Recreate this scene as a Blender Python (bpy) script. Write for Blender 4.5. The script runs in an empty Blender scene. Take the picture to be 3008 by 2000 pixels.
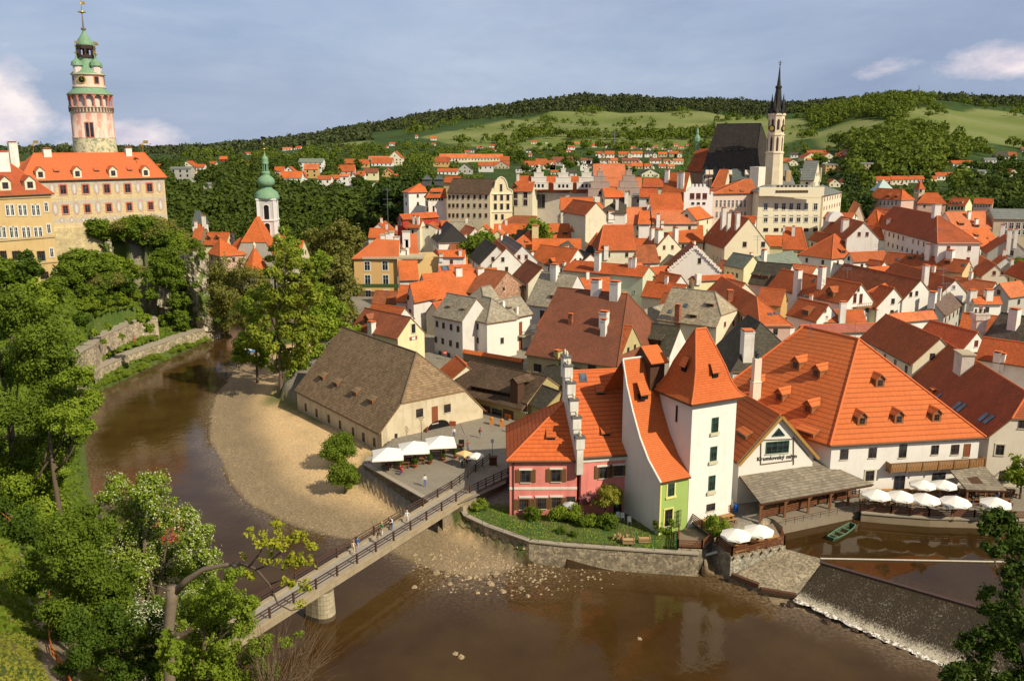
import bpy,math,random
import numpy as np
from mathutils import Vector,Matrix,noise
random.seed(7)
scn=bpy.context.scene
COL=scn.collection
PI=math.pi
R_=math.radians
FPX,PCX,PCY,PITCH,CAMH=2606.0,1504.0,1000.0,math.radians(12.5),50.0
cth,sth=math.cos(PITCH),math.sin(PITCH)
cam_d=bpy.data.cameras.new('camera')
cam=bpy.data.objects.new('camera',cam_d)
COL.objects.link(cam)
cam.location=(0,0,CAMH)
cam.rotation_euler=(math.pi/2-PITCH,0,0)
cam_d.sensor_width=36.0
cam_d.lens=36.0*FPX/3008.0
cam_d.clip_start=0.5
cam_d.clip_end=20000
scn.camera=cam
_fr=[0.0,0.0,1.0]
FRAMES=dict(n=(0,0,1.0),o=(0,0,1.27566),mid=(1400,350,.38259),right=(2208,350,.38259),lm=(700,350,.38259),ll=(0,400,.38259),tl=(0,0,.38259),barn=(800,850,.38259),lr=(0,900,.38259),pink=(1400,950,.44643),mill=(2108,900,.44643),bridge=(700,1300,.44643),weir=(1900,1450,.46969),bl=(0,1400,.42391))
def FR(n):_fr[:]=FRAMES[n]
def PX(p):return(_fr[0]+p[0]*_fr[2],_fr[1]+p[1]*_fr[2])
def ray(p):
 x,y=PX(p)
 u=(x-PCX)/FPX;v=-(y-PCY)/FPX
 return Vector((u,cth+v*sth,-sth+v*cth))
def G(p,z):
 d=ray(p);t=(z-CAMH)/d.z
 return Vector((d.x*t,d.y*t,z))
def D_(p,dist):
 d=ray(p);t=dist/d.y
 return Vector((d.x*t,d.y*t,CAMH+d.z*t))
CAM=Vector((0,0,CAMH))
def proj(P):
 d=Vector(P)-CAM
 zc=d.y*cth-d.z*sth;yc=d.y*sth+d.z*cth
 if zc<.1:return(-9999,-9999)
 return(PCX+FPX*d.x/zc,PCY-FPX*yc/zc)
def tag(o,label=None,cat=None,group=None,kind=None):
 if label:o['label']=label
 if cat:o['category']=cat
 if group:o['group']=group
 if kind:o['kind']=kind
 return o
def empty(name,loc,label=None,cat=None,group=None):
 o=bpy.data.objects.new(name,None)
 COL.objects.link(o);o.location=loc
 o.empty_display_size=0.5
 return tag(o,label,cat,group)
def wloc(o):
 v=Vector((0,0,0))
 while o is not None:
  v+=Vector(o.location);o=o.parent
 return v
def mesh_obj(name,me,parent=None,loc=None,rz=0,scale=None):
 o=bpy.data.objects.new(name,me)
 COL.objects.link(o)
 if parent is not None:o.parent=parent
 if loc is not None:o.location=loc
 if rz:o.rotation_euler=(0,0,rz)
 if scale is not None:o.scale=scale
 return o
def copy_tree(o,parent=None):
 c=o.copy();COL.objects.link(c);c.parent=parent
 for ch in list(o.children):copy_tree(ch,c)
 return c
class MB:
 def __init__(s):s.v=[];s.f=[];s.m=[];s.uv=[]
 def poly(s,pts,mi=0,uv=None):
  b=len(s.v);s.v.extend([tuple(p)for p in pts])
  s.f.append(tuple(range(b,b+len(pts))));s.m.append(mi)
  s.uv.append(uv if uv else[(0,0)]*len(pts))
 def obox(s,c,ax,ay,az,mi=0):
  c=Vector(c);ax=Vector(ax);ay=Vector(ay);az=Vector(az)
  P=[c+ax*i+ay*j+az*k for k in(-1,1)for j in(-1,1)for i in(-1,1)]
  if ax.cross(ay).dot(az)<0:P=[c+ax*i+ay*j+az*k for k in(1,-1)for j in(-1,1)for i in(-1,1)]
  for q in((0,2,3,1),(4,5,7,6),(0,1,5,4),(2,6,7,3),(0,4,6,2),(1,3,7,5)):
   a=(P[q[1]]-P[q[0]]).length;b=(P[q[3]]-P[q[0]]).length
   s.poly([P[i]for i in q],mi,[(0,0),(a,0),(a,b),(0,b)])
 def box(s,x,y,z0,sx,sy,sz,rz=0,mi=0):
  c,n=math.cos(rz),math.sin(rz)
  s.obox((x,y,z0+sz/2),(c*sx/2,n*sx/2,0),(-n*sy/2,c*sy/2,0),(0,0,sz/2),mi)
 def bar(s,a,b,w,h=None,mi=0):
  a=Vector(a);b=Vector(b);d=b-a
  if d.length<1e-5:return
  h=h or w
  side=d.cross(Vector((0,0,1)))
  if side.length<1e-4:side=Vector((1,0,0))
  side.normalize();up=side.cross(d).normalized()
  s.obox((a+b)/2,d/2,side*w/2,up*h/2,mi)
 def tube(s,pts,rad,n=6,mi=0,cap=True):
  pts=[Vector(p)for p in pts]
  if not hasattr(rad,'__len__'):rad=[rad]*len(pts)
  b0=len(s.v);ref=Vector((0.31,0.17,0.93))
  for i,p in enumerate(pts):
   d=pts[min(i+1,len(pts)-1)]-pts[max(i-1,0)]
   d.normalize()
   a=d.cross(ref)
   if a.length<.05:a=d.cross(Vector((1,0,0)))
   a.normalize();c=d.cross(a)
   for k in range(n):
    t=2*PI*k/n
    s.v.append(tuple(p+(a*math.cos(t)+c*math.sin(t))*rad[i]))
  L=0
  for i in range(len(pts)-1):
   for k in range(n):
    q=(b0+i*n+k,b0+i*n+(k+1)%n,b0+(i+1)*n+(k+1)%n,b0+(i+1)*n+k)
    s.f.append(q);s.m.append(mi)
    s.uv.append([(k,i),(k+1,i),(k+1,i+1),(k,i+1)])
  if cap:
   s.f.append(tuple(b0+k for k in range(n))[::-1]);s.m.append(mi);s.uv.append([(0,0)]*n)
   e=b0+(len(pts)-1)*n
   s.f.append(tuple(e+k for k in range(n)));s.m.append(mi);s.uv.append([(0,0)]*n)
 def lathe(s,c,prof,n=16,mi=0,rot=0,sq=1.0):
  b0=len(s.v)
  for(r,z)in prof:
   for k in range(n):
    t=2*PI*k/n+rot
    s.v.append((c[0]+r*math.cos(t),c[1]+r*math.sin(t)*sq,c[2]+z))
  for i in range(len(prof)-1):
   for k in range(n):
    s.f.append((b0+i*n+k,b0+i*n+(k+1)%n,b0+(i+1)*n+(k+1)%n,b0+(i+1)*n+k))
    s.m.append(mi)
    R0=prof[i][0]
    s.uv.append([(R0*k*2*PI/n,prof[i][1]),(R0*(k+1)*2*PI/n,prof[i][1]),(R0*(k+1)*2*PI/n,prof[i+1][1]),(R0*k*2*PI/n,prof[i+1][1])])
 def mesh(s,name,mats,org=None,smooth=False,merge=False):
  me=bpy.data.meshes.new(name)
  v=s.v
  if org is not None:
   ox,oy,oz=org
   v=[(a-ox,b-oy,c-oz)for a,b,c in v]
  me.from_pydata(v,[],s.f)
  if not isinstance(mats,(list,tuple)):mats=[mats]
  for m in mats:me.materials.append(m)
  me.polygons.foreach_set('material_index',s.m)
  ul=me.uv_layers.new(name='UVMap')
  flat=[c for f in s.uv for p in f for c in p]
  ul.data.foreach_set('uv',flat)
  if smooth:me.polygons.foreach_set('use_smooth',[True]*len(s.f))
  me.update()
  return me
 def build(s,name,mats,parent=None,smooth=False):
  org=wloc(parent)if parent is not None else None
  return mesh_obj(name,s.mesh(name,mats,org,smooth),parent)
 def build_at(s,name,mats,loc,smooth=False):
  return mesh_obj(name,s.mesh(name,mats,loc,smooth),None,loc)
class NT:
 def __init__(s,name):
  s.m=bpy.data.materials.new(name);s.m.use_nodes=True
  s.t=s.m.node_tree;s.n=s.t.nodes
  s.b=s.n['Principled BSDF'];s.out=s.n['Material Output']
  s.b.inputs['Specular IOR Level'].default_value=0.25
  s.b.inputs['Roughness'].default_value=0.85
 def N(s,typ,**k):
  o=s.n.new(typ)
  for a,b in k.items():setattr(o,a,b)
  return o
 def L(s,a,b):s.t.links.new(a,b)
 def val(s,sock,v):
  if hasattr(v,'is_output')or isinstance(v,bpy.types.NodeSocket):s.L(v,sock)
  else:sock.default_value=v
 def math(s,op,a,b=0.0,c=None):
  o=s.N('ShaderNodeMath',operation=op)
  s.val(o.inputs[0],a);s.val(o.inputs[1],b)
  if c is not None:s.val(o.inputs[2],c)
  return o.outputs[0]
 def mix(s,f,a,b,bt='MIX'):
  o=s.N('ShaderNodeMix',data_type='RGBA',blend_type=bt)
  s.val(o.inputs[0],f)
  for i,q in((6,a),(7,b)):
   if isinstance(q,(tuple,list)):q=tuple(q)+(1,)if len(q)==3 else q
   s.val(o.inputs[i],q)
  return o.outputs[2]
 def noise(s,vec,scale,detail=3,rough=.55,out=0,dist=0.0):
  o=s.N('ShaderNodeTexNoise')
  if vec is not None:s.L(vec,o.inputs['Vector'])
  o.inputs['Scale'].default_value=scale;o.inputs['Detail'].default_value=detail
  o.inputs['Roughness'].default_value=rough;o.inputs['Distortion'].default_value=dist
  return o.outputs[out]
 def ramp(s,f,stops,interp='LINEAR'):
  o=s.N('ShaderNodeValToRGB');s.L(f,o.inputs[0])
  o.color_ramp.interpolation=interp
  el=o.color_ramp.elements
  while len(el)<len(stops):el.new(0.5)
  for e,(p,c)in zip(el,stops):
   e.position=p;e.color=(c,c,c,1)if not hasattr(c,'__len__')else tuple(c)+(1,)
  return o.outputs[0]
 def mapping(s,vec,scale=(1,1,1),rot=(0,0,0)):
  o=s.N('ShaderNodeMapping');s.L(vec,o.inputs[0])
  o.inputs['Scale'].default_value=scale;o.inputs['Rotation'].default_value=rot
  return o.outputs[0]
 def obj(s):return s.N('ShaderNodeTexCoord').outputs['Object']
 def uv(s):return s.N('ShaderNodeTexCoord').outputs['UV']
 def pos(s):return s.N('ShaderNodeNewGeometry').outputs['Position']
 def rnd(s):return s.N('ShaderNodeObjectInfo').outputs['Random']
 def bump(s,h,strength=.3,dist=.05):
  o=s.N('ShaderNodeBump');s.L(h,o.inputs['Height'])
  o.inputs['Strength'].default_value=strength;o.inputs['Distance'].default_value=dist
  s.L(o.outputs[0],s.b.inputs['Normal'])
 def base(s,c):s.val(s.b.inputs['Base Color'],tuple(c)+(1,)if isinstance(c,(tuple,list))and len(c)==3 else c)
_mc={}
def cached(fn):
 def w(*a,**k):
  key=(fn.__name__,a,tuple(sorted(k.items())))
  if key not in _mc:_mc[key]=fn(*a,**k)
  return _mc[key]
 return w
def sc(c,k):return tuple(min(1,x*k)for x in c)
@cached
def tile(c,row=.36,var=.42,moss=0.0,name='roof_tiles',blotch=.62):
 t=NT(name);uv=t.uv();p=t.pos();r=t.rnd()
 sp=t.N('ShaderNodeSeparateXYZ');t.L(uv,sp.inputs[0])
 fv=t.math('FRACT',t.math('DIVIDE',sp.outputs[1],row))
 br=t.N('ShaderNodeTexBrick');t.L(uv,br.inputs['Vector'])
 br.offset=.5;br.inputs['Scale'].default_value=1.0
 br.inputs['Brick Width'].default_value=.22;br.inputs['Row Height'].default_value=row
 br.inputs['Mortar Size'].default_value=0.0
 br.inputs['Color1'].default_value=(0,0,0,1);br.inputs['Color2'].default_value=(1,1,1,1)
 n1=t.noise(p,.22,4,.65);n2=t.noise(p,2.2,3)
 mixv=t.math('ADD',t.math('MULTIPLY',n2,.5),t.math('MULTIPLY',br.outputs['Color'],.5))
 cc=t.mix(mixv,sc(c,1-var),sc(c,1+var))
 dk=(c[0]*.5,c[1]*.56,c[2]*.5)
 cc=t.mix(t.math('MULTIPLY',t.ramp(n1,[(.42,0),(.68,1)]),blotch),cc,dk)
 if moss:cc=t.mix(t.math('MULTIPLY',t.ramp(t.noise(p,.8,6,.7),[(.5,0),(.62,1)]),moss),cc,(.05,.045,.022))
 cc=t.mix(t.math('MULTIPLY',r,.4),cc,(c[0]*.78,c[1]*.95,c[2]*1.3))
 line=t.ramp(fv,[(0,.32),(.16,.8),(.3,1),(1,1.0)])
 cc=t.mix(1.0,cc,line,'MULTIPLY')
 t.base(cc);t.b.inputs['Roughness'].default_value=.8
 t.bump(t.math('ADD',fv,t.math('MULTIPLY',br.outputs['Color'],.35)),.55,.05)
 return t.m
@cached
def shingle(c,row=.3,var=.45,moss=.0,name='roof_shingles'):
 t=NT(name);uv=t.uv();p=t.pos()
 br=t.N('ShaderNodeTexBrick');t.L(uv,br.inputs['Vector'])
 br.offset=.37;br.inputs['Scale'].default_value=1
 br.inputs['Brick Width'].default_value=.45;br.inputs['Row Height'].default_value=row
 br.inputs['Mortar Size'].default_value=0.0;br.inputs['Bias'].default_value=0
 br.inputs['Color1'].default_value=(0,0,0,1);br.inputs['Color2'].default_value=(1,1,1,1)
 sp=t.N('ShaderNodeSeparateXYZ');t.L(uv,sp.inputs[0])
 fv=t.math('FRACT',t.math('DIVIDE',sp.outputs[1],row))
 n1=t.noise(p,.35,5,.6);n2=t.noise(p,5,2)
 cc=t.mix(t.math('ADD',t.math('MULTIPLY',br.outputs['Color'],.6),t.math('MULTIPLY',n2,.4)),sc(c,1-var),sc(c,1+var))
 cc=t.mix(t.math('MULTIPLY',t.ramp(n1,[(.4,0),(.7,1)]),.4),cc,sc(c,.5))
 if moss:cc=t.mix(t.math('MULTIPLY',t.ramp(t.noise(p,.25,5),[(.45,0),(.6,1)]),moss),cc,(.06,.065,.025))
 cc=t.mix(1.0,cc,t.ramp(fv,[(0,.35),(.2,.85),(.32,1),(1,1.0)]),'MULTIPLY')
 t.base(cc);t.bump(t.math('ADD',fv,t.math('MULTIPLY',br.outputs['Color'],.5)),.6,.05)
 return t.m
@cached
def plaster(c,dirt=.35,name='plaster'):
 t=NT(name);p=t.pos();o=t.obj()
 n=t.noise(p,.5,5,.6);n2=t.noise(p,6,3)
 st=t.noise(t.mapping(p,(1.3,1.3,.12)),1.0,4,.6)
 cc=t.mix(n2,sc(c,.93),sc(c,1.04))
 cc=t.mix(t.math('MULTIPLY',t.ramp(n,[(.45,0),(.75,1)]),dirt),cc,(c[0]*.62,c[1]*.56,c[2]*.48))
 cc=t.mix(t.math('MULTIPLY',t.ramp(st,[(.52,0),(.72,1)]),dirt),cc,(c[0]*.6,c[1]*.55,c[2]*.5))
 sp=t.N('ShaderNodeSeparateXYZ');t.L(o,sp.inputs[0])
 low=t.ramp(t.math('DIVIDE',sp.outputs[2],1.6),[(0,1),(1,0)])
 cc=t.mix(t.math('MULTIPLY',low,dirt*.9),cc,(c[0]*.5,c[1]*.45,c[2]*.4))
 t.base(cc);t.bump(n2,.15,.02)
 return t.m
@cached
def flat(c,rough=.8,var=.15,name='paint',metal=0.0,sc_=3.0):
 t=NT(name);p=t.pos()
 n=t.noise(p,sc_,3)
 t.base(t.mix(n,sc(c,1-var),sc(c,1+var)))
 t.b.inputs['Roughness'].default_value=rough;t.b.inputs['Metallic'].default_value=metal
 return t.m
@cached
def wood(c,name='wood',sc_=4.0):
 t=NT(name);p=t.obj()
 n=t.noise(t.mapping(p,(1,1,1)),sc_,4,.6);n2=t.noise(p,14,2)
 t.base(t.mix(t.math('ADD',t.math('MULTIPLY',n,.6),t.math('MULTIPLY',n2,.4)),sc(c,.5),sc(c,1.5)))
 t.b.inputs['Roughness'].default_value=.75;t.bump(n2,.2,.02)
 return t.m
@cached
def stonewall(c,bw=.7,rh=.35,mort=(.12,.10,.075),name='stone_wall',mixv=.45):
 t=NT(name);uv=t.uv();p=t.pos()
 d=t.N('ShaderNodeMapping');t.L(uv,d.inputs[0])
 nz=t.noise(p,1.4,2,.5,out=1)
 dv=t.N('ShaderNodeMix',data_type='RGBA');dv.inputs[0].default_value=.16
 t.L(uv,dv.inputs[6]);t.L(nz,dv.inputs[7])
 vor=t.N('ShaderNodeTexVoronoi',feature='DISTANCE_TO_EDGE');t.L(dv.outputs[2],vor.inputs['Vector']);vor.inputs['Scale'].default_value=2/bw
 vor2=t.N('ShaderNodeTexVoronoi');t.L(dv.outputs[2],vor2 .inputs['Vector']);vor2 .inputs['Scale'].default_value=2/bw
 e=t.ramp(vor.outputs[0],[(.0,.25),(.06,1)])
 hs=t.N('ShaderNodeSeparateColor');t.L(vor2 .outputs['Color'],hs.inputs[0])
 n=t.noise(p,.5,5,.6)
 cc=t.mix(hs.outputs[0],sc(c,1-mixv),sc(c,1+mixv))
 cc=t.mix(t.math('MULTIPLY',t.ramp(n,[(.4,0),(.7,1)]),.5),cc,sc(c,.4))
 cc=t.mix(e,mort,cc)
 t.base(cc);t.bump(t.math('ADD',e,t.math('MULTIPLY',t.noise(p,6,3),.4)),.6,.06)
 return t.m
@cached
def glass(c=(.012,.014,.016)):
 t=NT('window_glass');p=t.pos()
 n=t.noise(p,.9,1)
 t.base(t.mix(t.ramp(n,[(.4,0),(.6,1)]),c,(c[0]*2.2,c[1]*2.4,c[2]*3)))
 t.b.inputs['Roughness'].default_value=.12;t.b.inputs['Specular IOR Level'].default_value=.5
 return t.m
@cached
def leaf(c,c2,name='foliage',trans=.3,hue=.0):
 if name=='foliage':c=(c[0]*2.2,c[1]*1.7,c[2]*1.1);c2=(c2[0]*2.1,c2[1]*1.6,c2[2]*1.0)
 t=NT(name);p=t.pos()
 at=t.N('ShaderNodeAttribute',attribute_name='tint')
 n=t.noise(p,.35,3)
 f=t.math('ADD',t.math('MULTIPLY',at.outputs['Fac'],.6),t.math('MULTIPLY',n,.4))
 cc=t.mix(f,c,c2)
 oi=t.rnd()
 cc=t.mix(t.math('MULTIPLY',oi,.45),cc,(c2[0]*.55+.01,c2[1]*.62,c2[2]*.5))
 t.base(cc);t.b.inputs['Roughness'].default_value=.65;t.b.inputs['Specular IOR Level'].default_value=.15
 tr=t.N('ShaderNodeBsdfTranslucent');t.L(t.mix(1,cc,(1.3,1.25,.6),'MULTIPLY'),tr.inputs[0])
 ms=t.N('ShaderNodeMixShader');ms.inputs[0].default_value=trans
 t.L(t.b.outputs[0],ms.inputs[1]);t.L(tr.outputs[0],ms.inputs[2]);t.L(ms.outputs[0],t.out.inputs[0])
 return t.m
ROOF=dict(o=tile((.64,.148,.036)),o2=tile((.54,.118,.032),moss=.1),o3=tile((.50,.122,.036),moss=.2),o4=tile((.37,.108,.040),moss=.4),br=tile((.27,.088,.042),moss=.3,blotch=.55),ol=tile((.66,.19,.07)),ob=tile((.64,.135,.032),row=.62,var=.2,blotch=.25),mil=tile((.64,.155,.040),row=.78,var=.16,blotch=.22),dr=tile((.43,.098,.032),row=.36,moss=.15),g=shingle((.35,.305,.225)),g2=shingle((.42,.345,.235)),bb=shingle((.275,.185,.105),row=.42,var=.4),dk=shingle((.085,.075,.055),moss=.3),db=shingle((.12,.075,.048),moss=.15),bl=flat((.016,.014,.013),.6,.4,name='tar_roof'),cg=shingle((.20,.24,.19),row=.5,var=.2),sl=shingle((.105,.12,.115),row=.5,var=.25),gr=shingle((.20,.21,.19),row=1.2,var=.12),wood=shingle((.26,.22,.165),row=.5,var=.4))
ROOFCAP=flat((.66,.17,.055),name='ridge_tiles')
CAPD=dict(g=flat((.22,.2,.17)),g2=flat((.30,.26,.2)),bb=flat((.17,.12,.075)),dk=flat((.07,.06,.05)),db=flat((.09,.055,.035)),bl=flat((.03,.03,.03)),cg=flat((.24,.32,.25)),sl=flat((.12,.13,.13)),gr=flat((.22,.23,.21)),wood=flat((.18,.16,.13)),br=flat((.22,.08,.04)),o4=flat((.42,.1,.04)))
WALL=dict(w=(.80,.77,.70),w2=(.68,.66,.62),cr=(.74,.68,.50),ye=(.72,.58,.30),yl=(.76,.70,.42),oc=(.60,.38,.155),pk=(.82,.27,.235),gn=(.36,.50,.145),pg=(.60,.66,.47),tan=(.50,.42,.29),st=(.42,.36,.26),br=(.32,.2,.12),pb=(.62,.42,.34),bar=(.64,.55,.39),gy=(.45,.43,.38),rd=(.42,.05,.03),gold=(.62,.42,.16))
def WM(k,dirt=.3):return plaster(WALL[k],dirt)
M_GUT=flat((.10,.055,.03),.5,name='gutter')
M_FRW=flat((.75,.74,.70),.5,name='window_frame_white')
M_FRB=flat((.10,.055,.03),.6,name='window_frame_brown')
M_FRG=flat((.05,.12,.07),.5,name='window_frame_green')
M_FRR=flat((.35,.09,.045),.6,name='window_frame_red')
M_GL=glass()
M_CHW=plaster((.80,.77,.70),.5,name='chimney_plaster')
M_CHB=stonewall((.42,.14,.07),.25,.1,name='chimney_brick')
M_DKW=wood((.085,.042,.025),'dark_wood')
M_MDW=wood((.22,.10,.045),'brown_wood')
M_OLW=wood((.26,.16,.085),'old_wood')
M_BLK=flat((.01,.009,.008),.9,name='dark_opening')
M_SILL=flat((.62,.58,.46),.8,name='stone_sill')
M_STEEL=flat((.25,.25,.25),.4,name='steel',metal=.6)
_win_c={}
def win_mesh(w,h,kind):
 """frame mesh (ring + bars + sill) and pane mesh in the local plane x (right), z (up), -y out of the wall"""
 key=(round(w,2),round(h,2),kind)
 if key in _win_c:return _win_c[key]
 fm={'w':M_FRW,'b':M_FRB,'g':M_FRG,'r':M_FRR,'k':M_FRB,'s':M_FRW,'d':M_MDW}[kind[0]]
 m=MB();t=min(.09,w*.1)
 if kind[0]=='k':t=.05
 d=.07
 m.box(0,-d/2,h/2-t,w,d,t);m.box(0,-d/2,-h/2,w,d,t)
 for s in(-1,1):m.box(s*(w/2-t/2),-d/2,-h/2+t,t,d,h-2*t)
 if w>.55:m.box(0,-d/2+.012,-h/2+t,.06,d-.03,h-2*t)
 if h>.8:m.box(0,-d/2+.02,h*.14,w-2*t,d-.05,.05)
 if 'm' in kind:
  for q in(-.25,.25):
   m.box(q*w,-d/2+.02,-h/2+t,.035,d-.05,h-2*t)
   m.box(0,-d/2+.022,q*h,w-2*t,d-.055,.035)
 if 't' in kind:
  m.box(0,-.045,h/2+.0,w+.36,.09,.2,mi=1);m.box(0,-.06,-h/2-.14,w+.3,.12,.14,mi=1)
  for s in(-1,1):m.box(s*(w/2+.09),-.03,-h/2,.18,.06,h,mi=1)
 elif kind[0]!='s':m.box(0,-.07,-h/2-.09,w+.16,.14,.09,mi=1)
 if 'R' in kind:
  for s in(-1,1):m.box(s*(w/2+.14),-.03,-h/2-.25,.28,.06,h+.5,mi=3)
  m.box(0,-.032,h/2,w,.06,.3,mi=3);m.box(0,-.032,-h/2-.3,w,.06,.3,mi=3)
 if 'H' in kind:
  for s in(-1,1):
   m.box(s*(w/2+w*.26+.05),-.05,-h/2,w*.5,.05,h,mi=2)
   for q in range(5):m.box(s*(w/2+w*.26+.05),-.085,-h/2+.1+q*h*.19,w*.4,.025,.06,mi=2)
 f=m.mesh('window',[fm,M_SILL,wood((.16,.085,.035),'shutter_wood'),flat((.50,.17,.10),name='red_stone')])
 p=MB();p.poly([(-w/2+t,-.02,-h/2+t),(w/2-t,-.02,-h/2+t),(w/2-t,-.02,h/2-t),(-w/2+t,-.02,h/2-t)])
 g=p.mesh('pane',M_GL if kind[0]!='d' else wood((.25,.07,.03),'door_wood'))
 _win_c[key]=(f,g)
 return f,g
def ray_poly(o,d,pts):
 n=Vector((0,0,0))
 for i in range(len(pts)):
  a,b=pts[i],pts[(i+1)%len(pts)]
  n+=Vector(((a.y-b.y)*(a.z+b.z),(a.z-b.z)*(a.x+b.x),(a.x-b.x)*(a.y+b.y)))
 if n.length<1e-6:return None
 n.normalize();dn=d.dot(n)
 if abs(dn)<1e-6:return None
 t=(pts[0]-o).dot(n)/dn
 if t<=0:return None
 p=o+d*t
 for i in range(len(pts)):
  a,b=pts[i],pts[(i+1)%len(pts)]
  if(b-a).cross(p-a).dot(n)<-1e-4*(b-a).length:return None
 return t,p,(n if dn<0 else-n)
HOUSES=[]
class House:
 def __init__(s,name,label,cat='house',group=None,e0=None,e1=None,r0=None,r1=None,ze=12,sl=45,zg=None,roof='o',wall='w',ends=None,W=None,world=None,rise=None,ov=.4,go=.15,dirt=.3,t=.2,capw=.12,back=True,rise2=None,bend=None,roofmat=None,wallmat=None,side=None):
  tn=math.tan(R_(sl))
  if world is None:
   E0=G(e0,ze);E1=G(e1,ze)
   u=(E1-E0);L=u.length;u.normalize()
   best=None
   for sg in(1,-1):
    n=Vector((-u.y,u.x,0))*sg
    N=Vector((-n.x*tn,-n.y*tn,1)).normalized()
    res=[]
    for r in(r0,r1):
     if r is None:continue
     d=ray(r);dn=d.dot(N)
     if abs(dn)<1e-5:continue
     tt=(E0-CAM).dot(N)/dn;P=CAM+d*tt
     res.append(((P-E0).dot(u),(P-E0).dot(n),tt))
    if side is not None:
     if side==sg:best=(0,n,res)
     continue
    if not res:best=(0,n,res);continue
    b=sum(q[1]for q in res)/len(res)
    vis=N.dot(CAM-E0)
    if b>0.3 and min(q[2]for q in res)>0 and vis>0:
     score=-b
     if best is None or score>best[0]:best=(score,n,res)
   if best is None:
    print('HOUSE FAIL',label);n=Vector((-u.y,u.x,0));n=n if n.y>0 else-n;res=[(0,4,1),(L,4,1)]
   else:_,n,res=best
   bb=sum(q[1]for q in res)/max(1,len(res))if res else 4
   if W:bb=W/2
   a0=res[0][0]if res else 0;a1=res[-1][0]if res else L
   i0=max(0,a0);i1=max(0,L-a1)
   if bb>25:print('WIDE',label,bb)
  else:
   E0,u,L,Wd=world
   E0=Vector(E0);u=Vector((u[0],u[1],0)).normalized();n=Vector((-u.y,u.x,0))
   bb=Wd/2;i0=i1=0
   E0 .z=ze
  ends=ends or[None,None]
  f=[0,0];ii=[i0,i1]
  for k in(0,1):
   e=ends[k]
   if e is None:e='g' if ii[k]<1.0 else 'h'
   if e=='g':f[k]=1.0;ii[k]=0
   elif e=='h':f[k]=0;ii[k]=max(ii[k],.5)if world is None else(ii[k]or bb)
   elif isinstance(e,(int,float)):f[k]=0;ii[k]=e
   else:f[k]=e[0];ii[k]=e[1]
  if ii[0]+ii[1]>L*.98:
   q=L*.98/(ii[0]+ii[1]);ii[0]*=q;ii[1]*=q
  W=2*bb;H=rise if rise is not None else bb*tn
  s.tn=H/bb;s.u,s.n,s.L,s.W,s.H,s.ze=u,n,L,W,H,ze
  s.E0=Vector(E0)
  cen=s.E0+u*L/2+n*bb
  if zg is None:zg=town_h(cen.x,cen.y)
  s.zg=zg;s.f=f;s.ii=ii;s.cen=cen
  s.root=empty(name,(cen.x,cen.y,zg),label,cat,group)
  s.roofk=roof
  rm=roofmat or ROOF[roof];wm=wallmat or WM(wall,dirt)
  s.wm=wm;s.rm=rm
  X=lambda a,b,z:s.E0+u*a+n*b+Vector((0,0,z-ze))
  s.X=X
  h=H
  def zz(b):return ze+min(b,W-b)*s.tn
  P={}
  tops=[]
  i0,i1=ii
  sl_len=math.sqrt(bb*bb+H*H)/bb
  A=[]
  for(bs,sgn)in((0,1),(W,-1)):
   pts=[(0,0),(L,0)]
   if 0<f[1]<1:pts.append((L,f[1]*bb))
   elif f[1]==1:pts.append((L,bb))
   if f[1]<1:pts.append((L-i1,bb))
   if f[0]<1:pts.append((i0,bb))
   if f[0]==1:pts.append((0,bb))
   elif f[0]>0:pts.append((0,f[0]*bb))
   P3=[X(a,bs+sgn*b,ze+b*s.tn)for a,b in pts]
   if bend and bs in(0,W):
    pass
   uv=[(a,b*sl_len)for a,b in pts]
   if sgn<0:P3=P3[::-1];uv=uv[::-1]
   tops.append((P3,uv))
  for k in(0,1):
   if f[k]<1:
    a_e=0 if k==0 else L;a_r=i0 if k==0 else L-i1
    hl=math.sqrt(ii[k]**2+((1-f[k])*H)**2)
    tri=[X(a_e,W-f[k]*bb,ze+f[k]*H),X(a_e,f[k]*bb,ze+f[k]*H),X(a_r,bb,ze+H)]
    uv=[(W-f[k]*bb,0),(f[k]*bb,0),(bb,hl)]
    if k==1:tri=[tri[1],tri[0],tri[2]];uv=[uv[1],uv[0],uv[2]]
    tops.append((tri,uv))
  m=MB()
  flip=u.cross(n).z<0
  for P3,uv in tops:
   if flip:P3=P3[::-1];uv=uv[::-1]
   m.poly(P3,0,uv)
   lo=[p-Vector((0,0,t))for p in P3]
   m.poly(lo[::-1],2)
   for i in range(len(P3)):
    a,b=P3[i],P3[(i+1)%len(P3)]
    mid=(a+b)/2;q=mid-s.E0;qa,qb=q.dot(u),q.dot(n)
    if min(abs(qa),abs(qa-L),abs(qb),abs(qb-W))<.01:
     m.poly([a-Vector((0,0,t)),b-Vector((0,0,t)),b,a],2)
  s.tops=[P3 for P3,uv in tops]
  cr=capw
  ra,rb=X(i0,bb,ze+H+.02),X(L-i1,bb,ze+H+.02)
  if(rb-ra).length>.3:m.tube([ra,rb],cr,6,1)
  for k in(0,1):
   if f[k]<1:
    r=ra if k==0 else rb;ae=0 if k==0 else L
    for b in(f[k]*bb,W-f[k]*bb):m.tube([X(ae,b,zz(b)+.02),r],cr,6,1)
  for b in((-.07),(W+.07)):
   m.tube([X(0,b,ze-t*.6),X(L,b,ze-t*.6)],.07,5,3)
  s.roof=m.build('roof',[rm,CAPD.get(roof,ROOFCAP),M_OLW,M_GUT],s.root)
  m=MB()
  g=[go if f[k]>0 else ov for k in(0,1)]
  a0,a1=g[0],L-g[1];b0,b1=ov,W-ov
  zt=ze+ov*s.tn-t-.02
  s.walls=[]
  zb=zg-1.5
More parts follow.
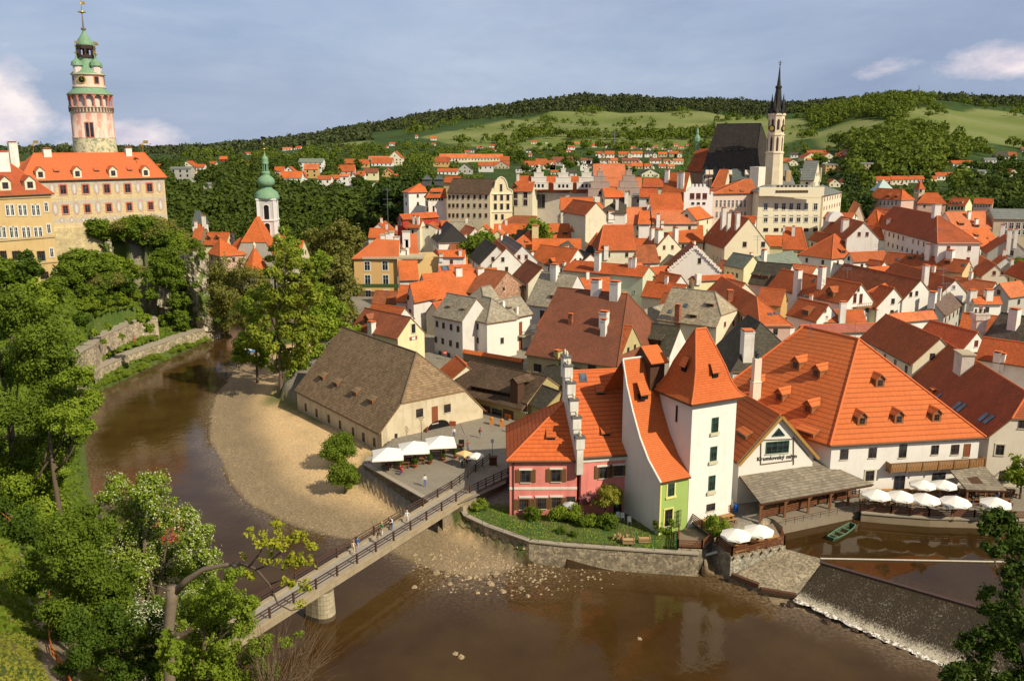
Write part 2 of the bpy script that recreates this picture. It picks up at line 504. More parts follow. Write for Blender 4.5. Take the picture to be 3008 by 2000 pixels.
  def wall(pts):
   if flip:pts=pts[::-1]
   s.walls.append(pts);
   o=pts[0];e=(pts[1]-pts[0]);e.z=0;e.normalize()
   m.poly(pts,0,[((p-o).dot(e),p.z)for p in pts])
  wall([X(a0,b0,zb),X(a1,b0,zb),X(a1,b0,zt),X(a0,b0,zt)])
  wall([X(a1,b1,zb),X(a0,b1,zb),X(a0,b1,zt),X(a1,b1,zt)])
  for k in(0,1):
   a=a0 if k==0 else a1
   pts=[X(a,b1,zb),X(a,b0,zb),X(a,b0,zt)]
   if f[k]>0:
    if f[k]<1:
     zf=ze+f[k]*H-t-.02
     pts+=[X(a,f[k]*bb,zf),X(a,W-f[k]*bb,zf)]
    else:pts+=[X(a,bb,ze+H-t-.04)]
   pts+=[X(a,b1,zt)]
   if k==1:pts=pts[::-1]
   wall(pts)
  s.wallobj=m.build('wall',wm,s.root)
  HOUSES.append(s)
  s.m_extra=None
 def hit(s,p,what='any'):
  d=ray(p);best=None
  L=[]
  if what in('any','wall'):L+=[(w,'wall')for w in s.walls]
  if what in('any','roof'):L+=[(w,'roof')for w in s.tops]
  for pts,kind in L:
   r=ray_poly(CAM,d,pts)
   if r and(best is None or r[0]<best[0]):best=(r[0],r[1],r[2],kind)
  return best
 def win(s,pts,w=1.0,h=1.4,kind='b',name='window',label=None):
  f,g=win_mesh(w,h,kind)
  for p in pts:
   r=s.hit(p,'wall')
   for q in((0,10),(-12,0),(12,0),(-12,12),(12,12),(0,24),(-25,8),(25,8),(-30,25),(30,25)):
    if r:break
    r=s.hit((p[0]+q[0],p[1]+q[1]),'wall')
   if not r:print('win miss',s.root['label'],p);continue
   _,P,n,_k=r
   rz=math.atan2(n.y,n.x)+PI/2
   o=mesh_obj(name,f,s.root,P-Vector(s.root.location)+n*.012,rz)
   if label:o['label']=label
   mesh_obj('pane' if kind[0]!='d' else 'door_leaf',g,o)
  return s
 def grid(s,face,rows,cols,w=1.0,h=1.4,kind='b',zt=1.6,dz=3.0,m0=1.5,m1=1.5,name='window',skip=()):
  """face: index of walls (0 visible eave side,1 back,2 end0,3 end1)"""
  pts=s.walls[face]
  xs=[p for p in pts]
  zmin=min(p.z for p in pts)
  base=[p for p in pts if abs(p.z-zmin)<.01]
  A,B=base[0],base[1]
  e=(B-A);Ln=e.length;e.normalize()
  n=Vector((e.y,-e.x,0))
  if(s.cen-A).dot(n)>0:n=-n
  rz=math.atan2(n.y,n.x)+PI/2
  f,g=win_mesh(w,h,kind)
  for r in range(rows):
   for c in range(cols):
    if(r,c)in skip:continue
    x=m0+(Ln-m0-m1)*(c/(cols-1)if cols>1 else.5)
    P=A+e*x;P.z=s.ze-zt-r*dz
    o=mesh_obj(name,f,s.root,P-Vector(s.root.location)+n*.012,rz)
    mesh_obj('pane',g,o)
  return s
 def chim(s,lst,mat=None,cap=True,w=None,pots=0):
  """(px, py_base, py_top, width_px)"""
  for c in lst:
   x,yb,yt,wp=c[:4]
   r=s.hit((x,yb),'roof')or s.hit((x,yb),'any')
   for q in((-10,0),(10,0),(0,12),(-22,0),(22,0),(0,25),(-35,10),(35,10)):
    if r:break
    r=s.hit((x+q[0],yb+q[1]),'roof')
   if not r:
    if yb-yt>30*s.__dict__.get('_never',9):print('chim miss',s.root['label'],c)
    continue
   P=r[1];k=_fr[2]
   dist=(P-CAM).length
   hh=(yb-yt)*k/FPX*dist*1.04
   ww=w or max(.5,wp*k/FPX*dist)
   an=math.atan2(s.u.y,s.u.x)
   m=MB()
   m.box(P.x,P.y,P.z-1.2,ww,ww*.8,hh+1.2,an)
   if cap:
    m.box(P.x,P.y,P.z+hh,ww+.16,ww*.8+.16,.14,an)
    m.box(P.x,P.y,P.z+hh+.14,ww*.8,ww*.6,.22,an,2)
    m.box(P.x,P.y,P.z+hh+.36,ww+.1,ww*.8+.1,.1,an,1)
   m.build('chimney',[mat or M_CHW,ROOFCAP,M_BLK],s.roof)
  return s
 def dorm(s,lst,kind='shed',w=1.4,h=1.0,wallm=None,roofm=None):
  """roof windows: shed / gable dormer, hatch, sky"""
  for p in lst:
   r=s.hit(p,'roof')
   for q in((0,-14),(0,14),(0,-26),(14,0),(-14,0)):
    if r:break
    r=s.hit((p[0]+q[0],p[1]+q[1]),'roof')
   if not r:print('dorm miss',s.root['label'],p);continue
   P,N=r[1],r[2]
   out=Vector((N.x,N.y,0))
   if out.length<.05:continue
   tn=out.length/N.z;out.normalize()
   sd=Vector((-out.y,out.x,0));up=Vector((0,0,1))
   m=MB();wmat=wallm or M_MDW;rmat=roofm or s.rm
   if kind=='sky':
    a=(up*1-N*up.dot(N)).normalized()
    m.obox(P+N*.06,sd*w/2,a*h/2,N*.06,0)
    m.obox(P+N*.10,sd*(w/2-.08),a*(h/2-.08),N*.035,1)
    m.build('skylight',[flat((.12,.12,.12),.4),glass((.05,.06,.07))],s.roof)
    continue
   F0=P+out*.02
   hw=w/2
   if kind=='gable':
    gh=w*.48
    def bk(z,dz):return z/tn
    A=[F0-sd*hw,F0+sd*hw,F0+sd*hw+up*h,F0+up*(h+gh),F0-sd*hw+up*h]
    m.poly(A,0)
    for sg in(-1,1):
     a=F0+sd*hw*sg
     m.poly([a,a+up*h,a+up*h-out*(h/tn)],0)
    o2=.18
    rf=F0+up*(h+gh+.06)+out*.25;rb=F0+up*(h+gh+.06)-out*((h+gh)/tn+.1)
    for sg in(-1,1):
     ef=F0+sd*(hw+o2)*sg+up*(h-o2*gh/hw*1.0+.05)+out*.25
     eb=F0+sd*(hw+o2)*sg+up*(h-o2*gh/hw+.05)-out*((h-.1)/tn)
     ln=(rb-rf).length;sw=(ef-rf).length
     q=[rf,ef,eb,rb]
     m.poly(q,1,[(0,sw),(0,0),(ln,0),(ln,sw)])
     m.poly([v-up*.1 for v in q][::-1],2)
     m.poly([rf,ef,ef-up*.1,rf-up*.1],2)
    wy=h*.52
    m.obox(F0+up*(wy)+out*.02,sd*hw*.55,up*h*.34,out*.02,4)
    m.obox(F0+up*(wy)+out*.035,sd*hw*.45,up*h*.28,out*.02,3)
    m.obox(F0+up*(wy)+out*.05,sd*.03,up*h*.3,out*.02,4)
    m.obox(F0+up*(wy)+out*.052,sd*hw*.5,up*.03,out*.02,4)
   else:
    t2=tn*.35 if kind=='shed' else tn*.55
    hh=h
    dp=hh/(tn-t2)
    A=[F0-sd*hw,F0+sd*hw,F0+sd*hw+up*hh,F0-sd*hw+up*hh]
    m.poly(A,0)
    for sg in(-1,1):
     a=F0+sd*hw*sg
     m.poly([a,a+up*hh,a-out*dp+up*(hh+dp*t2)],0)
    f_=F0+out*.22+up*(hh-.22*t2+.05);b_=F0-out*(dp*1.02)+up*(hh+dp*1.02*t2+.05)
    q=[f_-sd*(hw+.15),f_+sd*(hw+.15),b_+sd*(hw+.15),b_-sd*(hw+.15)]
    ln=(b_-f_).length
    m.poly(q,1,[(0,0),(w,0),(w,ln),(0,ln)])
    m.poly([v-up*.1 for v in q][::-1],2)
    for i in range(4):m.poly([q[i]-up*.1,q[(i+1)%4]-up*.1,q[(i+1)%4],q[i]],2)
    m.obox(F0+up*hh*.5+out*.02,sd*hw*.7,up*hh*.32,out*.02,3)
    if w>1.2:m.obox(F0+up*hh*.5+out*.035,sd*.04,up*hh*.32,out*.02,4)
   m.build('dormer',[wmat,rmat,M_OLW,M_GL,M_FRB],s.roof)
  return s
 def band(s,face,z,h=.25,mat=None,d=.06,name='string_course'):
  pts=s.walls[face];zmin=min(p.z for p in pts)
  A,B=[p for p in pts if abs(p.z-zmin)<.01][:2]
  e=(B-A).normalized();n=Vector((e.y,-e.x,0))
  if(s.cen-A).dot(n)>0:n=-n
  m=MB();c=(A+B)/2;c.z=z
  m.obox(c+n*d/2,(B-A)/2+e*d*.5,n*d/2,Vector((0,0,h/2)))
  m.build(name,mat or M_SILL,s.root)
  return s
def gable_house(name,label,g0,g1,apex,L,ze,**k):
 """gable end facing the camera: eave corners g0,g1 (pixels), apex pixel, length back L (m)"""
 A=G(g0,ze);B=G(g1,ze)
 w=B-A;W=w.length;w.normalize()
 bk=Vector((-w.y,w.x,0))
 if bk.y<0:bk=-bk
 mid=(A+B)/2
 d=ray(apex);n=bk
 t=(mid-CAM).dot(n)/d.dot(n);P=CAM+d*t
 rise=P.z-ze
 if L<0:L=-L
 u=bk;nl=Vector((-u.y,u.x,0))
 st=B if nl.dot(A-B)>0 else A
 return House(name,label,world=(st,(u.x,u.y),L,W),ze=ze,rise=rise,**k)
L_DARK=leaf((.018,.042,.008),(.05,.11,.018))
L_MID=leaf((.030,.070,.010),(.095,.175,.028))
L_LIGHT=leaf((.055,.115,.014),(.15,.25,.04))
L_OLIVE=leaf((.055,.085,.030),(.15,.185,.075))
L_YEL=leaf((.10,.15,.02),(.26,.32,.05))
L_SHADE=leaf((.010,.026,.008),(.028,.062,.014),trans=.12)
L_FIR=leaf((.012,.028,.012),(.028,.060,.022),trans=.05)
L_ROSE=leaf((.30,.10,.13),(.50,.26,.28),name='rose_foliage')
M_BARK=wood((.13,.095,.065),'bark');M_BARKL=wood((.19,.145,.105),'pale_bark')
M_BLOSSOM=leaf((.55,.55,.33),(.80,.78,.60),name='white_blossom',trans=.2)
M_BLOSR=leaf((.42,.07,.04),(.62,.16,.10),name='red_blossom',trans=.2)
def leaf_cloud(seed,clumps,n,size,flat_=.35,inner=.35,up=.25,aspect=.62):
 """clumps: (x, y, z, r); returns vertices (n*4) and per-leaf tint"""
 r=np.random.RandomState(seed%100000)
 C=np.array([[c[0],c[1],c[2]]for c in clumps],float);Rr=np.array([c[3]for c in clumps],float)
 sq=np.array([c[4]if len(c)>4 else.85 for c in clumps])
 p=Rr**2;p/=p.sum();k=r.choice(len(clumps),n,p=p)
 d=r.normal(size=(n,3));d/=np.linalg.norm(d,axis=1)[:,None]
 rad=inner+(1-inner)*r.rand(n)**.7
 rad*=1+.24*r.normal(size=n)
 pos=C[k]+d*(Rr[k]*rad)[:,None]*np.stack([np.ones(n),np.ones(n),sq[k]],1)
 nr=d+r.normal(size=(n,3))*.55+np.array([0,0,up]);nr/=np.linalg.norm(nr,axis=1)[:,None]
 a=np.cross(nr,r.normal(size=(n,3)));a/=np.linalg.norm(a,axis=1)[:,None];b=np.cross(nr,a)
 s=size*(.6+.8*r.rand(n))
 a*=s[:,None];b*=(s*aspect)[:,None]
 V=np.stack([pos-a,pos+b,pos+a*1.1,pos-b],1).reshape(-1,3)
 ct=r.rand(len(clumps))
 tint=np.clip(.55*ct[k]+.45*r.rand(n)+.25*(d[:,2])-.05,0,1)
 return V,tint
def merge_clouds(L):return np.concatenate([a for a,b in L]),np.concatenate([b for a,b in L])
def leaf_mesh(name,cloud,mat):
 V,tint=cloud;n=len(V)//4
 me=bpy.data.meshes.new(name);me.vertices.add(len(V));me.vertices.foreach_set('co',V.astype(np.float32).ravel())
 me.loops.add(len(V));me.loops.foreach_set('vertex_index',np.arange(len(V),dtype=np.int32))
 me.polygons.add(n);me.polygons.foreach_set('loop_start',np.arange(0,len(V),4,dtype=np.int32));me.update(calc_edges=True)
 at=me.attributes.new('tint','FLOAT','FACE');at.data.foreach_set('value',tint.astype(np.float32))
 me.materials.append(mat);return me
def leaf_obj(name,cloud,mat,parent=None,label=None):
 V,t=cloud
 if parent is not None:V=V-np.array(wloc(parent))[None]
 return mesh_obj(name,leaf_mesh(name,(V,t),mat),parent)
def crown_clumps(seed,R,Hc,z0,n,rmin=.2,rmax=.36,shape='round'):
 r=random.Random(seed);L=[];tries=0
 while len(L)<n and tries<n*30:
  tries+=1
  x,y,z=r.uniform(-1,1),r.uniform(-1,1),r.uniform(-1,1)
  q=x*x+y*y+z*z
  if q>1 or q<.12:continue
  if shape=='cone':
   t=(z+1)/2;s=(1-t)*1.0+.08
   if math.hypot(x,y)>s:continue
  w=R*r.uniform(rmin,rmax)
  lim=1-.5*w/R
  L.append((x*R*lim,y*R*lim,z0+Hc/2+z*Hc/2*lim,w))
 return L
def trunk_mb(m,base,top_z,r0,clumps,seed,nb=7):
 r=random.Random(seed);b=Vector(base);T=Vector((b.x+r.uniform(-.3,.3),b.y+r.uniform(-.3,.3),b.z+(top_z-b.z)*.75))
 md=b.lerp(T,.5)+Vector((r.uniform(-.25,.25),r.uniform(-.25,.25),0))
 m.tube([b-Vector((0,0,.8)),b,md,T],[r0*1.25,r0,r0*.7,r0*.25],7)
 for c in r.sample(list(clumps),min(nb,len(clumps))):
  c=Vector(c[:3]);st=b.lerp(T,r.uniform(.35,.85));mid=st.lerp(c,.5)+Vector((0,0,-.08*(c-st).length));m.tube([st,mid,c],[r0*.38,r0*.24,r0*.08],5)
TREE_V={}
def tree_variant(key,seed,R,Hc,trunk,nl,size,mat,nclump=26,shape='round',rmin=.2,rmax=.36,aspect=.62):
 cl=crown_clumps(seed,R,Hc,trunk,nclump,rmin,rmax,shape)
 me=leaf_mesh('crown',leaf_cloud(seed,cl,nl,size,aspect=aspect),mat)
 m=MB();trunk_mb(m,(0,0,0),trunk+Hc*.8,max(.12,R*.06),cl,seed);tr=m.mesh('trunk',M_BARK,None,True)
 TREE_V[key]=(me,tr,trunk+Hc,R)
def place_tree(key,loc,h,wide=1.0,label=None,grp=None,name='tree',rz=None,cat='tree'):
 me,tr,H0,R0=TREE_V[key];s=h/H0
 root=empty(name,loc,label,cat,grp);root.rotation_euler=(0,0,random.uniform(0,6.28)if rz is None else rz)
 sc_=(s*wide,s*wide,s)
 mesh_obj('crown',me,root,scale=sc_);mesh_obj('trunk',tr,root,scale=sc_);return root
FR('o')
_RB=[(548,790),(530,860),(492,905),(476,960),(478,1020),(505,1070),(525,1115),(565,1160),(640,1200),(700,1222),(790,1245),(880,1268),(950,1300),(1010,1322),(1100,1337),(1180,1318),(1218,1290),(1300,1296),(1450,1303),(1600,1310),(1690,1345),(1790,1395),(1830,1402),(2160,1532),(2260,1572)]
RIVER=[(-66,330),(-60,265)]+[tuple(G(p,0))[:2]for p in _RB]+[(62,66),(60,58),(25,52),(0,54),(-14,62),(-32,78),(-52,104),(-72,142)]+[tuple(G(p,0))[:2]for p in[(220,908),(370,835),(512,772)]]+[(-88,280),(-92,330)]
POOL=[tuple(G(p,1.8))[:2]for p in[(1806,1262),(1885,1292),(2245,1392),(2420,1443)]]+[(95,80),(160,92),(160,112),(80,108.5)]+[tuple(G(p,1.8))[:2]for p in[(2240,1205),(1985,1190),(1800,1222)]]
TOWN=[tuple(G(p,4))[:2]for p in[(833,1068),(962,1145),(1068,1165)]]+[tuple(G(p,2.6))[:2]for p in[(1070,1190),(1218,1247),(1400,1262),(1608,1277)]]+[(25,103),(33,107)]+[tuple(G(p,2.6))[:2]for p in[(1800,1195),(1975,1170),(2240,1185)]]+[(80,109.5),(160,114),(300,150),(330,300),(300,440),(120,470),(-20,455),(-52,400),(-58,345),(-48,262),(-41,215),(-45,168)]+[(G(p,2).x+4,G(p,2).y+3)for p in[(688,960),(790,1000),(862,1030)]]
C1=[(-97,236),(-99,250),(-110,272),(-150,290),(-330,300),(-330,236)]
LWP=[(720,520),(760,480),(940,395),(960,380),(1250,280),(1400,225),(1700,140)];UWP=[(560,410),(640,340),(720,300),(780,235),(900,180),(1070,105),(1210,90)]
FR('lr');TER1=[tuple(G(p,3.3))[:2]for p in LWP]+[(-90,250),(-140,250),(-140,150)];TER2=[tuple(G(p,8.4))[:2]for p in UWP]+[(-100,228),(-140,228),(-140,150)];FR('o')
C2=[(-98,183),(-99,240),(-330,240),(-330,170),(-130,166)]
WEIRP=[tuple(G(p,1))[:2]for p in[(1660,1240),(1890,1290),(2250,1400),(2420,1440),(2420,1620),(2150,1560),(1820,1420),(1640,1345)]]
def sdist(X,Y,poly):
 """signed distance, positive outside"""
 d=np.full(X.shape,1e9);inside=np.zeros(X.shape,bool)
 n=len(poly)
 for i in range(n):
  ax,ay=poly[i];bx,by=poly[(i+1)%n]
  ex,ey=bx-ax,by-ay
  t=np.clip(((X-ax)*ex+(Y-ay)*ey)/(ex*ex+ey*ey+1e-9),0,1)
  d=np.minimum(d,np.hypot(X-ax-t*ex,Y-ay-t*ey))
  c=((ay>Y)!=(by>Y))&(X<(bx-ax)*(Y-ay)/(by-ay+1e-12)+ax)
  inside^=c
 return np.where(inside,-d,d)
def ss(x):x=np.clip(x,0,1);return x*x*(3-2*x)
_rs=np.random.RandomState(3)
_ph=_rs.rand(24,3)*6.283;_kk=(_rs.rand(24,2)-.5)*2
def wav(X,Y,L):
 o=0
 for i in range(10):
  a=_ph[i,0];k=2*PI/L*(.6+.25*i)
  o=o+np.sin((X*math.cos(a)+Y*math.sin(a))*k+_ph[i,1]+1.7*np.sin((X*math.sin(a)-Y*math.cos(a))*k*.6+_ph[i,2]))/(1+.35*i)
 return o/3.2
RC=[-1400,-400,200,500,800,1100,1400,1720,2000,2300,2600,3008,3400,4500]
RD=[430,560,750,1000,1400,2000,2600,3600,6000]
RT=[[600,600,610,625,640,640,660,665,665,665,665,665,665,665],[530,530,535,540,550,560,575,585,590,600,600,600,600,600],[500,500,495,497,500,508,525,532,540,545,540,545,550,550],[470,470,466,466,465,468,475,485,492,480,430,480,480,480],[460,460,455,454,448,430,430,432,432,415,365,415,420,420],[450,450,450,448,432,400,368,362,365,350,300,340,340,340],[450,450,450,452,428,378,332,300,308,322,300,304,300,300],[456,456,454,458,446,400,350,325,330,335,320,320,320,320],[440,440,440,440,440,420,400,400,400,400,400,400,400,400]]
RT=np.array(RT,float)
def far_h(X,Y):
 px=PCX+FPX*X/np.maximum(Y,1);
 cx=np.clip(px,RC[0],RC[-1]);D=np.clip(Y,RD[0],RD[-1])
 ci=np.clip(np.searchsorted(RC,cx,side='right')-1,0,len(RC)-2)
 di=np.clip(np.searchsorted(RD,D,side='right')-1,0,len(RD)-2)
 rc=np.array(RC,float);rd=np.log(np.array(RD,float))
 tx=(cx-rc[ci])/(rc[ci+1]-rc[ci]);tx=tx*tx*(3-2*tx)*.5+tx*.5
 ty=(np.log(D)-rd[di])/(rd[di+1]-rd[di])
 def ZZ(i,j):
  return 50-(RT[i,j]-422)*np.array(RD)[i]/FPX
 z0=ZZ(di,ci)*(1-tx)+ZZ(di,ci+1)*tx;z1=ZZ(di+1,ci)*(1-tx)+ZZ(di+1,ci+1)*tx
 z=z0*(1-ty)+z1*ty
 return z+wav(X,Y,260)*np.clip((Y-500)/1500,0,1)*7
def town_hv(X,Y):
 return 2.6+1.4*ss((Y-109)/18)+8.0*np.clip((Y-165)/140,0,1)+5*ss((Y-290)/60)*ss(1-np.abs(X-60)/160)
def town_h(x,y):
 return float(town_hv(np.array([x]),np.array([y]))[0])
def height(X,Y,full=False):
 dr=sdist(X,Y,RIVER);dp=sdist(X,Y,POOL);dt=sdist(X,Y,TOWN)
 w1=wav(X,Y,30)
 left=(X<-44-0.13*(Y-150))&(Y<340)|(Y<66)|((X<-40)&(Y<140))
 cl_y=np.array([0,58,70,85,105,140,175,215,260,340]);cl_x=np.array([400,400,-5,-18,-38,-62,-72,-72,-76,-80])
 leftb=X<np.interp(Y,cl_y,cl_x)
 beach=np.where(dr<0,np.maximum(-1.3,dr*.25),1.8*ss(dr/22))+.06*w1
 slope=np.where(Y<85,.95,np.where(Y>125,.42,.95-(Y-85)/40*.53))
 cap=np.where(Y<85,30,13)
 bank=np.where(dr<0,np.maximum(-1.3,dr*.3),np.minimum(1.6*ss(dr/3)+np.maximum(0,dr-5)*slope,cap+3*w1))
 d1=sdist(X,Y,C1);d2=sdist(X,Y,C2)
 h1=27-np.maximum(0,d1)*1.5-np.maximum(0,d1-7)*.3+1.2*w1;h2=19.5-np.maximum(0,d2)*1.25+.8*w1
 bank=np.where(dr>4.5,np.maximum(bank,np.where(leftb&(Y>150),np.maximum(h1,h2),-99)),bank)
 for tp_,tz_ in((TER1,3.1),(TER2,8.2)):
  ds=sdist(X,Y,tp_);bank=np.where((ds<-1.9)&leftb,np.maximum(bank,tz_+.03*np.maximum(0,-ds)),bank);bank=np.where((ds>-1.9)&(ds<6)&leftb&(Y>150)&(X>-125),np.minimum(bank,tz_-1.8 if tz_<5 else 4.2),bank)
 far=far_h(X,Y)
 plain=4+1.0*w1
 h=np.where(leftb,bank,beach)
 k=ss((Y-250)/60)
 h=np.where(dr>0,np.where(leftb&(X<-93),h,h*(1-k)+np.maximum(h,plain)*k),h)
 th=town_hv(X,Y)
 h=np.where((dt<1.0)&(dr>-.4)&(Y<475),np.maximum(h,h*ss(dt/1.0)+th*(1-ss(dt/1.0))),h)
 dw=sdist(X,Y,WEIRP)
 h=np.where(dp<0,np.maximum(.3,1.6+dp*.3),h)
 h=np.where((dw<0)&(dt>-2)&(dp>-1.2),np.minimum(h,-.5),h)
 kf=ss((Y-330)/110)*np.where(dt<0,ss(dt/20+1),1)
 h=h*(1-kf)+far*kf
 if full:return h,dr,dp,dt,d1,d2,leftb
 return h
def hgt(x,y):return float(height(np.array([float(x)]),np.array([float(y)]))[0])
MEADOWS=[[(1330,1420),(1500,1330),(1900,1320),(2250,1300),(2380,1450),(2330,1900),(2150,2150),(2000,2250),(1650,2250),(1400,1900),(1240,1650)],[(2400,1150),(2560,1100),(2600,1350),(2480,1600),(2350,1500)],[(2790,1250),(3300,1180),(3400,1750),(2900,1950),(2640,1750),(2600,1450),(2700,1250)],[(900,1350),(1060,1350),(1100,1550),(930,1600)]]
MEADOWS=[[((a-PCX)/FPX*d,d)for a,d in m]for m in MEADOWS]
def build_terrain():
 az=np.radians(np.arange(-64,64.01,.165));r=20*1.0118**np.arange(0,480)
 A,Rr=np.meshgrid(az,r)
 X=np.sin(A)*Rr;Y=np.cos(A)*Rr
 h,dr,dp,dt,d1,d2,leftb=height(X,Y,True)
 rs=np.random.RandomState(1);n=rs.rand(*X.shape)*.5+.25
 w=wav(X,Y,14);w2=wav(X,Y,90);w3=wav(X,Y,5)
 def C(c):return np.array(c)[None,None,:]
 def mixc(a,b,t):return a*(1-t[...,None])+b*t[...,None]
 grass=mixc(C((.065,.115,.022)),C((.12,.15,.04)),np.clip(.5+.5*w,0,1))
 far_g=mixc(C((.035,.065,.018)),C((.06,.10,.025)),np.clip(.5+.5*w2,0,1))
 col=grass*np.ones(X.shape)[...,None]
 sand=mixc(C((.74,.52,.28)),C((.60,.43,.24)),np.clip(.5+.7*w,0,1))
 peb=mixc(C((.33,.25,.155)),C((.25,.19,.12)),n)
 tb=ss((dr+1.5*w-5.5)/7)
 be=mixc(peb,sand,tb);be=mixc(C((.06,.042,.025))*np.ones(X.shape)[...,None],be,ss((dr+.3)/1.4))
 right_beach=(~leftb)&(Y<215)&(dt>0)
 col=np.where(right_beach[...,None],be,col)
 bg=ss((5-dt)/4+.5*w)*ss((Y-118)/10)
 col=np.where(right_beach[...,None],mixc(col,C((.09,.13,.03))*np.ones(X.shape)[...,None],np.clip(bg,0,1)*.8),col)
 rock=mixc(C((.34,.30,.24)),C((.16,.15,.11)),n)
 gy,gx=np.gradient(h);slope=np.zeros(X.shape)
 steep=(leftb)&(Y>150)&(Y<300)&(d1>.5)&(d1<22)&(h>3)&(X>-101)
 col=np.where(steep[...,None],mixc(col,rock,np.clip(.55+.8*w3,0,1)),col)
 town=C((.26,.235,.195))*np.ones(X.shape)[...,None]*(0.9+.2*n[...,None])
 col=np.where((dt<.6)[...,None]&(Y<475)[...,None],town,col)
 gard=(dt<.6)&(Y<112)&(X<22)&(X>-8)
 col=np.where(gard[...,None],mixc(C((.07,.125,.025)),C((.16,.13,.07)),np.clip(.3+.6*w3,0,1)),col)
 bed=C((.05,.03,.015))*np.ones(X.shape)[...,None]
 col=np.where(((dr<-.2)|(dp<0))[...,None],bed,col)
 fk=ss((Y-330)/60)*(dt>0)
 col=mixc(col,far_g,fk)
 for k,m in enumerate(MEADOWS):
  d=sdist(X,Y,m)
  strip=.5+.5*np.sin(Y*.02+X*.006+k)
  mc=mixc(C((.15,.19,.05)),C((.21,.235,.085)),np.clip(strip+.3*w2,0,1))
  col=mixc(col,mc,ss((8-d)/16))
 path=(Y<90)&(X<-15)
 pl=np.abs(X-np.interp(Y,[40,48,60,78,95],[-22,-25.5,-34,-45,-56]))
 col=np.where(path[...,None],mixc(col,mixc(C((.42,.33,.24)),C((.33,.25,.17)),n),ss((1.9-pl)/1.0)),col)
 bare=path&(pl>1.5)
 col=np.where(bare[...,None],mixc(col,C((.34,.24,.13))*np.ones(X.shape)[...,None],np.clip(w*.8-.1,0,.8)),col)
 me=bpy.data.meshes.new('ground')
 R,Cn=X.shape
 co=np.stack([X,Y,h],-1).reshape(-1,3).astype(np.float32)
 idx=np.arange(R*Cn).reshape(R,Cn)
 q=np.stack([idx[:-1,:-1],idx[:-1,1:],idx[1:,1:],idx[1:,:-1]],-1)[...,::-1].reshape(-1,4)
 me.vertices.add(len(co));me.vertices.foreach_set('co',co.ravel())
 me.loops.add(q.size);me.loops.foreach_set('vertex_index',q.ravel().astype(np.int32))
 me.polygons.add(len(q));me.polygons.foreach_set('loop_start',np.arange(0,q.size,4,dtype=np.int32))
 me.polygons.foreach_set('use_smooth',np.ones(len(q),bool))
 me.update(calc_edges=True)
 ca=me.color_attributes.new('col','FLOAT_COLOR','POINT')
 c4=np.concatenate([col.reshape(-1,3),np.ones((R*Cn,1))],1).astype(np.float32)
 ca.data.foreach_set('color',c4 .ravel())
 t=NT('ground_soil');p=t.pos()
 at=t.N('ShaderNodeAttribute',attribute_name='col')
 n1=t.noise(p,3.2,6,.7);n2=t.noise(p,.12,4,.6)
 cc=t.mix(t.ramp(n1,[(.3,0),(.7,1)]),t.mix(1,at.outputs['Color'],(.6,.6,.62),'MULTIPLY'),t.mix(1,at.outputs['Color'],(1.32,1.3,1.25),'MULTIPLY'))
 cc=t.mix(t.math('MULTIPLY',t.ramp(n2,[(.4,0),(.65,1)]),.22),cc,t.mix(1,cc,(.6,.62,.55),'MULTIPLY'))
 t.base(cc);t.b.inputs['Roughness'].default_value=.95;t.b.inputs['Specular IOR Level'].default_value=.1
 t.bump(n1,.6,.12)
 me.materials.append(t.m)
 o=mesh_obj('ground',me);tag(o,'earth, grass, sand and hill land under the whole view',kind='structure')
build_terrain()
def water_mat(name,deep,shal,wave=2.2,rough=.07,st=.25):
 t=NT(name);p=t.pos()
 at=t.N('ShaderNodeAttribute',attribute_name='sh')
 n1=t.noise(p,.09,4,.6);n2=t.noise(p,2.4,4,.7)
 c=t.mix(t.ramp(n1,[(.35,0),(.7,1)]),deep,(deep[0]*1.6,deep[1]*1.85,deep[2]*2.0))
 sb=t.mix(n2,sc(shal,.3),sc(shal,1.7))
 c=t.mix(t.math('MULTIPLY',at.outputs['Fac'],t.ramp(n2,[(.38,.15),(.6,1)])),c,sb)
 t.base(c);t.b.inputs['Roughness'].default_value=rough;t.b.inputs['Specular IOR Level'].default_value=.3
 t.b.inputs['IOR'].default_value=1.33
 nb=t.noise(t.mapping(p,(1,.55,1)),wave,3,.6);nc=t.noise(p,.35,3,.5)
 t.bump(t.math('MULTIPLY',nb,t.ramp(nc,[(.3,.2),(.7,1)])),st,.12)
 return t.m
def water_sheet(name,poly,z,mat,label,step=1.0,grow=1.2):
 xs=[p[0]for p in poly];ys=[p[1]for p in poly]
 gx=np.arange(min(xs)-2,max(xs)+2,step);gy=np.arange(min(ys)-2,max(ys)+2,step)
 X,Y=np.meshgrid(gx,gy);d=sdist(X,Y,poly)
 R,C=X.shape;keep=d<grow
 idx=np.arange(R*C).reshape(R,C)
 k=keep[:-1,:-1]&keep[1:,:-1]&keep[:-1,1:]&keep[1:,1:]
 q=np.stack([idx[:-1,:-1],idx[:-1,1:],idx[1:,1:],idx[1:,:-1]],-1)[k]
 used,inv=np.unique(q,return_inverse=True)
 co=np.stack([X.ravel()[used],Y.ravel()[used],np.full(len(used),z)],-1)
 me=bpy.data.meshes.new(name);me.from_pydata(co.tolist(),[],inv.reshape(-1,4).tolist())
 at=me.attributes.new('sh','FLOAT','POINT')
 dd=d.ravel()[used];wv=wav(X,Y,9).ravel()[used];xx=X.ravel()[used];yy=Y.ravel()[used]
 spit=np.exp(-(((xx+2)/11)**2+((yy-97)/7)**2))
 at.data.foreach_set('value',np.clip(ss((dd+4.0+1.5*wv)/4.5)*.9+spit*.7,0,1).astype(np.float32))
 me.materials.append(mat)
 o=mesh_obj(name,me);tag(o,label,kind='structure');return o
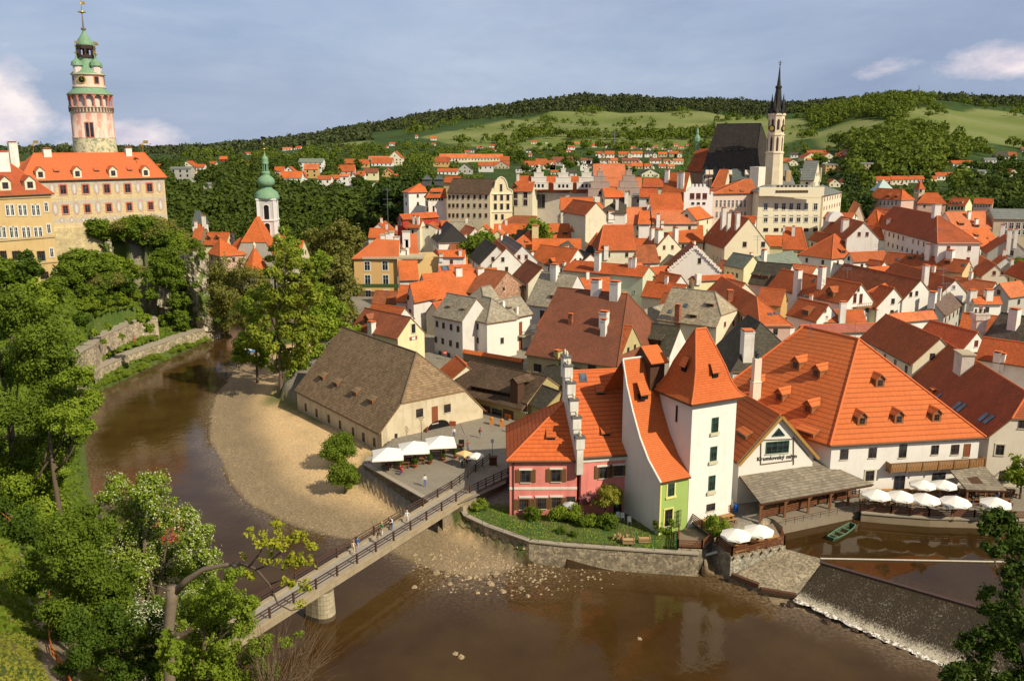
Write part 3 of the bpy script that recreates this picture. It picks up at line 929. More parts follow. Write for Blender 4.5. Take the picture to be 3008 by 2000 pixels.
water_sheet('river_water',RIVER,0.0,water_mat('river_water',(.046,.0225,.006),(.17,.12,.07),1.5,.06,.22),'brown shallow river water')
water_sheet('mill_pond_water',POOL,1.8,water_mat('pond_water',(.036,.018,.005),(.06,.03,.012),1.1,.04,.06),'still brown water above the weir',step=.4,grow=.5)
def zat(p,P):
 d=ray(p);t=P[1]/d.y;return CAMH+d.z*t
FR('barn')
barn=House('barn','long stone barn with steep brown shingle roof beside the sandy beach','barn',e0=(165,775),e1=(820,1110),r0=(465,275),r1=(1110,470),ze=5.3,sl=46,zg=1.9,roof='bb',wall='bar',ends=['g',(.40,5.2)],ov=.5,dirt=.6)
barn.win([(258,905),(341,948),(434,993),(521,1040),(621,1092),(701,1135),(784,1175)],.7,1.5,'k')
barn.win([(1130,947),(1343,912)],1.3,1.4,'km');barn.win([(1247,962)],1.15,2.9,'d',name='loft_door')
barn.win([(949,1124)],.5,.8,'k')
barn.dorm([(375,692),(483,742),(628,812),(752,875)],'shed',1.5,.75)
r=barn.hit((1277,1100),'wall');P,n=r[1],r[2];sdv=Vector((-n.y,n.x,0));base=Vector((P.x,P.y,barn.zg+.4))
m=MB();pts=[base+n*.04+sdv*(-2.1),base+n*.04+sdv*2.1]+[base+n*.04+sdv*2.1*math.cos(a*PI/10)+Vector((0,0,1.9+1.2*math.sin(a*PI/10)))for a in range(0,11)]
m.poly(pts);m.build('gateway',[M_BLK],barn.root)
for sg,nm in((-1,1),(1,1)):
 m=MB();m.obox(base+n*.5+sdv*(2.5*sg)+Vector((0,0,1.3)),sdv*.35*sg+n*.35,n*.04-sdv*.0,Vector((0,0,1.25)),0)
 m.build('gate_leaf',[wood((.30,.07,.03),'red_wood')],barn.root)
for i,q in enumerate(((1427,1085),(1462,1082))):
 r=barn.hit(q,'wall')
 if r:
  P,n=r[1],r[2];s2=Vector((-n.y,n.x,0));m=MB()
  m.obox(P+n*.12,s2*.6,n*.04,Vector((0,0,.5)));m.obox(P+n*.17+Vector((0,0,-.05)),s2*.35,n*.02,Vector((0,0,.2)),1)
  m.tube([P+n*.1+Vector((0,0,.5)),P+n*.1+Vector((0,0,1.1))],.03,5,2)
  o=m.build_at('tavern_sign',[flat((.33,.09,.04)),flat((.7,.6,.45)),M_BLK],P[:])
  tag(o,['red brown tavern board on the barn corner, nearer the gateway','red brown tavern board on the barn corner, nearer the wall edge'][i],'sign','boards hanging on the barn')
FR('barn')
yg=House('gabled_house','small yellow gabled house behind the barn with rusty red roof',e0=(600,298),e1=(955,382),r0=(690,150),r1=(1070,203),ze=11.6,sl=45,roof='br',roofmat=tile((.36,.11,.05),moss=.1),wall='yl',ends=['g','g'])
yg.win([(1082,300)],1.0,1.9,'bt');yg.dorm([(725,262)],'gable',1.6,1.2)
yg.chim([(765,370,262,52)])
r=yg.hit((1082,375),'wall')
if r:
 P,n=r[1],r[2];s2=Vector((-n.y,n.x,0));m=MB()
 for k in range(2):m.obox(P+n*.05+Vector((0,0,.22-.4*k)),s2*1.0,n*.04,Vector((0,0,.16)))
 m.obox(P+n*.1+Vector((0,0,0)),s2*.45,n*.03,Vector((0,0,.28)),1)
 m.build('painted_sign',[flat((.30,.07,.06)),flat((.75,.72,.66))],yg.root)
yd=House('low_house','low house with bright orange roof tucked behind the barn',e0=(1235,655),e1=(1312,745),r0=(1120,497),r1=(1432,570),ze=7.0,sl=38,roof='o',wall='cr',W=9,ends=['g','g'])
wk=House('workshop','long low workshop with dark brown boarded roof along the plaza','workshop',e0=(1322,770),e1=(1918,922),r0=(1450,540),r1=(2035,640),ze=6.6,sl=33,roof='db',wall='ye',wallmat=plaster((.42,.36,.16),.5),ends=['g','g'],ov=1.0)
for q in[(1428,885),(1935,905)]:wk.win([q],1.3,1.5,'k')
for q,c in(((1636,955),(.62,.20,.04)),((1812,990),(.60,.17,.03))):
 r=wk.hit(q,'wall')
 if r:
  P,n=r[1],r[2];s2=Vector((-n.y,n.x,0));m=MB()
  m.obox(P+n*.06,s2*1.15,n*.06,Vector((0,0,1.5)));m.obox(P+n*.14,s2*.72,n*.04,Vector((0,0,.85)),1);m.obox(P+n*.19,s2*.16,n*.02,Vector((0,0,.2)),2)
  m.build('poster_board',[M_DKW,flat(c),M_MDW],wk.root)
wk.win([(1725,975)],2.2,2.7,'k',name='door')
wk.win([(1490,910)],1.4,2.2,'km')
r=wk.hit((1690,760),'roof')
if r:
 P=r[1];u=wk.u;nn=wk.n;m=MB()
 A=wk.hit((1530,770),'roof')[1];B=wk.hit((1850,830),'roof')[1];upv=Vector((0,0,1))
 a2=A+nn*4.2;b2=B+nn*4.2;t4=Vector((0,0,4.2*.42+.85))
 q=[A+upv*.75-nn*.2,B+upv*.75-nn*.2,b2+t4,a2+t4]
 m.poly(q,0,[(0,0),((B-A).length,0),((B-A).length,4.8),(0,4.8)]);m.poly([v-upv*.15 for v in q][::-1],1)
 for i in range(4):m.poly([q[i]-upv*.15,q[(i+1)%4]-upv*.15,q[(i+1)%4],q[i]],1)
 m.poly([A,B,B+upv*.75,A+upv*.75],2)
 for i in range(9):
  c=A.lerp(B,i/8);m.bar(c-nn*.1,c-nn*.1+upv*.72,.1,mi=1)
 m.build('raised_vent_roof',[ROOF['db'],M_DKW,M_BLK],wk.roof)
 P=wk.hit((1880,840),'roof')[1];m=MB();an=math.atan2(u.y,u.x)
 m.box(P.x,P.y,P.z-.8,1.7,1.7,3.8,an,0)
 c=P+Vector((0,0,3.0));h2=1.15
 for sg in(-1,1):
  m.poly([c+u*h2*sg-nn*1.1,c-nn*1.1+upv*.9,c+nn*3.4+upv*.9,c+u*h2*sg+nn*3.4],1,[(0,0),(0,1.4),(4,1.4),(4,0)])
 m.poly([c+u*h2*.75-nn*.86,c-u*h2*.75-nn*.86,c-nn*.86+upv*.8],0)
 m.build('hoist_tower',[M_DKW,ROOF['db']],wk.roof)
FR('pink')
wk2=House('workshop','small dark brown shingled shed between the workshop and the pink house','shed',e0=(290,508),e1=(440,568),r0=(400,345),r1=(600,400),ze=7.2,sl=36,roof='dk',wall='ye',wallmat=plaster((.42,.36,.16),.5),ends=['g','g'],W=7)
wk3=House('workshop','upper brown shingled wing with a yellow chimney behind the stepped parapet','shed',e0=(395,350),e1=(590,415),r0=(485,225),r1=(640,262),ze=8.8,sl=36,roof='dk',wall='ye',wallmat=plaster((.42,.36,.16),.5),ends=['g','g'],W=7)
wk3 .chim([(535,245,178,45)],mat=plaster((.5,.45,.18),.3))
FR('pink')
pk=House('pink_house','pink riverside house with hipped orange roof and brown shutters',e0=(195,905),e1=(672,903),r0=(600,500),r1=(640,485),ze=10.2,sl=41,zg=2.7,roof='ob',wall='pk',ends=[None,'g'],ov=.45,dirt=.45)
pk.win([(322,1002),(523,998)],1.25,1.75,'bH');pk.win([(312,1188),(428,1184),(524,1178)],1.25,1.45,'bmH');pk.win([(620,1160)],1.2,1.0,'b')
for q in[(322,958),(523,953),(322,1140),(428,1138),(524,1135)]:
 r=pk.hit(q,'wall')
 if r:
  m=MB();P,n=r[1],r[2];m.obox(P+n*.06,Vector((-n.y,n.x,0))*.85,n*.06,Vector((0,0,.12)));m.build('lintel',[WM('w')],pk.root)
pk.band(0,6.3,.32,WM('w'));
pk.dorm([(492,765)],'hatch',1.0,.5,wallm=M_BLK)
m=MB();A=pk.walls[0][0];m.tube([(A.x+.5,A.y-.12,10),(A.x+.5,A.y-.12,2.7)],.07,6);m.build('downpipe',[M_GUT],pk.root)
pr=House('pink_house','taller pink house with steep orange roof between the stepped parapet and the green house',e0=(690,882),e1=(1066,858),r0=(668,308),r1=(952,298),ze=10.7,sl=50,zg=2.7,roof='ob',wall='pk',ends=['g','g'],ov=.35,go=.1,dirt=.5)
pr.win([(832,975)],1.1,1.75,'bH');pr.win([(934,965)],1.2,1.5,'bmH')
pr.win([(928,1185)],1.1,3.0,'k',name='door');pr.win([(1022,920)],.75,.8,'w')
pr.dorm([(818,468),(852,738)],'hatch',1.0,.5,wallm=M_BLK);pr.dorm([(700,355)],'sky',1.0,1.3)
pr.band(0,10.15,.45,WM('w'),.12,'cornice')
for q in[(832,935),(934,926)]:
 r=pr.hit(q,'wall')
 if r:
  m=MB();P,n=r[1],r[2];m.obox(P+n*.06,Vector((-n.y,n.x,0))*.85,n*.06,Vector((0,0,.12)));m.build('lintel',[WM('w')],pr.root)
st=pr;u,n=st.u,st.n
if n.y<0:print('n?')
S0=st.E0+(Vector((0,0,0)))
root=empty('parapet_wall',(S0 .x-.3,S0 .y,10),'stepped white renaissance parapet with stone knobs rising between the pink roofs','parapet')
m=MB();g2=MB();kn=MB()
hb=st.W/2;N_=5
for k in range(N_):
 b0=hb*k/N_-(.3 if k==0 else 0);b1=hb*(k+1)/N_
 ztop=st.ze+(b1)*st.tn+.55-.9*(1 if k<N_-1 else 0)*0
 c=S0+n*(b0+b1)/2-u*.25
 zt=st.ze+((b0+b1)/2)*st.tn+.9
 m.obox((c.x,c.y,(8.5+zt)/2),u*.42,n*(b1-b0)/2,Vector((0,0,(zt-8.5)/2)),0)
 a=S0+n*(b0+.45)-u*.25;b=S0+n*(b1-.25)-u*.25
 za=zt+.12;
 m.bar((a.x,a.y,za),(b.x,b.y,za+(b1-b0)*.55),1.05,.14,1)
 m.obox((S0 .x+n.x*(b0+.3)-u.x*.25,S0 .y+n.y*(b0+.3)-u.y*.25,zt+.35),u*.55,n*.42,Vector((0,0,.75)),0)
 m.obox((S0 .x+n.x*(b0+.3)-u.x*.25,S0 .y+n.y*(b0+.3)-u.y*.25,zt+1.15),u*.65,n*.52,Vector((0,0,.1)),1)
 kn.lathe((S0 .x+n.x*(b0+.3)-u.x*.25,S0 .y+n.y*(b0+.3)-u.y*.25,zt+1.25),[(.0,0),(.25,.02),(.1,.2),(.22,.4),(.2,.55),(.05,.75),(0,.95)],8)
top=S0+n*hb-u*.25
m.obox((top.x,top.y,st.ze+st.H+.6),u*.5,n*.8,Vector((0,0,1.4)),0);m.obox((top.x,top.y,st.ze+st.H+2.1),u*.6,n*.9,Vector((0,0,.12)),1)
for q in(-.6,.6):kn.lathe((top.x+n.x*q,top.y+n.y*q,st.ze+st.H+2.2),[(0,0),(.22,.02),(.1,.2),(.2,.4),(0,.8)],8)
m.build('wall',[WM('w',.45),flat((.14,.135,.13))],root);kn.build('finial',[WM('cr',.4)],root,True)
TC=G((1385,1328),3.0);TR=G((1672,1262),3.0)
dr_=(TR-TC);dr_.z=0;dr_.normalize();dl_=Vector((-dr_.y,dr_.x,0))
TWd=6.9;ztop=zat((1412,508),TC)
root=empty('mill_tower',(TC+dr_*TWd/2+dl_*TWd/2)[:],'square white mill tower with pointed orange roof beside the river','tower')
def bodybox(m,O,a,b,la,lb,z0,z1,mi=0):
 P=[O,O+a*la,O+a*la+b*lb,O+b*lb]
 for i in range(4):
  A,B=P[i],P[(i+1)%4];L=(B-A).length
  m.poly([(A.x,A.y,z0),(B.x,B.y,z0),(B.x,B.y,z1),(A.x,A.y,z1)],mi,[(0,z0),(L,z0),(L,z1),(0,z1)])
 m.poly([(p.x,p.y,z1)for p in P],mi)
m=MB();bodybox(m,TC,dr_,dl_,TWd,TWd,1.0,ztop);m.build('wall',[plaster((.86,.83,.77),.16)],root)
apex=zat((1500,36),TC+dr_*3.4+dl_*3.4)
cen=TC+dr_*TWd/2+dl_*TWd/2;m=MB()
prof=[(TWd/2+.75,ztop-.25),(TWd/2+.05,ztop+.45),(TWd/2-.6,ztop+1.7),(TWd/2-1.15,ztop+3.5),(.22,apex)]
rdg=.75
def ring(hw,z,i):
 ex=rdg*(i/4.0)
 return[cen+dr_*(sx*(hw+(ex if i==4 else 0)))+dl_*(sy*hw)+Vector((0,0,z-cen.z))for sx,sy in((-1,-1),(1,-1),(1,1),(-1,1))]
v=0
for i in range(4):
 Ra=ring(prof[i][0],prof[i][1],i);Rb=ring(prof[i+1][0]if i<3 else.06,prof[i+1][1],i+1)
 dv=math.hypot(prof[i][0]-prof[i+1][0],prof[i][1]-prof[i+1][1])
 for k in range(4):
  a,b,c,d=Ra[k],Ra[(k+1)%4],Rb[(k+1)%4],Rb[k];w0=(b-a).length/2;w1=(c-d).length/2
  m.poly([a,b,c,d],0,[(-w0,v),(w0,v),(w1,v+dv),(-w1,v+dv)])
 for k in range(4):m.tube([Ra[k]+Vector((0,0,.03)),Rb[k]+Vector((0,0,.03))],.1,6,1)
 v+=dv
R0=ring(prof[0][0],prof[0][1],0)
for k in range(4):a,b=R0[k],R0[(k+1)%4];m.bar(a-Vector((0,0,.12)),b-Vector((0,0,.12)),.16,.2,2)
m.poly([p-Vector((0,0,.1))for p in R0][::-1],2)
Rt=ring(.06,apex,4);m.tube([Rt[0]+Vector((0,0,.05)),Rt[1]+Vector((0,0,.05))],.14,6,1)
twroof=m.build('roof',[tile((.64,.145,.036),row=.3,var=.2,blotch=.2),ROOFCAP,M_GUT],root)
class Q:pass
TW=Q()
def wall_hit(O,a,la,p):
 nn=Vector((a.y,-a.x,0))
 d=ray(p);t=(O-CAM).dot(nn)/d.dot(nn);return CAM+d*t,(nn if nn.dot(CAM-O)>0 else-nn)
def put_win(root,O,a,pts,w,h,kind,name='window'):
 f,g=win_mesh(w,h,kind)
 for p in pts:
  P,n=wall_hit(O,a,0,p);rz=math.atan2(n.y,n.x)+PI/2
  o=mesh_obj(name,f,root,P-wloc(root)+n*.012,rz);mesh_obj('pane',g,o)
put_win(root,TC,dr_,[(1568,668),(1558,858),(1547,1048)],1.05,2.0,'gm');put_win(root,TC,dr_,[(1540,1207)],1.35,.95,'k')
put_win(root,TC,dl_,[(1318,592)],.35,2.1,'k')
for q in[(1563,725),(1553,913),(1541,1112)]:
 m=MB();P,n=wall_hit(TC,dr_,0,q);m.obox(P+n*.1,dr_*.7,n*.14,Vector((0,0,.2)))
 m.build('stone_sill',[flat((.60,.56,.40))],root)
for q,fa in(((1567,345),dr_),((1367,305),dl_)):
 out=Vector((dr_.y,-dr_.x,0))if fa is dr_ else-dr_
 i0,i1=prof[2],prof[3]
 P0=cen+out*i0[0];P0 .z=i0[1];sl_=(i1[1]-i0[1])/(i0[0]-i1[0]);Np=Vector((out.x*sl_,out.y*sl_,1)).normalized()
 d=ray(q);t=(P0-CAM).dot(Np)/d.dot(Np);P=CAM+d*t;m=MB();upv=Vector((0,0,1));F0=P+out*.1
 m.obox(F0+out*(-.2)+upv*.15,fa*.42,out*.3,upv*.32,1)
 q4=[F0-fa*.65+out*.35+upv*.5,F0+fa*.65+out*.35+upv*.5,F0+fa*.6-out*.35+upv*1.7,F0-fa*.6-out*.35+upv*1.7]
 if(q4[1]-q4[0]).cross(q4[2]-q4[0]).z<0:q4=q4[::-1]
 m.poly(q4,0,[(0,0),(1.2,0),(1.2,1.2),(0,1.2)]);m.poly([p-upv*.08 for p in q4][::-1],2)
 m.build('dormer',[tile((.64,.145,.036),row=.3,var=.2,blotch=.2),M_BLK,M_MDW],twroof)
GR=TC+Vector((0,0,0))-dr_*.05;GL=GR-dr_*4.3
nb=dl_
root=empty('green_house',((GR+GL)/2)[:],'narrow green house whose sweeping orange roof runs down beside the white tower','house')
zE=zat((1195,1040),GL)
prof2=[]
for q in[(1195,1042),(1130,895),(1075,750),(1027,575),(987,400),(962,235)]:
 P,n=wall_hit(GL-dr_*.2,nb,0,q);prof2 .append(((P-GL).dot(nb),P.z))
print('green prof',[(round(a,1),round(b,1))for a,b in prof2])
prof2=[(-.35,zE)]+[(max(a,.2),z)for a,z in prof2[1:]]
m=MB();v=0;wd=4.55
pL=[GL-dr_*.2+nb*b+Vector((0,0,z-GL.z))for b,z in prof2]
for i in range(len(pL)-1):
 a,b=pL[i],pL[i+1];dv=(b-a).length
 m.poly([a,a+dr_*wd,b+dr_*wd,b],0,[(0,v),(wd,v),(wd,v+dv),(0,v+dv)]);v+=dv
 m.tube([a,b],.14,6,1)
bk_=pL[-1]+nb*5-Vector((0,0,6));m.poly([pL[-1],pL[-1]+dr_*wd,bk_+dr_*wd,bk_],0,[(0,0),(wd,0),(wd,7),(0,7)])
m.tube([pL[-1],pL[-1]+dr_*wd],.13,6,1);m.bar(pL[0]-Vector((0,0,.1)),pL[0]+dr_*wd-Vector((0,0,.1)),.12,.16,2)
ghroof=m.build('roof',[tile((.66,.155,.038),row=.28,var=.2,blotch=.2),WM('w'),M_GUT],root)
zb=1.2
side=[GL+nb*0,GL+nb*prof2[-1][0]]
m=MB();lo=[(GL.x,GL.y,zb)]
poly=[Vector((GL.x,GL.y,zb))]+[Vector((GL.x,GL.y,0))+nb*max(b,0)+Vector((0,0,z-.12))for b,z in prof2]+[Vector((GL.x,GL.y,zb))+nb*prof2[-1][0]]
m.poly(poly,0);m.poly([p+dr_*4.1 for p in poly][::-1],0)
m.build('wall',[plaster((.80,.77,.72),.2)],root)
m=MB();m.poly([(GL.x,GL.y,zb),(GR.x,GR.y,zb),(GR.x,GR.y,zE+.2),(GL.x,GL.y,zE+.2)]);
m.obox((GL+Vector((0,0,(zE+zb)/2-GL.z)))+dr_*.08-nb*.03,dr_*.12,nb*.05,Vector((0,0,(zE-zb)/2)),1)
m.build('front_wall',[plaster((.36,.50,.145),.15),flat((.72,.68,.2))],root)
put_win(root,GL-nb*.0,dr_,[(1279,1092)],1.0,1.65,'gm');put_win(root,GL,dr_,[(1262,1275)],1.15,2.2,'k','door')
P,n=wall_hit(GL,dr_,0,(1279,1092));m=MB();
for s_ in(-1,1):m.obox(P+n*.03+dr_*.62*s_,dr_*.1,n*.03,Vector((0,0,.95)))
m.obox(P+n*.03+Vector((0,0,.95)),dr_*.72,n*.03,Vector((0,0,.1)));m.obox(P+n*.08-Vector((0,0,1.0)),dr_*.8,n*.1,Vector((0,0,.12)))
m.build('window_surround',[flat((.74,.70,.22))],root);m=MB()
P,n=wall_hit(GL,dr_,0,(1262,1275))
for s_ in(-1,1):m.obox(P+n*.03+dr_*.68*s_,dr_*.09,n*.03,Vector((0,0,1.15)))
m.obox(P+n*.03+Vector((0,0,1.18)),dr_*.77,n*.03,Vector((0,0,.09)))
m.build('door_surround',[flat((.74,.70,.22))],root)
P,n=wall_hit(GL,dr_,0,(1320,1275));m=MB()
for k in range(6):m.bar(P+n*.3+dr_*(-.35+.14*k)-Vector((0,0,1.1)),P+n*.3+dr_*(-.35+.14*k)+Vector((0,0,1.1)),.035)
for k in range(4):m.bar(P+n*.3-dr_*.38+Vector((0,0,-1.05+.7*k)),P+n*.3+dr_*.38+Vector((0,0,-1.05+.7*k)),.04)
m.build('door_grille',[M_BLK],root)
i=3;A=pL[i];nn=Vector((0,0,1));c0=pL[3].lerp(pL[4],.45)+dr_*1.75
m=MB();t_=(pL[4]-pL[3]).normalized();out=-nb
m.obox(c0+out*.3+nn*.15,dr_*.55,out*.4,nn*.3,1)
q4=[c0-dr_*.75+out*1.0+nn*.55,c0+dr_*.75+out*1.0+nn*.55,c0+dr_*.6-out*.3+nn*2.2,c0-dr_*.6-out*.3+nn*2.2]
m.poly(q4,0,[(0,0),(1.4,0),(1.4,1.8),(0,1.8)]);m.poly([p-nn*.1 for p in q4][::-1],2)
m.build('dormer',[tile((.66,.155,.038),row=.28,var=.2,blotch=.2),M_BLK,M_MDW],ghroof)
c1=pL[5]+dr_*4.3-nb*.6-nn*2.0;m=MB()
m.obox(c1+nn*(-.6),dr_*1.1,nb*1.0,nn*2.1,0)
q4=[c1-dr_*1.4-nb*1.6+nn*1.5,c1+dr_*1.4-nb*1.6+nn*1.5,c1+dr_*1.3+nb*1.0+nn*3.3,c1-dr_*1.3+nb*1.0+nn*3.3]
m.poly(q4,1,[(0,0),(2.8,0),(2.8,3),(0,3)]);m.poly([p-nn*.12 for p in q4][::-1],0)
m.poly([c1-dr_*1.4-nb*1.6+nn*1.5,c1-dr_*1.3+nb*1.0+nn*3.3,c1-dr_*1.3+nb*2.6+nn*1.4],0)
m.build('lookout_dormer',[M_DKW,tile((.66,.155,.038),row=.28,var=.2,blotch=.2)],ghroof)
FR('mill')
mze=10.3
E1=G((740,917),mze);E2=G((1768,860),mze)
fu=(E2-E1).normalized();fn=Vector((-fu.y,fu.x,0))
tnm=math.tan(R_(45));Np=Vector((-fn.x*tnm,-fn.y*tnm,1)).normalized()
d=ray((930,215));t=(E1-CAM).dot(Np)/d.dot(Np);A1=CAM+d*t
A0=G((570,130),A1 .z)
El=G((600,872),mze);lu=(El-E1).normalized()
L0=A0+(A0-A1).normalized()*2;
E0=E1+lu*((A0-A1).length+13);E0 .z=mze
E3=E2+(A0-A1).normalized()*((A0-A1).length+16);E3 .z=mze
print('mill',[tuple(round(c,1)for c in q)for q in(E1,E2,A1,A0,E0,E3)])
root=empty('mill_building',((E1+E2)/2+fn*8-Vector((0,0,mze-3)))[:],'largest white riverside mill with a huge orange hipped roof and wooden dormers','mill')
rmM=ROOF['mil'];m=MB();MT=[]
def rpoly(pts,eave,mi=0):
 a,b=eave;uu=(b-a).normalized();nrm=None
 uv=[]
 for p in pts:
  al=(p-a).dot(uu);perp=(p-a)-uu*al;uv.append((al,perp.length))
 if(pts[1]-pts[0]).cross(pts[2]-pts[0]).z<0:pts=pts[::-1];uv=uv[::-1]
 m.poly(pts,mi,uv);m.poly([p-Vector((0,0,.25))for p in pts][::-1],2)
 for i in range(len(pts)):
  p,q=pts[i],pts[(i+1)%len(pts)]
  m.poly([p-Vector((0,0,.25)),q-Vector((0,0,.25)),q,p],2)
 MT.append(pts)
rpoly([E1,E2,A1],(E1,E2));rpoly([E0,E1,A1,A0],(E1,E0));rpoly([E2,E3,A0,A1],(E2,E3));rpoly([E3,E0,A0],(E3,E0))
for a,b in((E1,A1),(A1,A0),(E2,A1),(E0,A0),(E3,A0)):m.tube([a+Vector((0,0,.05)),b+Vector((0,0,.05))],.17,6,1)
m.tube([E1-Vector((0,0,.1))-fn*.08,E2-Vector((0,0,.1))-fn*.08],.08,5,3)
mroof=m.build('roof',[rmM,ROOFCAP,M_OLW,M_GUT],root)
m=MB();ins=.55;W=[E1+fu*ins+fn*ins,E2-fu*ins+fn*ins,E3-fu*1-fn*1,E0+fu*ins+fn*.5]
for i in range(4):
 a,b=W[i],W[(i+1)%4];L=(b-a).length
 m.poly([(a.x,a.y,1),(b.x,b.y,1),(b.x,b.y,mze+.15),(a.x,a.y,mze+.15)],0,[(0,0),(L,0),(L,9),(0,9)])
m.build('wall',[plaster((.82,.79,.74),.22)],root)
class FakeH:
 pass
mh=FakeH();mh.walls=[[Vector((W[i].x,W[i].y,1)),Vector((W[(i+1)%4].x,W[(i+1)%4].y,1)),Vector((W[(i+1)%4].x,W[(i+1)%4].y,mze)),Vector((W[i].x,W[i].y,mze))]for i in range(4)]
mh.tops=MT;mh.root=root;mh.roof=mroof;mh.rm=rmM;mh.u=fu
for nm in('hit','win','dorm','chim'):setattr(mh,nm,getattr(House,nm).__get__(mh))
mh.win([(833,972),(1020,962)],1.15,1.45,'k');mh.win([(1430,942)],1.1,1.35,'k');mh.win([(1562,940)],1.2,1.45,'bm')
mh.win([(1219,950)],1.1,1.9,'k',name='window');mh.win([(1640,945)],1.0,1.9,'d',name='balcony_door')
mh.win([(1000,1112)],1.3,1.5,'bt');mh.win([(1195,1165)],1.6,2.3,'k',name='door');mh.win([(1455,1120)],2.0,1.2,'k')
mh.dorm([(1068,532),(950,782),(1192,770),(1440,758)],'gable',1.35,1.25,wallm=wood((.30,.12,.05),'red_brown_wood'))
mh.dorm([(510,415),(645,470),(400,625),(590,705)],'gable',1.5,1.3,wallm=wood((.30,.12,.05),'red_brown_wood'))
mh.dorm([(232,545)],'gable',1.5,1.3,wallm=wood((.30,.12,.05),'red_brown_wood'))
mh.dorm([(570,850)],'shed',3.0,.7,wallm=wood((.30,.12,.05),'red_brown_wood'))
P=mh.hit((245,600),'roof')[1];hC=(600-355)*_fr[2]/FPX*(P-CAM).length*1.05;an=math.atan2(fu.y,fu.x)
m=MB();m.box(P.x,P.y,P.z-2.5,1.25,1.25,2.5+hC*.42,an);m.box(P.x,P.y,P.z+hC*.42,1.05,1.05,hC*.58,an);m.box(P.x,P.y,P.z+hC*.42-.1,1.4,1.4,.12,an)
m.lathe((P.x,P.y,P.z+hC),[(.35,0),(.35,.7),(.5,.75),(.3,1.1),(0,1.15)],10,1);m.build('chimney',[plaster((.80,.74,.60),.3),flat((.06,.06,.06))],mroof)
P0,nn=wall_hit(W[0],fu,0,(1110,1020));P1,_=wall_hit(W[0],fu,0,(1722,1000));zf=6.35
out=-fn;m=MB();a=Vector((P0 .x,P0 .y,zf));b=Vector((P1 .x,P1 .y,zf));dpt=1.25
m.obox((a+b)/2+out*dpt/2,(b-a)/2,out*dpt/2,Vector((0,0,.09)),0)
n_=36
for i in range(n_+1):
 c=a.lerp(b,i/n_)+out*dpt;m.obox(c+Vector((0,0,.6)),fu*((b-a).length/n_*.42),out*.03,Vector((0,0,.5)),0)
for i in range(7):
 c=a.lerp(b,i/6)+out*(dpt+.04);m.obox(c+Vector((0,0,.45)),fu*.09,out*.06,Vector((0,0,.75)),1)
 m.bar(a.lerp(b,i/6)+Vector((0,0,-.15)),c+Vector((0,0,-.15)),.16,.16,1)
m.bar(a+out*dpt+Vector((0,0,1.15)),b+out*dpt+Vector((0,0,1.15)),.14,.1,1)
for c in(a,b):
 for k in range(5):m.obox(c+out*(dpt*(k+.5)/5)+Vector((0,0,.6)),fu*.03,out*.1,Vector((0,0,.5)),0)
m.build('balcony',[wood((.30,.155,.06),'balcony_wood'),wood((.22,.11,.045),'post_wood')],root)
gw=gable_house('mill_wing','white half timbered mill wing with the painted inscription above the canopy',(128,1030),(652,985),(413,712),17,8.6,zg=3,roof='mil',wall='w',cat='mill',go=.25,ov=.4,dirt=.08)
gO=gw.walls[2];A=min([p for p in gO],key=lambda p:p.x+p.z*.0)
bs=[p for p in gO if abs(p.z-min(q.z for q in gO))<.01];bs.sort(key=lambda p:p.x);gA,gB=bs
gd=(gB-gA).normalized()
put_win(gw.root,gA,gd,[(393,925)],3.4,1.7,'gm')
def quadp(*qs):return[wall_hit(gA,gd,0,q)[0]for q in qs]
nn=wall_hit(gA,gd,0,(393,925))[1]
m=MB();tri=[p+nn*.05 for p in quadp((357,853),(440,847),(402,800))];m.poly(tri,0)
for i in range(3):m.bar(tri[i],tri[(i+1)%3],.1,.1,1)
m.build('triangular_window',[M_GL,M_FRG],gw.root)
m=MB()
for q in[((285,870),(282,1040)),((498,858),(498,1040)),((300,878),(500,870)),((136,1042),(300,880)),((500,865),(600,985)),((286,1038),(500,1010))]:
 a,b=quadp(*q);m.bar(a+nn*.04,b+nn*.04,.14,.08)
m.build('timber_frame',[wood((.13,.06,.03))],gw.root)
m=MB()
for q in[((413,718),(128,1040)),((413,718),(655,995))]:
 a,b=quadp(*q);m.bar(a+nn*.5,b+nn*.5,.12,.38)
m.build('bargeboard',[wood((.40,.22,.06))],gw.root)
fc=bpy.data.curves.new('inscription','FONT');fc.body='Krumlovsk\u00fd ml\u00fdn';fc.size=.78;fc.extrude=.02;fc.offset=.012;fc.align_x='CENTER';fc.space_character=1.08
fo=bpy.data.objects.new('tmp',fc);COL.objects.link(fo);bpy.context.view_layer.update()
tm=bpy.data.meshes.new_from_object(fo.evaluated_get(bpy.context.evaluated_depsgraph_get()));bpy.data.objects.remove(fo)
tm.materials.clear();tm.materials.append(flat((.02,.018,.015)));tm.name='inscription'
P,nn=wall_hit(gA,gd,0,(390,1004));o=mesh_obj('inscription',tm,gw.root,P-wloc(gw.root)+nn*.05)
o.rotation_euler=(PI/2,0,math.atan2(gd.y,gd.x))
o['label']='old style black painted lettering naming the mill'
gw.dorm([(155,860)],'shed',2.6,.7)
cb0=G((120,1082),6.9);cb1=G((640,998),7.6);cf0=G((285,1297),5.4);cf1=G((1028,1168),5.4)
root=empty('canopy',(cf0 .x+5,cf0 .y+3,3),'grey shingled canopy on timber posts over the riverside terrace','canopy')
m=MB();upv=Vector((0,0,1));q=[cf0,cf1,cb1,cb0];ln=(cf1-cf0).length
e=(cf1-cf0).normalized();uv=[((p-cf0).dot(e),((p-cf0)-e*(p-cf0).dot(e)).length)for p in q]
m.poly(q,0,uv);m.poly([p-upv*.2 for p in q][::-1],1)
for i in range(4):m.poly([q[i]-upv*.2,q[(i+1)%4]-upv*.2,q[(i+1)%4],q[i]],1)
m.build('roof',[ROOF['wood'],M_DKW],root)
bk=Vector((-e.y,e.x,0))
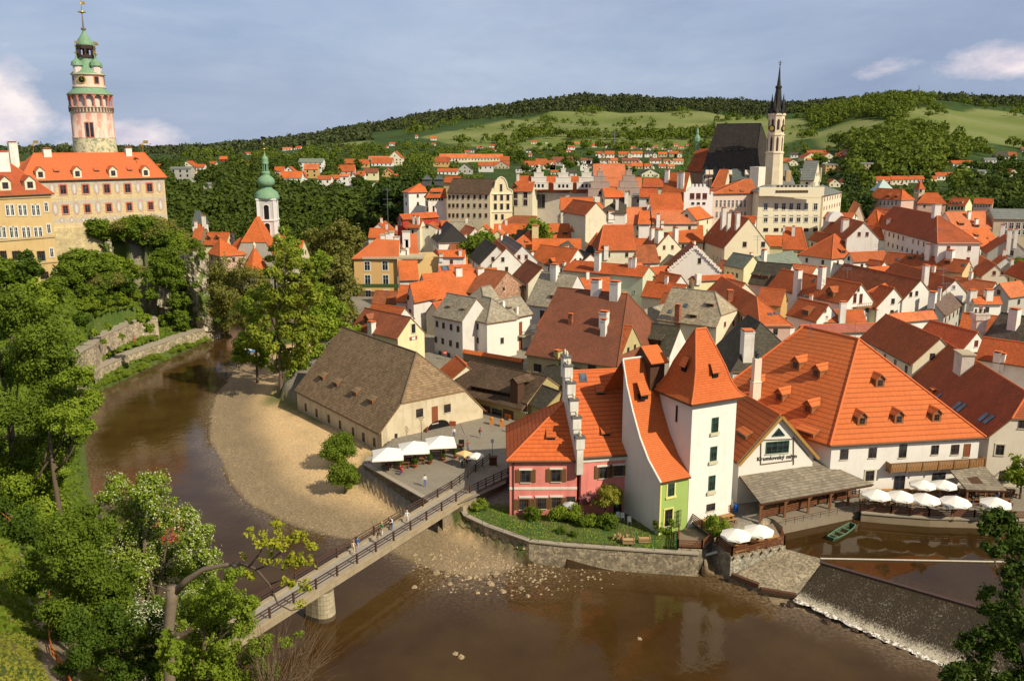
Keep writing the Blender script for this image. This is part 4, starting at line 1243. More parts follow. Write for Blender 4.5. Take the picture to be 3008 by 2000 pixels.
cposts=[]
for t_ in(.015,.225,.43,.625,.79):
 c=cf0 .lerp(cf1,t_)+bk*.35;cposts.append(c)
 m=MB();m.bar((c.x,c.y,2.6),(c.x,c.y,5.3),.26,.26);m.bar((c.x,c.y,4.6)+e*0 if False else Vector((c.x,c.y,4.5)),Vector((c.x,c.y,5.25))+e*.7,.14,.14);m.build('post',[M_MDW],root)
m=MB();m.bar(cf0+bk*.35-upv*.3,cf1+bk*.35-upv*.3,.22,.26);m.build('beam',[M_MDW],root)
q=[G((1640,1205),5.2),G((1905,1212),5.2),G((1760,1052),6.6),G((1530,1078),6.6)]
root=empty('canopy',(q[0].x+3,q[0].y+3,3),'small dark shingled canopy at the right end of the parasol terrace','canopy')
m=MB();e2=(q[1]-q[0]).normalized();uv=[((p-q[0]).dot(e2),((p-q[0])-e2*(p-q[0]).dot(e2)).length)for p in q]
m.poly(q,0,uv);m.poly([p-upv*.2 for p in q][::-1],1)
for i in range(4):m.poly([q[i]-upv*.2,q[(i+1)%4]-upv*.2,q[(i+1)%4],q[i]],1)
m.build('roof',[ROOF['wood'],M_DKW],root)
for t_ in(.05,.5,.95):
 c=q[0].lerp(q[1],t_)+Vector((0,.3,0));m=MB();m.bar((c.x,c.y,2.6),(c.x,c.y,5.1),.22,.22);m.build('post',[M_MDW],root)
rh=House('house','cream house with dark red roof and skylights right of the mill',e0=(1240,432),e1=(1772,866),r0=(1440,270),r1=(1998,448),ze=10.2,sl=45,zg=3,roof='dr',wall='pb',wallmat=plaster((.74,.66,.54),.2),ends=['g',(.5,3)],go=.2)
rh.win([(1857,942)],1.1,1.5,'bt');rh.win([(2006,772)],1.0,1.3,'b');rh.win([(1893,1115)],1.5,1.5,'b')
rh.dorm([(1575,655),(1605,668),(1750,730),(1785,745)],'sky',1.1,1.7);rh.dorm([(1460,590)],'sky',.8,1.0)
P=rh.hit((1615,410),'roof')[1];an=math.atan2(rh.u.y,rh.u.x)
m=MB();m.box(P.x,P.y,P.z-2,3.4,1.9,4.6,an);m.box(P.x,P.y,P.z+2.6,3.8,2.3,.2,an,1);m.build('chimney',[plaster((.66,.60,.52),.7),WM('tan')],rh.roof);rh.chim([(1420,595,560,50)],mat=M_CHB)
def auto_ze(p,off=0):
 y=PX(p)[1]
 return float(np.interp(y,[540,560,600,700,800,900,1000,1100],[28,26.5,22.5,18.5,15.8,13.2,11.2,10.4]))+off
def settle(p,d,ze):
 """push a house back along its sight line until its walls have an ordinary height"""
 if not d or d>=290 or d in(243,252):return ze
 dd=d
 while dd<max(d+6,288)and D_(p,dd).z-town_h(D_(p,dd).x,dd)>8.2:dd+=1
 return D_(p,dd).z
def H(label,e0,e1,r0,r1,roof='o',wall='w',off=0,d=None,sl=45,ends=None,name='town_house',cat='house',grp=None,**k):
 ze=D_(e0,d).z if d else auto_ze(((e0[0]+e1[0])/2,(e0[1]+e1[1])/2),off)
 ze=settle(e0,d,ze)
 return House(name,label,cat,grp,e0=e0,e1=e1,r0=r0,r1=r1,ze=ze,sl=sl,roof=roof,wall=wall,ends=ends,**k)
def GH(label,g0,g1,apex,L,roof='o',wall='w',off=0,d=None,name='town_house',cat='house',**k):
 ze=settle(g0,d,D_(g0,d).z if d else auto_ze(g0,off))
 return gable_house(name,label,g0,g1,apex,L,ze,roof=roof,wall=wall,cat=cat,**k)
FR('barn')
h=H('white house with grey shingle roof and small windows by the one way sign',(1228,203),(1452,250),(1395,36),(1582,72),'g','w2',d=185,ends=['g','g'])
h.win([(1265,265),(1315,278),(1373,290),(1427,305),(1257,385),(1309,397),(1369,413),(1422,428)],.8,1.3,'b');h.win([(1290,500),(1355,515)],.9,1.6,'k')
h.dorm([(1352,138),(1465,158)],'hatch',1.1,.4)
h2=H('white corner house with hipped grey shingle roof and balconies',(1488,220),(1645,262),(1605,58),(1688,62),'g','w',d=183,ends=['g',None],dirt=.12)
h3=H('white house wing with grey shingle roof and wrought iron balconies facing the barn',(1645,262),(2005,188),(1690,60),(1925,78),'g','w',d=180,ends=[None,'g'],dirt=.1,sl=42)
h3 .win([(1728,312),(1785,300),(1728,445),(1787,435)],1.1,1.8,'b');h3 .win([(1905,300),(1905,425)],1.0,3.0,'d',name='balcony_door')
h3 .dorm([(1715,165),(1822,150)],'shed',1.3,.5);h3 .chim([(1772,135,92,25),(1878,182,135,22)],cap=False)
FR('barn')
for q in(345,490):
 r=h3 .hit((1945,q),'wall')
 if r:
  P,n=r[1],r[2];s2=Vector((-n.y,n.x,0));m=MB();m.obox(P+n*.7-Vector((0,0,.0)),s2*2.6,n*.7,Vector((0,0,.09)),0)
  for k in range(15):m.bar(P+n*1.35+s2*(-2.6+k*.37),P+n*1.35+s2*(-2.6+k*.37)+Vector((0,0,1.1)),.05,mi=1)
  m.bar(P+n*1.35-s2*2.6+Vector((0,0,1.1)),P+n*1.35+s2*2.6+Vector((0,0,1.1)),.07,mi=1)
  m.build('balcony',[WM('tan'),M_BLK],h3 .root)
FR('mid')
h=H('white house with broad weathered grey shingle roof and one square chimney',(372,1424),(655,1458),(462,1164),(812,1200),'g','w2',d=192,ends=['g','g'])
h.win([(505,1500),(578,1505)],1.2,1.9,'b');h.dorm([(590,1378)],'shed',1.8,.8);h.dorm([(397,1325)],'sky',.9,1.2);h.dorm([(618,1212)],'hatch',.9,.3)
h.chim([(597,1225,1130,55)],w=1.5)
FR('lm')
h=H('tall white house with long orange roof behind the grey shingle roofs',(1470,1396),(1922,1362),(1405,1190),(1975,1155),'o','w2',d=208,ends=['g','g'])
h.chim([(1690,1188,1150,50),(1892,1183,1145,50)],mat=M_CHW)
h.win([(1390,1310),(1415,1315)],.6,1.2,'k');h.win([(1372,1420),(1395,1430),(1420,1445),(1447,1460)],.8,1.6,'w');h.win([(1540,1555)],.9,1.2,'b')
FR('pink')
h=H('yellow tavern with huge weathered red brown roof and a small brick chimney',(318,203),(925,290),(660,-228),(994,-191),'br','ye',d=158,ends=['g',None],sl=42,wallmat=plaster((.52,.44,.22),.5),dirt=.5)
h.win([(402,293),(760,297)],1.6,1.5,'km')
h.chim([(1,1,1,1)][:0]);FR('mid');h.chim([(722,1567,1510,32)],mat=M_CHB);h.chim([(918,1335,1245,62),(1062,1370,1262,68)],w=1.7);h.chim([(978,1580,1490,55)],w=1.5)
FR('pink')
h=H('rusty roofed wing with tall white chimney between the tavern and the dark shingle house',(680,248),(925,283),(880,20),(1010,-5),'o3','ye',d=152,ends=['g','g'],wallmat=plaster((.52,.44,.22),.5))
h.dorm([(882,183)],'sky',.9,.8)
h.chim([(835,90,-15,36)])
h=H('white house with mossy dark shingle roof and two wide shed dormers',(930,168),(1270,215),(1030,-8),(1415,22),'dk','w',d=146,ends=['g','g'])
h.dorm([(1042,122),(1168,138)],'shed',2.6,1.1,wallm=M_BLK);h.win([(1022,222),(1095,228)],1.2,1.0,'k')
h.chim([(1432,100,15,60)],w=1.6)
FR('mill')
h=H('house with dark grey shingle roof behind the mill tower and a big white chimney',(-60,300),(90,428),(60,150),(250,140),'dk','w2',d=142,ends=['g',None],side=None,W=14)
h.chim([(190,320,175,85)],w=2.2)
FR('mid')
h=H('cream house with half hipped beige shingle roof and three little hatches',(1385,1540),(1840,1600),(1520,1283),(1900,1345),'g2','cr',d=168,ends=['g',(.35,3.5)])
h.dorm([(1660,1525),(1790,1440)],'shed',1.8,.7,wallm=wood((.35,.2,.08)));h.dorm([(1485,1478),(1607,1432)],'sky',.9,.9)
h.chim([(1543,1540,1440,38)],mat=M_CHB)
FR('mill');h.win([(47,118),(103,112)],.9,1.1,'r')
FR('mid')
h=H('orange house right of the beige shingle roof with two roof lights',(1770,1310),(2175,1588),(1830,1256),(2212,1312),'o','pb',d=172,ends=['g',None])
FR('mill');h.dorm([(345,52),(385,47)],'sky',.9,1.0)
FR('mid')
h.chim([(1942,1410,1330,48)],mat=M_CHB)
h=H('pale green long house with low red roof curving around its courtyard',(660,1160),(1275,1214),(750,1118),(1440,1106),'o2','pg',d=214,ends=['g','g'],sl=30,dirt=.3)
h.win([(978,1300),(1215,1325)],.5,.9,'w');h.win([(1330,1435)],1.0,1.6,'r');h.chim([(928,1160,1040,45)],w=1.5);h.chim([(1180,1135,1080,28),(1210,1135,1070,28)])
h=H('pale green garden wing continuing to the white scalloped gable',(1278,1214),(1668,1180),(1440,1118),(1700,1120),'o2','pg',d=206,ends=['g','g'],sl=30,dirt=.3)
h.win([(1370,1290),(1472,1280)],.4,.7,'k');h.win([(1328,1440)],1.0,1.8,'rt')
h=H('low pale yellow wall house with narrow red roof strip behind the beige roof',(1675,1245),(1990,1228),(1690,1200),(1960,1195),'o2','yl',d=204,ends=['g','g'],sl=30)
h.chim([(1700,1235,1190,40)],cap=False)
h=GH('white house with broad scalloped gable wall and brown roof',(1455,1180),(1888,1188),(1608,985),17,'o4','w',d=216,dirt=.12)
h.win([(1712,1088)],.8,1.5,'k');h.chim([(1345,1100,958,42)],w=1.3)
pts=h.walls[2];ap=max(pts,key=lambda p:p.z);ev=sorted([p for p in pts if abs(p.z-ap.z)>1 and p.z>h.ze-2],key=lambda p:p.x)
m=MB()
for e in(ev[0],ev[-1]):
 for k in range(14):
  c=e.lerp(ap,(k+.5)/14);m.obox(c+Vector((0,-.1,.45)),Vector((.33,0,0)),Vector((0,.25,0)),Vector((0,0,.45 if k%2 else.3)),0)
m.build('scalloped_gable',[WM('w',.15)],h.root)
h=GH('white gabled cottage with black tarred roof and a broad chimney',(762,1142),(990,1135),(858,1036),11,'bl','w',d=224,dirt=.12)
h.chim([(1000,1050,985,34)],w=1.3)
h=H('dark tarred roof between orange roofs',(820,1040),(985,1055),(850,962),(960,985),'bl','w2',d=232)
h=H('dark wooden roof beside the cottage with a white chimney',(690,1130),(815,1050),(690,1010),(790,995),'dk','w2',d=229,W=9)
h.chim([(692,1060,985,30)])
h=GH('cream house with half hipped brown roof and a wooden gable window',(1010,1062),(1248,1048),(1130,935),14,'o4','cr',d=226,ends=[(.45,3.0),'g'])
h.win([(1125,1032),(1160,1032)],1.2,1.1,'rm');h.win([(1055,1108),(1108,1106)],.9,.9,'k')
h.chim([(1200,1135,1070,28)])
h=H('long brown roof climbing left of the scalloped gable',(1240,1108),(1410,1104),(1500,952),(1600,972),'o4','w',d=222,ends=['g','g'])
h=H('brown roofed house with three white chimneys above the cottages',(1225,1012),(1335,1038),(1360,866),(1508,872),'o4','cr',d=240,ends=['g','g'])
h.chim([(1345,918,848,34),(1400,930,862,58),(1523,985,850,38)])
h=H('large ochre orange roof in the middle of the old town',(935,1010),(1230,1008),(975,815),(1305,812),'o2','cr',d=252,ends=[None,'g'])
h.chim([(993,1048,980,34)])
h=H('wide orange roof with dark weather stripes right of the ochre roof',(1330,945),(1745,950),(1310,812),(1790,818),'o','cr',d=256,ends=['g','g'])
h.chim([(1660,835,795,22)])
h=H('low red roof left of the ochre roof',(830,990),(925,1005),(868,866),(915,868),'o3','w',d=256)
h=H('golden yellow house with steep orange roof and tall fire wall',(238,992),(458,992),(400,870),(456,848),'o','ye',d=222,ends=[None,'g'],dirt=.1)
h.win([(305,1038),(385,1036)],1.1,1.6,'r');h.win([(300,1108)],1.4,1.2,'rt');h.dorm([(385,950)],'hatch',1,.5)
h.chim([(472,925,830,42)],mat=WM('ye'),w=2.0)
h=H('bright orange roof right of the golden yellow house',(425,1010),(805,1012),(458,922),(768,916),'o','cr',d=232,ends=['g','g'])
h=H('steep bright orange roof above the grey shingle roof',(402,1096),(690,1136),(475,975),(660,970),'o','w',d=219,ends=['g','g'])
h.chim([(672,1135,1105,22),(420,1098,1030,25)]);h.dorm([(443,1075)],'sky',.9,.7);h.dorm([(570,1125)],'gable',1.5,.9)
h=H('dark brown tiled roof below the steep bright orange roof',(272,1196),(385,1268),(400,1098),(570,1156),'o4','cr',d=207,ends=['g','g'])
h=GH('house with exposed rubble gable and brown roof',(98,1352),(374,1290),(240,1170),10,'o4','br',d=205,wallmat=stonewall((.52,.30,.2),.5,.2))
h.win([(207,1305),(335,1292)],.8,.8,'k')
FR('lm')
h=H('grey shingle roof lean-to below the rubble gable',(1900,1450),(2040,1420),(1930,1380),(2060,1370),'g','w2',d=196,W=8)
h.chim([(2065,1385,1320,45)],w=1.5)
FR('mid')
h=H('orange roof with two small shed dormers behind the yellow house',(542,914),(720,916),(540,804),(702,802),'o','w',d=262,ends=['g','g'])
h.dorm([(603,886),(680,886)],'shed',1.7,.8)
h=H('orange roof with white gable lane front near the large chestnut',(720,860),(790,862),(735,820),(800,815),'o2','w',d=268)
h=GH('small cream gable house in the lane behind the dormers',(795,892),(850,892),(822,820),9,'o','cr',d=264)
h=H('flat topped cream house beside the small lane',(850,870),(1060,872),(870,782),(1050,780),'gr','cr',d=282,sl=20,W=9)
h=H('long bright orange roof over a cream corner house',(645,702),(905,702),(622,606),(1045,600),'o','cr',d=312,ends=['g','g'])
h.win([(610,720),(612,770)],.9,1.5,'k')
h=H('orange roof with small cream dormer house in front of the long orange roof',(655,712),(830,742),(745,634),(985,632),'o2','cr',d=296,ends=['g','g'])
h.win([(740,705),(760,722)],.8,1,'k')
h=H('orange roof strip right of the cream dormer house',(780,742),(1000,700),(850,650),(1000,632),'o','w',d=292,ends=['g','g'])
h=H('dark grey hipped roof in the upper town centre',(942,722),(1150,724),(1112,606),(1165,602),'dk','w',d=290,ends=[None,None])
h.chim([(1078,690,625,22),(1172,640,570,28)])
h=H('low dark slate roofed house with white walls',(812,725),(945,722),(850,692),(950,686),'sl','w',d=286,ends=['g','g'])
h=H('white flat roofed houses below the dark hipped roof',(840,775),(1140,770),(860,742),(1130,735),'gr','w',d=276,sl=18,W=8)
h.chim([(1028,765,718,44),(1145,770,735,30)])
h=H('steep orange patterned roof left of the twin chimneys',(1137,808),(1345,806),(1165,678),(1336,678),'ol','cr',d=284,ends=['g','g'])
h.chim([(1343,720,665,26)])
h=H('wide orange roof in front of the crenellated house',(1350,806),(1705,806),(1358,702),(1592,700),'ol','cr',d=280,ends=['g',None])
h.chim([(1392,805,740,26),(1425,810,785,20)]);h=H('orange roof band behind the wide orange roof',(1340,705),(1590,705),(1345,682),(1592,680),'o2','cr',d=292,W=10)
h=H('orange roof with row of little chimney pots below the cream hotel',(1690,776),(1965,724),(1602,668),(1870,666),'o','cr',d=272,ends=['g','g'])
h=H('low red roof joining the orange roofs at the centre',(1240,808),(1340,808),(1260,760),(1340,758),'o','w',d=270,W=8)
h=H('red roof terrace below the crenellated house',(1390,668),(1590,670),(1430,650),(1560,645),'o3','w',d=300,W=8)
h=H('long pale house with red roof and white stepped renaissance dormer gables',(408,560),(893,566),(440,492),(880,490),'o2','st',d=345,ends=['g','g'],wallmat=plaster((.56,.50,.42),.3))
h.win([(430,628),(457,630),(484,632),(512,632)],1.3,5.2,'k')
up=Vector((0,0,1))
for q in((477,540),(664,542),(841,540),(944,595),(1163,590)):
 r=h.hit(q)or h.hit((q[0],560));P=D_(q,343);big=q[0]>900
 P=D_(q,341 if not big else 335);wv=Vector((1,0,0));s_=1.2 if big else 1.0;m=MB();y0=P
 for k,(hw,z0,z1)in enumerate(((3.8,0,2.6),(3.0,2.6,4.6),(1.9,4.6,6.3),(.9,6.3,7.8))):
  m.obox(P+up*(z0+z1)/2*s_,wv*hw*s_*.95,Vector((0,1.2,0)),up*(z1-z0)/2*s_,0)
  m.obox(P+up*z1*s_,wv*(hw*s_*.95+.15),Vector((0,1.3,0)),up*.12,0)
 m.lathe((P.x,P.y,P.z+7.8*s_),[(.45,0),(.2,.5),(.45,.9),(0,1.6)],8)
 for dx in((-1.5,0,1.5)if not big else(0,)):m.obox(P+up*1.4+wv*dx-Vector((0,1.22,0)),wv*.4,Vector((0,.04,0)),up*.6,1)
 m.build('stepped_gable',[plaster((.72,.68,.60),.3)if not big else plaster((.42,.32,.27),.4),M_BLK],h.root)
h=H('long house with plain dark red roof behind the stepped dormer gables',(520,492),(890,492),(522,442),(892,440),'o2','cr',d=362,ends=['g','g'])
h.chim([(652,470,430,20),(832,470,420,16)])
h=H('very long smooth orange roof in the back row',(975,520),(1268,522),(893,440),(1270,456),'ol','cr',d=352,ends=['g','g'])
h=H('dark orange roof right of the very long smooth roof',(1272,522),(1440,524),(1275,457),(1442,452),'o2','cr',d=350,ends=['g','g'])
h=H('light orange roof strip far behind the long roofs',(900,462),(1150,462),(905,440),(1155,440),'ol','w',d=372,W=12)
h=H('orange roof between the two grey stepped gables',(985,602),(1135,600),(1042,525),(1170,532),'o','cr',d=330,ends=['g','g'])
h=H('red roof with white gable right of the grey stepped gables',(1245,600),(1385,602),(1315,535),(1420,538),'o2','w',d=322,ends=['g','g'])
h=H('long grey house with white round topped attic wall',(1185,600),(1300,602),(1190,560),(1300,556),'gr','st',d=325,sl=12,W=10)
h=H('house with very steep red roof and three tall chimneys',(1405,612),(1588,618),(1488,412),(1650,416),'o3','cr',d=306,sl=58,ends=['g',None])
h.chim([(1553,515,425,24),(1578,520,425,24),(1462,470,402,30)])
A=D_((1590,660),300);B=D_((1812,662),300);w_=(B-A).length;m=MB();u_=(B-A).normalized();n_=Vector((0,1,0))
zb_=A.z-8;root=empty('crenellated_house',((A+B)/2-Vector((0,0,8)))[:],'bright white house front with stepped crenellated gable','house')
def ztop_(x):
 t_=x/w_;t_=min(t_,1-t_)
 return(.0 if t_<.1 else(1.0 if t_<.2 else 2.0))
zT=D_((1590,560),300).z;zM=D_((1700,500),300).z;n_c=15
for k in range(n_c):
 x0=w_*k/n_c;x1=w_*(k+1)/n_c;s_=ztop_((x0+x1)/2);z1=zT+(zM-zT)*s_/2-(.9 if k%2 else 0)
 c=A+u_*(x0+x1)/2;m.obox((c.x,c.y+.6,(zb_+z1)/2),u_*(x1-x0)/2,(0,.6,0),(0,0,(z1-zb_)/2))
m.build('wall',[plaster((.82,.80,.78),.1)],root)
m=MB();c=(A+B)/2;m.box(c.x,c.y+5.2,zb_,w_*.9,8,zT-zb_-.5);m.build('rear_wall',[WM('w')],root)
put_win(root,A,u_,[(1655,592),(1703,592),(1752,592)],1.5,2.0,'rm');put_win(root,A,u_,[(1660,648),(1703,648),(1745,648)],1.0,.8,'k')
FR('right')
h=H('large cream school building with rows of pedimented windows and grey hipped roof',(45,562),(560,560),(95,508),(440,508),'gr','cr',d=298,sl=30,ends=[None,None],ov=.7,wallmat=plaster((.78,.72,.52),.08))
cl=[108,188,246,303,360,418,490]
h.win([(x,673)for x in cl],1.4,2.3,'wt');h.win([(x,765)for x in cl],1.4,2.4,'wt');h.win([(x,850)for x in cl],1.6,1.2,'b')
h.band(0,h.ze-1.7,.5,WM('cr'));h.band(0,h.ze-8.2,.4,WM('cr'));h.band(0,h.ze-14.4,.4,WM('cr'))
A=D_((55,588),296);B=D_((552,586),296);
m=MB();m.obox((A+B)/2+Vector((0,0,1.3)),(B-A)/2,(0,.4,0),(0,0,1.4))
for k in range(9):c=A.lerp(B,.25+.5*k/8);m.obox(c+Vector((0,-.1,2.9)),(1.1,0,0),(0,.2,0),(0,0,.35),1)
m.build('attic_parapet',[plaster((.78,.72,.52),.08),WM('gy')],h.root)
m=MB()
for k in range(11):
 c=A.lerp(B,.27+.46*k/10);m.obox(c+Vector((0,-.45,1.3)),(.42,0,0),(0,.05,0),(0,0,.42))
m.build('relief_lettering',[M_FRB],h.root)
h=H('tall blank cream fire wall building right of the school',(560,590),(700,560),(575,512),(690,508),'gr','cr',d=305,sl=18,W=14,ends=['g','g'],wallmat=plaster((.74,.66,.50),.15))
FR('mid')
h=H('cream school wing with red roof left of the main school front',(1812,574),(2160,568),(2062,464),(2128,464),'o3','pb',d=300,ends=[None,None],ov=.6,wallmat=plaster((.66,.52,.42),.15))
h.win([(1843+31*i,650)for i in range(8)],.9,2.6,'w');h.win([(1843+31*i,735)for i in range(8)],.9,2.2,'w');h.dorm([(1960,555),(2040,560)],'hatch',1,.4)
FR('right')
h=H('grey green metal roof with two brick chimneys behind the school',(-80,502),(335,502),(0,432),(240,430),'gr','cr',d=330,ends=['g','g'],W=22,sl=33)
h.chim([(276,470,402,36),(357,500,402,36)],mat=plaster((.52,.36,.2),.3),cap=False)
h=H('grey slate roofed house right of the metal roof',(370,470),(480,472),(380,430),(470,430),'gr','cr',d=335,W=14)
h.chim([(505,460,385,46)],mat=WM('tan'),cap=False)
h=H('long white garden hall with arched attic below the school',(545,760),(765,770),(560,735),(760,742),'o3','w',d=290,sl=20,W=9)
m=MB();P=D_((650,800),285);pts=[P+Vector((2.6*math.cos(a*PI/12),0,3.2*math.sin(a*PI/12)+.5))for a in range(13)];m.poly(pts[::-1]);m.poly([p+Vector((0,3,0))for p in pts])
for i in range(12):m.poly([pts[i],pts[i+1],pts[i+1]+Vector((0,3,0)),pts[i]+Vector((0,3,0))])
m.build('arched_gable',[plaster((.82,.8,.76),.1)],h.root)
h=GH('cream house with steep white edged gable right of the school',(770,768),(872,770),(822,655),18,'ol','cr',d=292)
h=H('orange roof beside the steep white edged gable',(868,788),(985,800),(845,684),(1045,684),'ol','cr',d=288,ends=['g','g'])
h=H('huge dark red hipped roof dominating the right side of town',(935,822),(1428,955),(1052,684),(1446,708),'dr','w',d=232,ends=[None,None],sl=48)
h.chim([(1415,735,672,60)],w=2.2)
h=H('broad salmon roof with three small dormers behind the huge dark roof',(1560,850),(1868,842),(1460,712),(1742,712),'ol','w',d=250,ends=['g','g'])
h.dorm([(1612,818),(1728,832)],'shed',2.0,.9);h.chim([(1665,760,722,22),(1722,815,778,22)])
h=H('orange roof with two open hatches at the right edge of town',(1612,1000),(1920,962),(1642,846),(1888,836),'o','w',d=226,ends=['g','g'])
h.dorm([(1732,905),(1860,965)],'shed',2.0,.8);h.dorm([(1810,915)],'sky',.8,.8)
h.chim([(1690,955,915,40)],cap=False)
h=H('white house with long red roof and lavender shaded wall',(730,902),(1113,938),(862,838),(1100,806),'o3','w',d=222,ends=['g','g'],dirt=.1)
h.chim([(1035,975,865,28),(1050,858,785,28)])
h=H('bright orange hipped wing of the long white house with cream front',(1113,938),(1424,923),(1108,806),(1236,803),'ob','yl',d=220,ends=['g',None],dirt=.1)
h.win([(1147,992),(1203,985)],1.2,1.9,'r');h.chim([(1100,815,785,24),(1200,812,778,36),(1228,1005,955,36),(1292,985,952,30)])
h=H('red roof with white chimney above the yellow pyramid roofed house',(540,858),(722,922),(662,758),(862,770),'o3','w',d=246,ends=['g','g'])
h.chim([(713,850,785,45)],w=2.2)
h=H('bright orange gablet roof right of the white chimney',(848,848),(985,862),(862,770),(880,772),'o','w',d=248,W=12)
h=H('yellow house with pyramid shaped orange roof and one brown window',(236,1000),(431,1006),(150,812),(385,846),'o2','yl',d=216,ends=['g',None],dirt=.15)
h.win([(515,1052)],1.7,1.6,'rm');h.win([(370,1040)],1.2,1.5,'k');h.chim([(318,890,835,22),(225,860,832,16)])
h=H('red roof strip behind the yellow pyramid roofed house',(430,925),(600,960),(395,850),(632,882),'o3','w',d=228,ends=['g','g'])
h=H('pointed orange roof with one large wooden dormer',(615,1075),(826,1052),(630,884),(645,886),'o2','w',d=218,ends=[None,None])
h.dorm([(705,1032)],'shed',2.2,1.0)
h.chim([(738,1120,1075,36)],cap=False)
h=H('low dark red roof in front of the lavender wall',(785,1098),(1060,1085),(850,1005),(1110,1022),'o3','w',d=208,ends=['g','g'])
FR('mid')
h=H('cream house with tall blank gable, yellow side wall and dark red roof',(1718,932),(1896,992),(1898,738),(2118,748),'o4','cr',d=232,ends=['g','g'],sl=50,roofmat=ROOF['dr'],wallmat=plaster((.76,.68,.48),.15))
h.win([(1820,1060),(1848,1068),(1875,1080)],.7,1.4,'w');h.win([(2058,962)],1.2,1.6,'b');h.chim([(1892,835,698,38),(1932,848,735,30),(2001,838,735,34)])
h.dorm([(1800,878),(1900,900)],'sky',.8,.6)
FR('right');h.win([(88,962)],1.2,1.6,'b')
h=H('house with green patina sheet roof',(105,1158),(392,1110),(2,1038),(375,1026),'cg','yl',d=206,ends=[None,'g'])
h.chim([(92,1080,1015,34)],w=1.4)
FR('mid')
h=H('green patina roof annex left of the large green roof',(1890,1120),(2045,1150),(2045,1040),(2120,1045),'cg','yl',d=210,ends=['g','g'])
h.win([(1930,1190),(1965,1195),(2000,1200)],.8,1.2,'k')
FR('right')
h=H('brown grey long roof below the green patina roof',(-30,1262),(245,1290),(150,1124),(545,1114),'dk','w2',d=192,ends=['g','g'])
h.dorm([(25,1215),(100,1225)],'shed',2.0,.8)
h=H('white house with gable balcony, long red roof and two tall white chimneys',(112,1292),(718,1425),(245,1165),(828,1250),'o3','w',d=178,ends=['g','g'],dirt=.12)
h.win([(820,1297)],.6,1.0,'k');h.win([(792,1375),(838,1378)],.9,2.2,'r');h.win([(885,1465)],.9,1.2,'b')
h.chim([(345,1360,1180,48),(532,1287,1155,46)]);h.dorm([(598,1365)],'gable',2.3,1.3);h.dorm([(400,1355),(483,1237)],'sky',.8,.8)
r=h.hit((840,1440),'wall')
if r:
 P,n=r[1],r[2];s2=Vector((-n.y,n.x,0));m=MB();m.obox(P+n*.5,s2*2.3,n*.6,(0,0,.1))
 for k in range(9):m.bar(P+n*1.05+s2*(-2.2+k*.55),P+n*1.05+s2*(-2.2+k*.55)+Vector((0,0,.9)),.06)
 m.bar(P+n*1.05-s2*2.2+Vector((0,0,.9)),P+n*1.05+s2*2.2+Vector((0,0,.9)),.08);m.build('balcony',[M_OLW],h.root)
h=H('white gabled house with brown striped roof and four gable windows',(570,1255),(1150,1400),(660,1130),(1240,1184),'o4','w',d=188,ends=['g','g'],dirt=.12)
h.win([(1237,1240),(1183,1350),(1222,1345),(1267,1338)],.7,1.1,'k')
h=H('white gabled house with curved parapet right of the four windowed gable',(1000,1190),(1455,1338),(1020,1112),(1557,1186),'o3','w',d=196,ends=['g','g'],dirt=.1)
h.win([(1552,1290)],.8,1.0,'w');h.chim([(1325,1290,1150,40)]);h.chim([(1318,1360,1310,30)])
h=H('ochre gabled house with white twin windows and long brown red roof',(988,1110),(1616,1184),(1150,1032),(1697,1084),'o3','ye',d=206,ends=['g','g'],dirt=.1,wallmat=plaster((.68,.52,.28),.12))
h.win([(1680,1150),(1698,1148),(1662,1255),(1692,1250)],.7,1.6,'w');h.dorm([(1215,1080),(1300,1085),(1500,1112)],'shed',1.6,1.0);h.dorm([(1120,1078),(1628,1120)],'sky',.8,.8)
h.chim([(1350,1070,980,34),(1522,1060,1010,46)])
h=H('bright red roof with wide dormer above the ochre gabled house',(1160,1052),(1690,1078),(1338,966),(1518,954),'o2','w',d=216,ends=[None,None])
h.dorm([(1430,1025)],'shed',3.0,.8)
h=H('cream gabled house with two attic windows at the right',(1640,1135),(1755,1215),(1652,1036),(1908,1079),'o2','cr',d=200,ends=['g','g'],dirt=.12)
h.win([(1863,1182),(1925,1180)],.7,1.1,'r');h.win([(1835,1285)],.9,1.4,'r')
h=H('long red brown roof running off the right edge of the view',(1935,1180),(2160,1262),(1690,1028),(2140,1050),'o3','cr',d=206,ends=['g','g'])
h=H('small cream tower house with steep orange roof and open wooden dormer',(955,1462),(1182,1418),(1012,1262),(1026,1264),'o','yl',d=176,ends=[None,None])
h.dorm([(1058,1388)],'shed',2.2,1.1);h.win([(985,1500)],1.0,1.8,'k')
h=H('red roof between the white balcony gable and the small tower house',(845,1420),(955,1450),(830,1245),(1012,1264),'o3','w',d=180,ends=['g','g'])
h=H('low brown house with timbered yellow gable front left',(30,1420),(225,1438),(140,1300),(300,1318),'o3','oc',d=170,ends=['g','g'])
h.win([(283,1375)],.8,1.2,'b')
h=H('red roofed house with white right gable and one open dormer',(262,1500),(492,1556),(312,1372),(558,1404),'o3','w',d=166,ends=['g','g'],dirt=.1)
h.dorm([(408,1505)],'shed',2.0,1.2);h.win([(565,1468)],.6,.8,'k')
h=H('small orange roof below the balcony gable with a tall white chimney',(500,1562),(885,1560),(640,1446),(928,1482),'o2','w',d=160,ends=['g','g'])
h.chim([(690,1560,1425,42),(568,1568,1530,24)])
h=H('grey walled house with grey brown shingle roof and twin capped chimneys',(1490,1512),(1668,1394),(1352,1368),(1602,1336),'g','gy',d=165,ends=['g','g'],roofmat=shingle((.17,.115,.09)))
h.chim([(1385,1385,1320,55),(1437,1382,1315,24)]);h.win([(1240,1440)],.7,.7,'k')
h=H('small orange roof behind the grey brown roof',(1712,1424),(1930,1422),(1745,1384),(1882,1350),'o','w',d=172,ends=['g','g'])
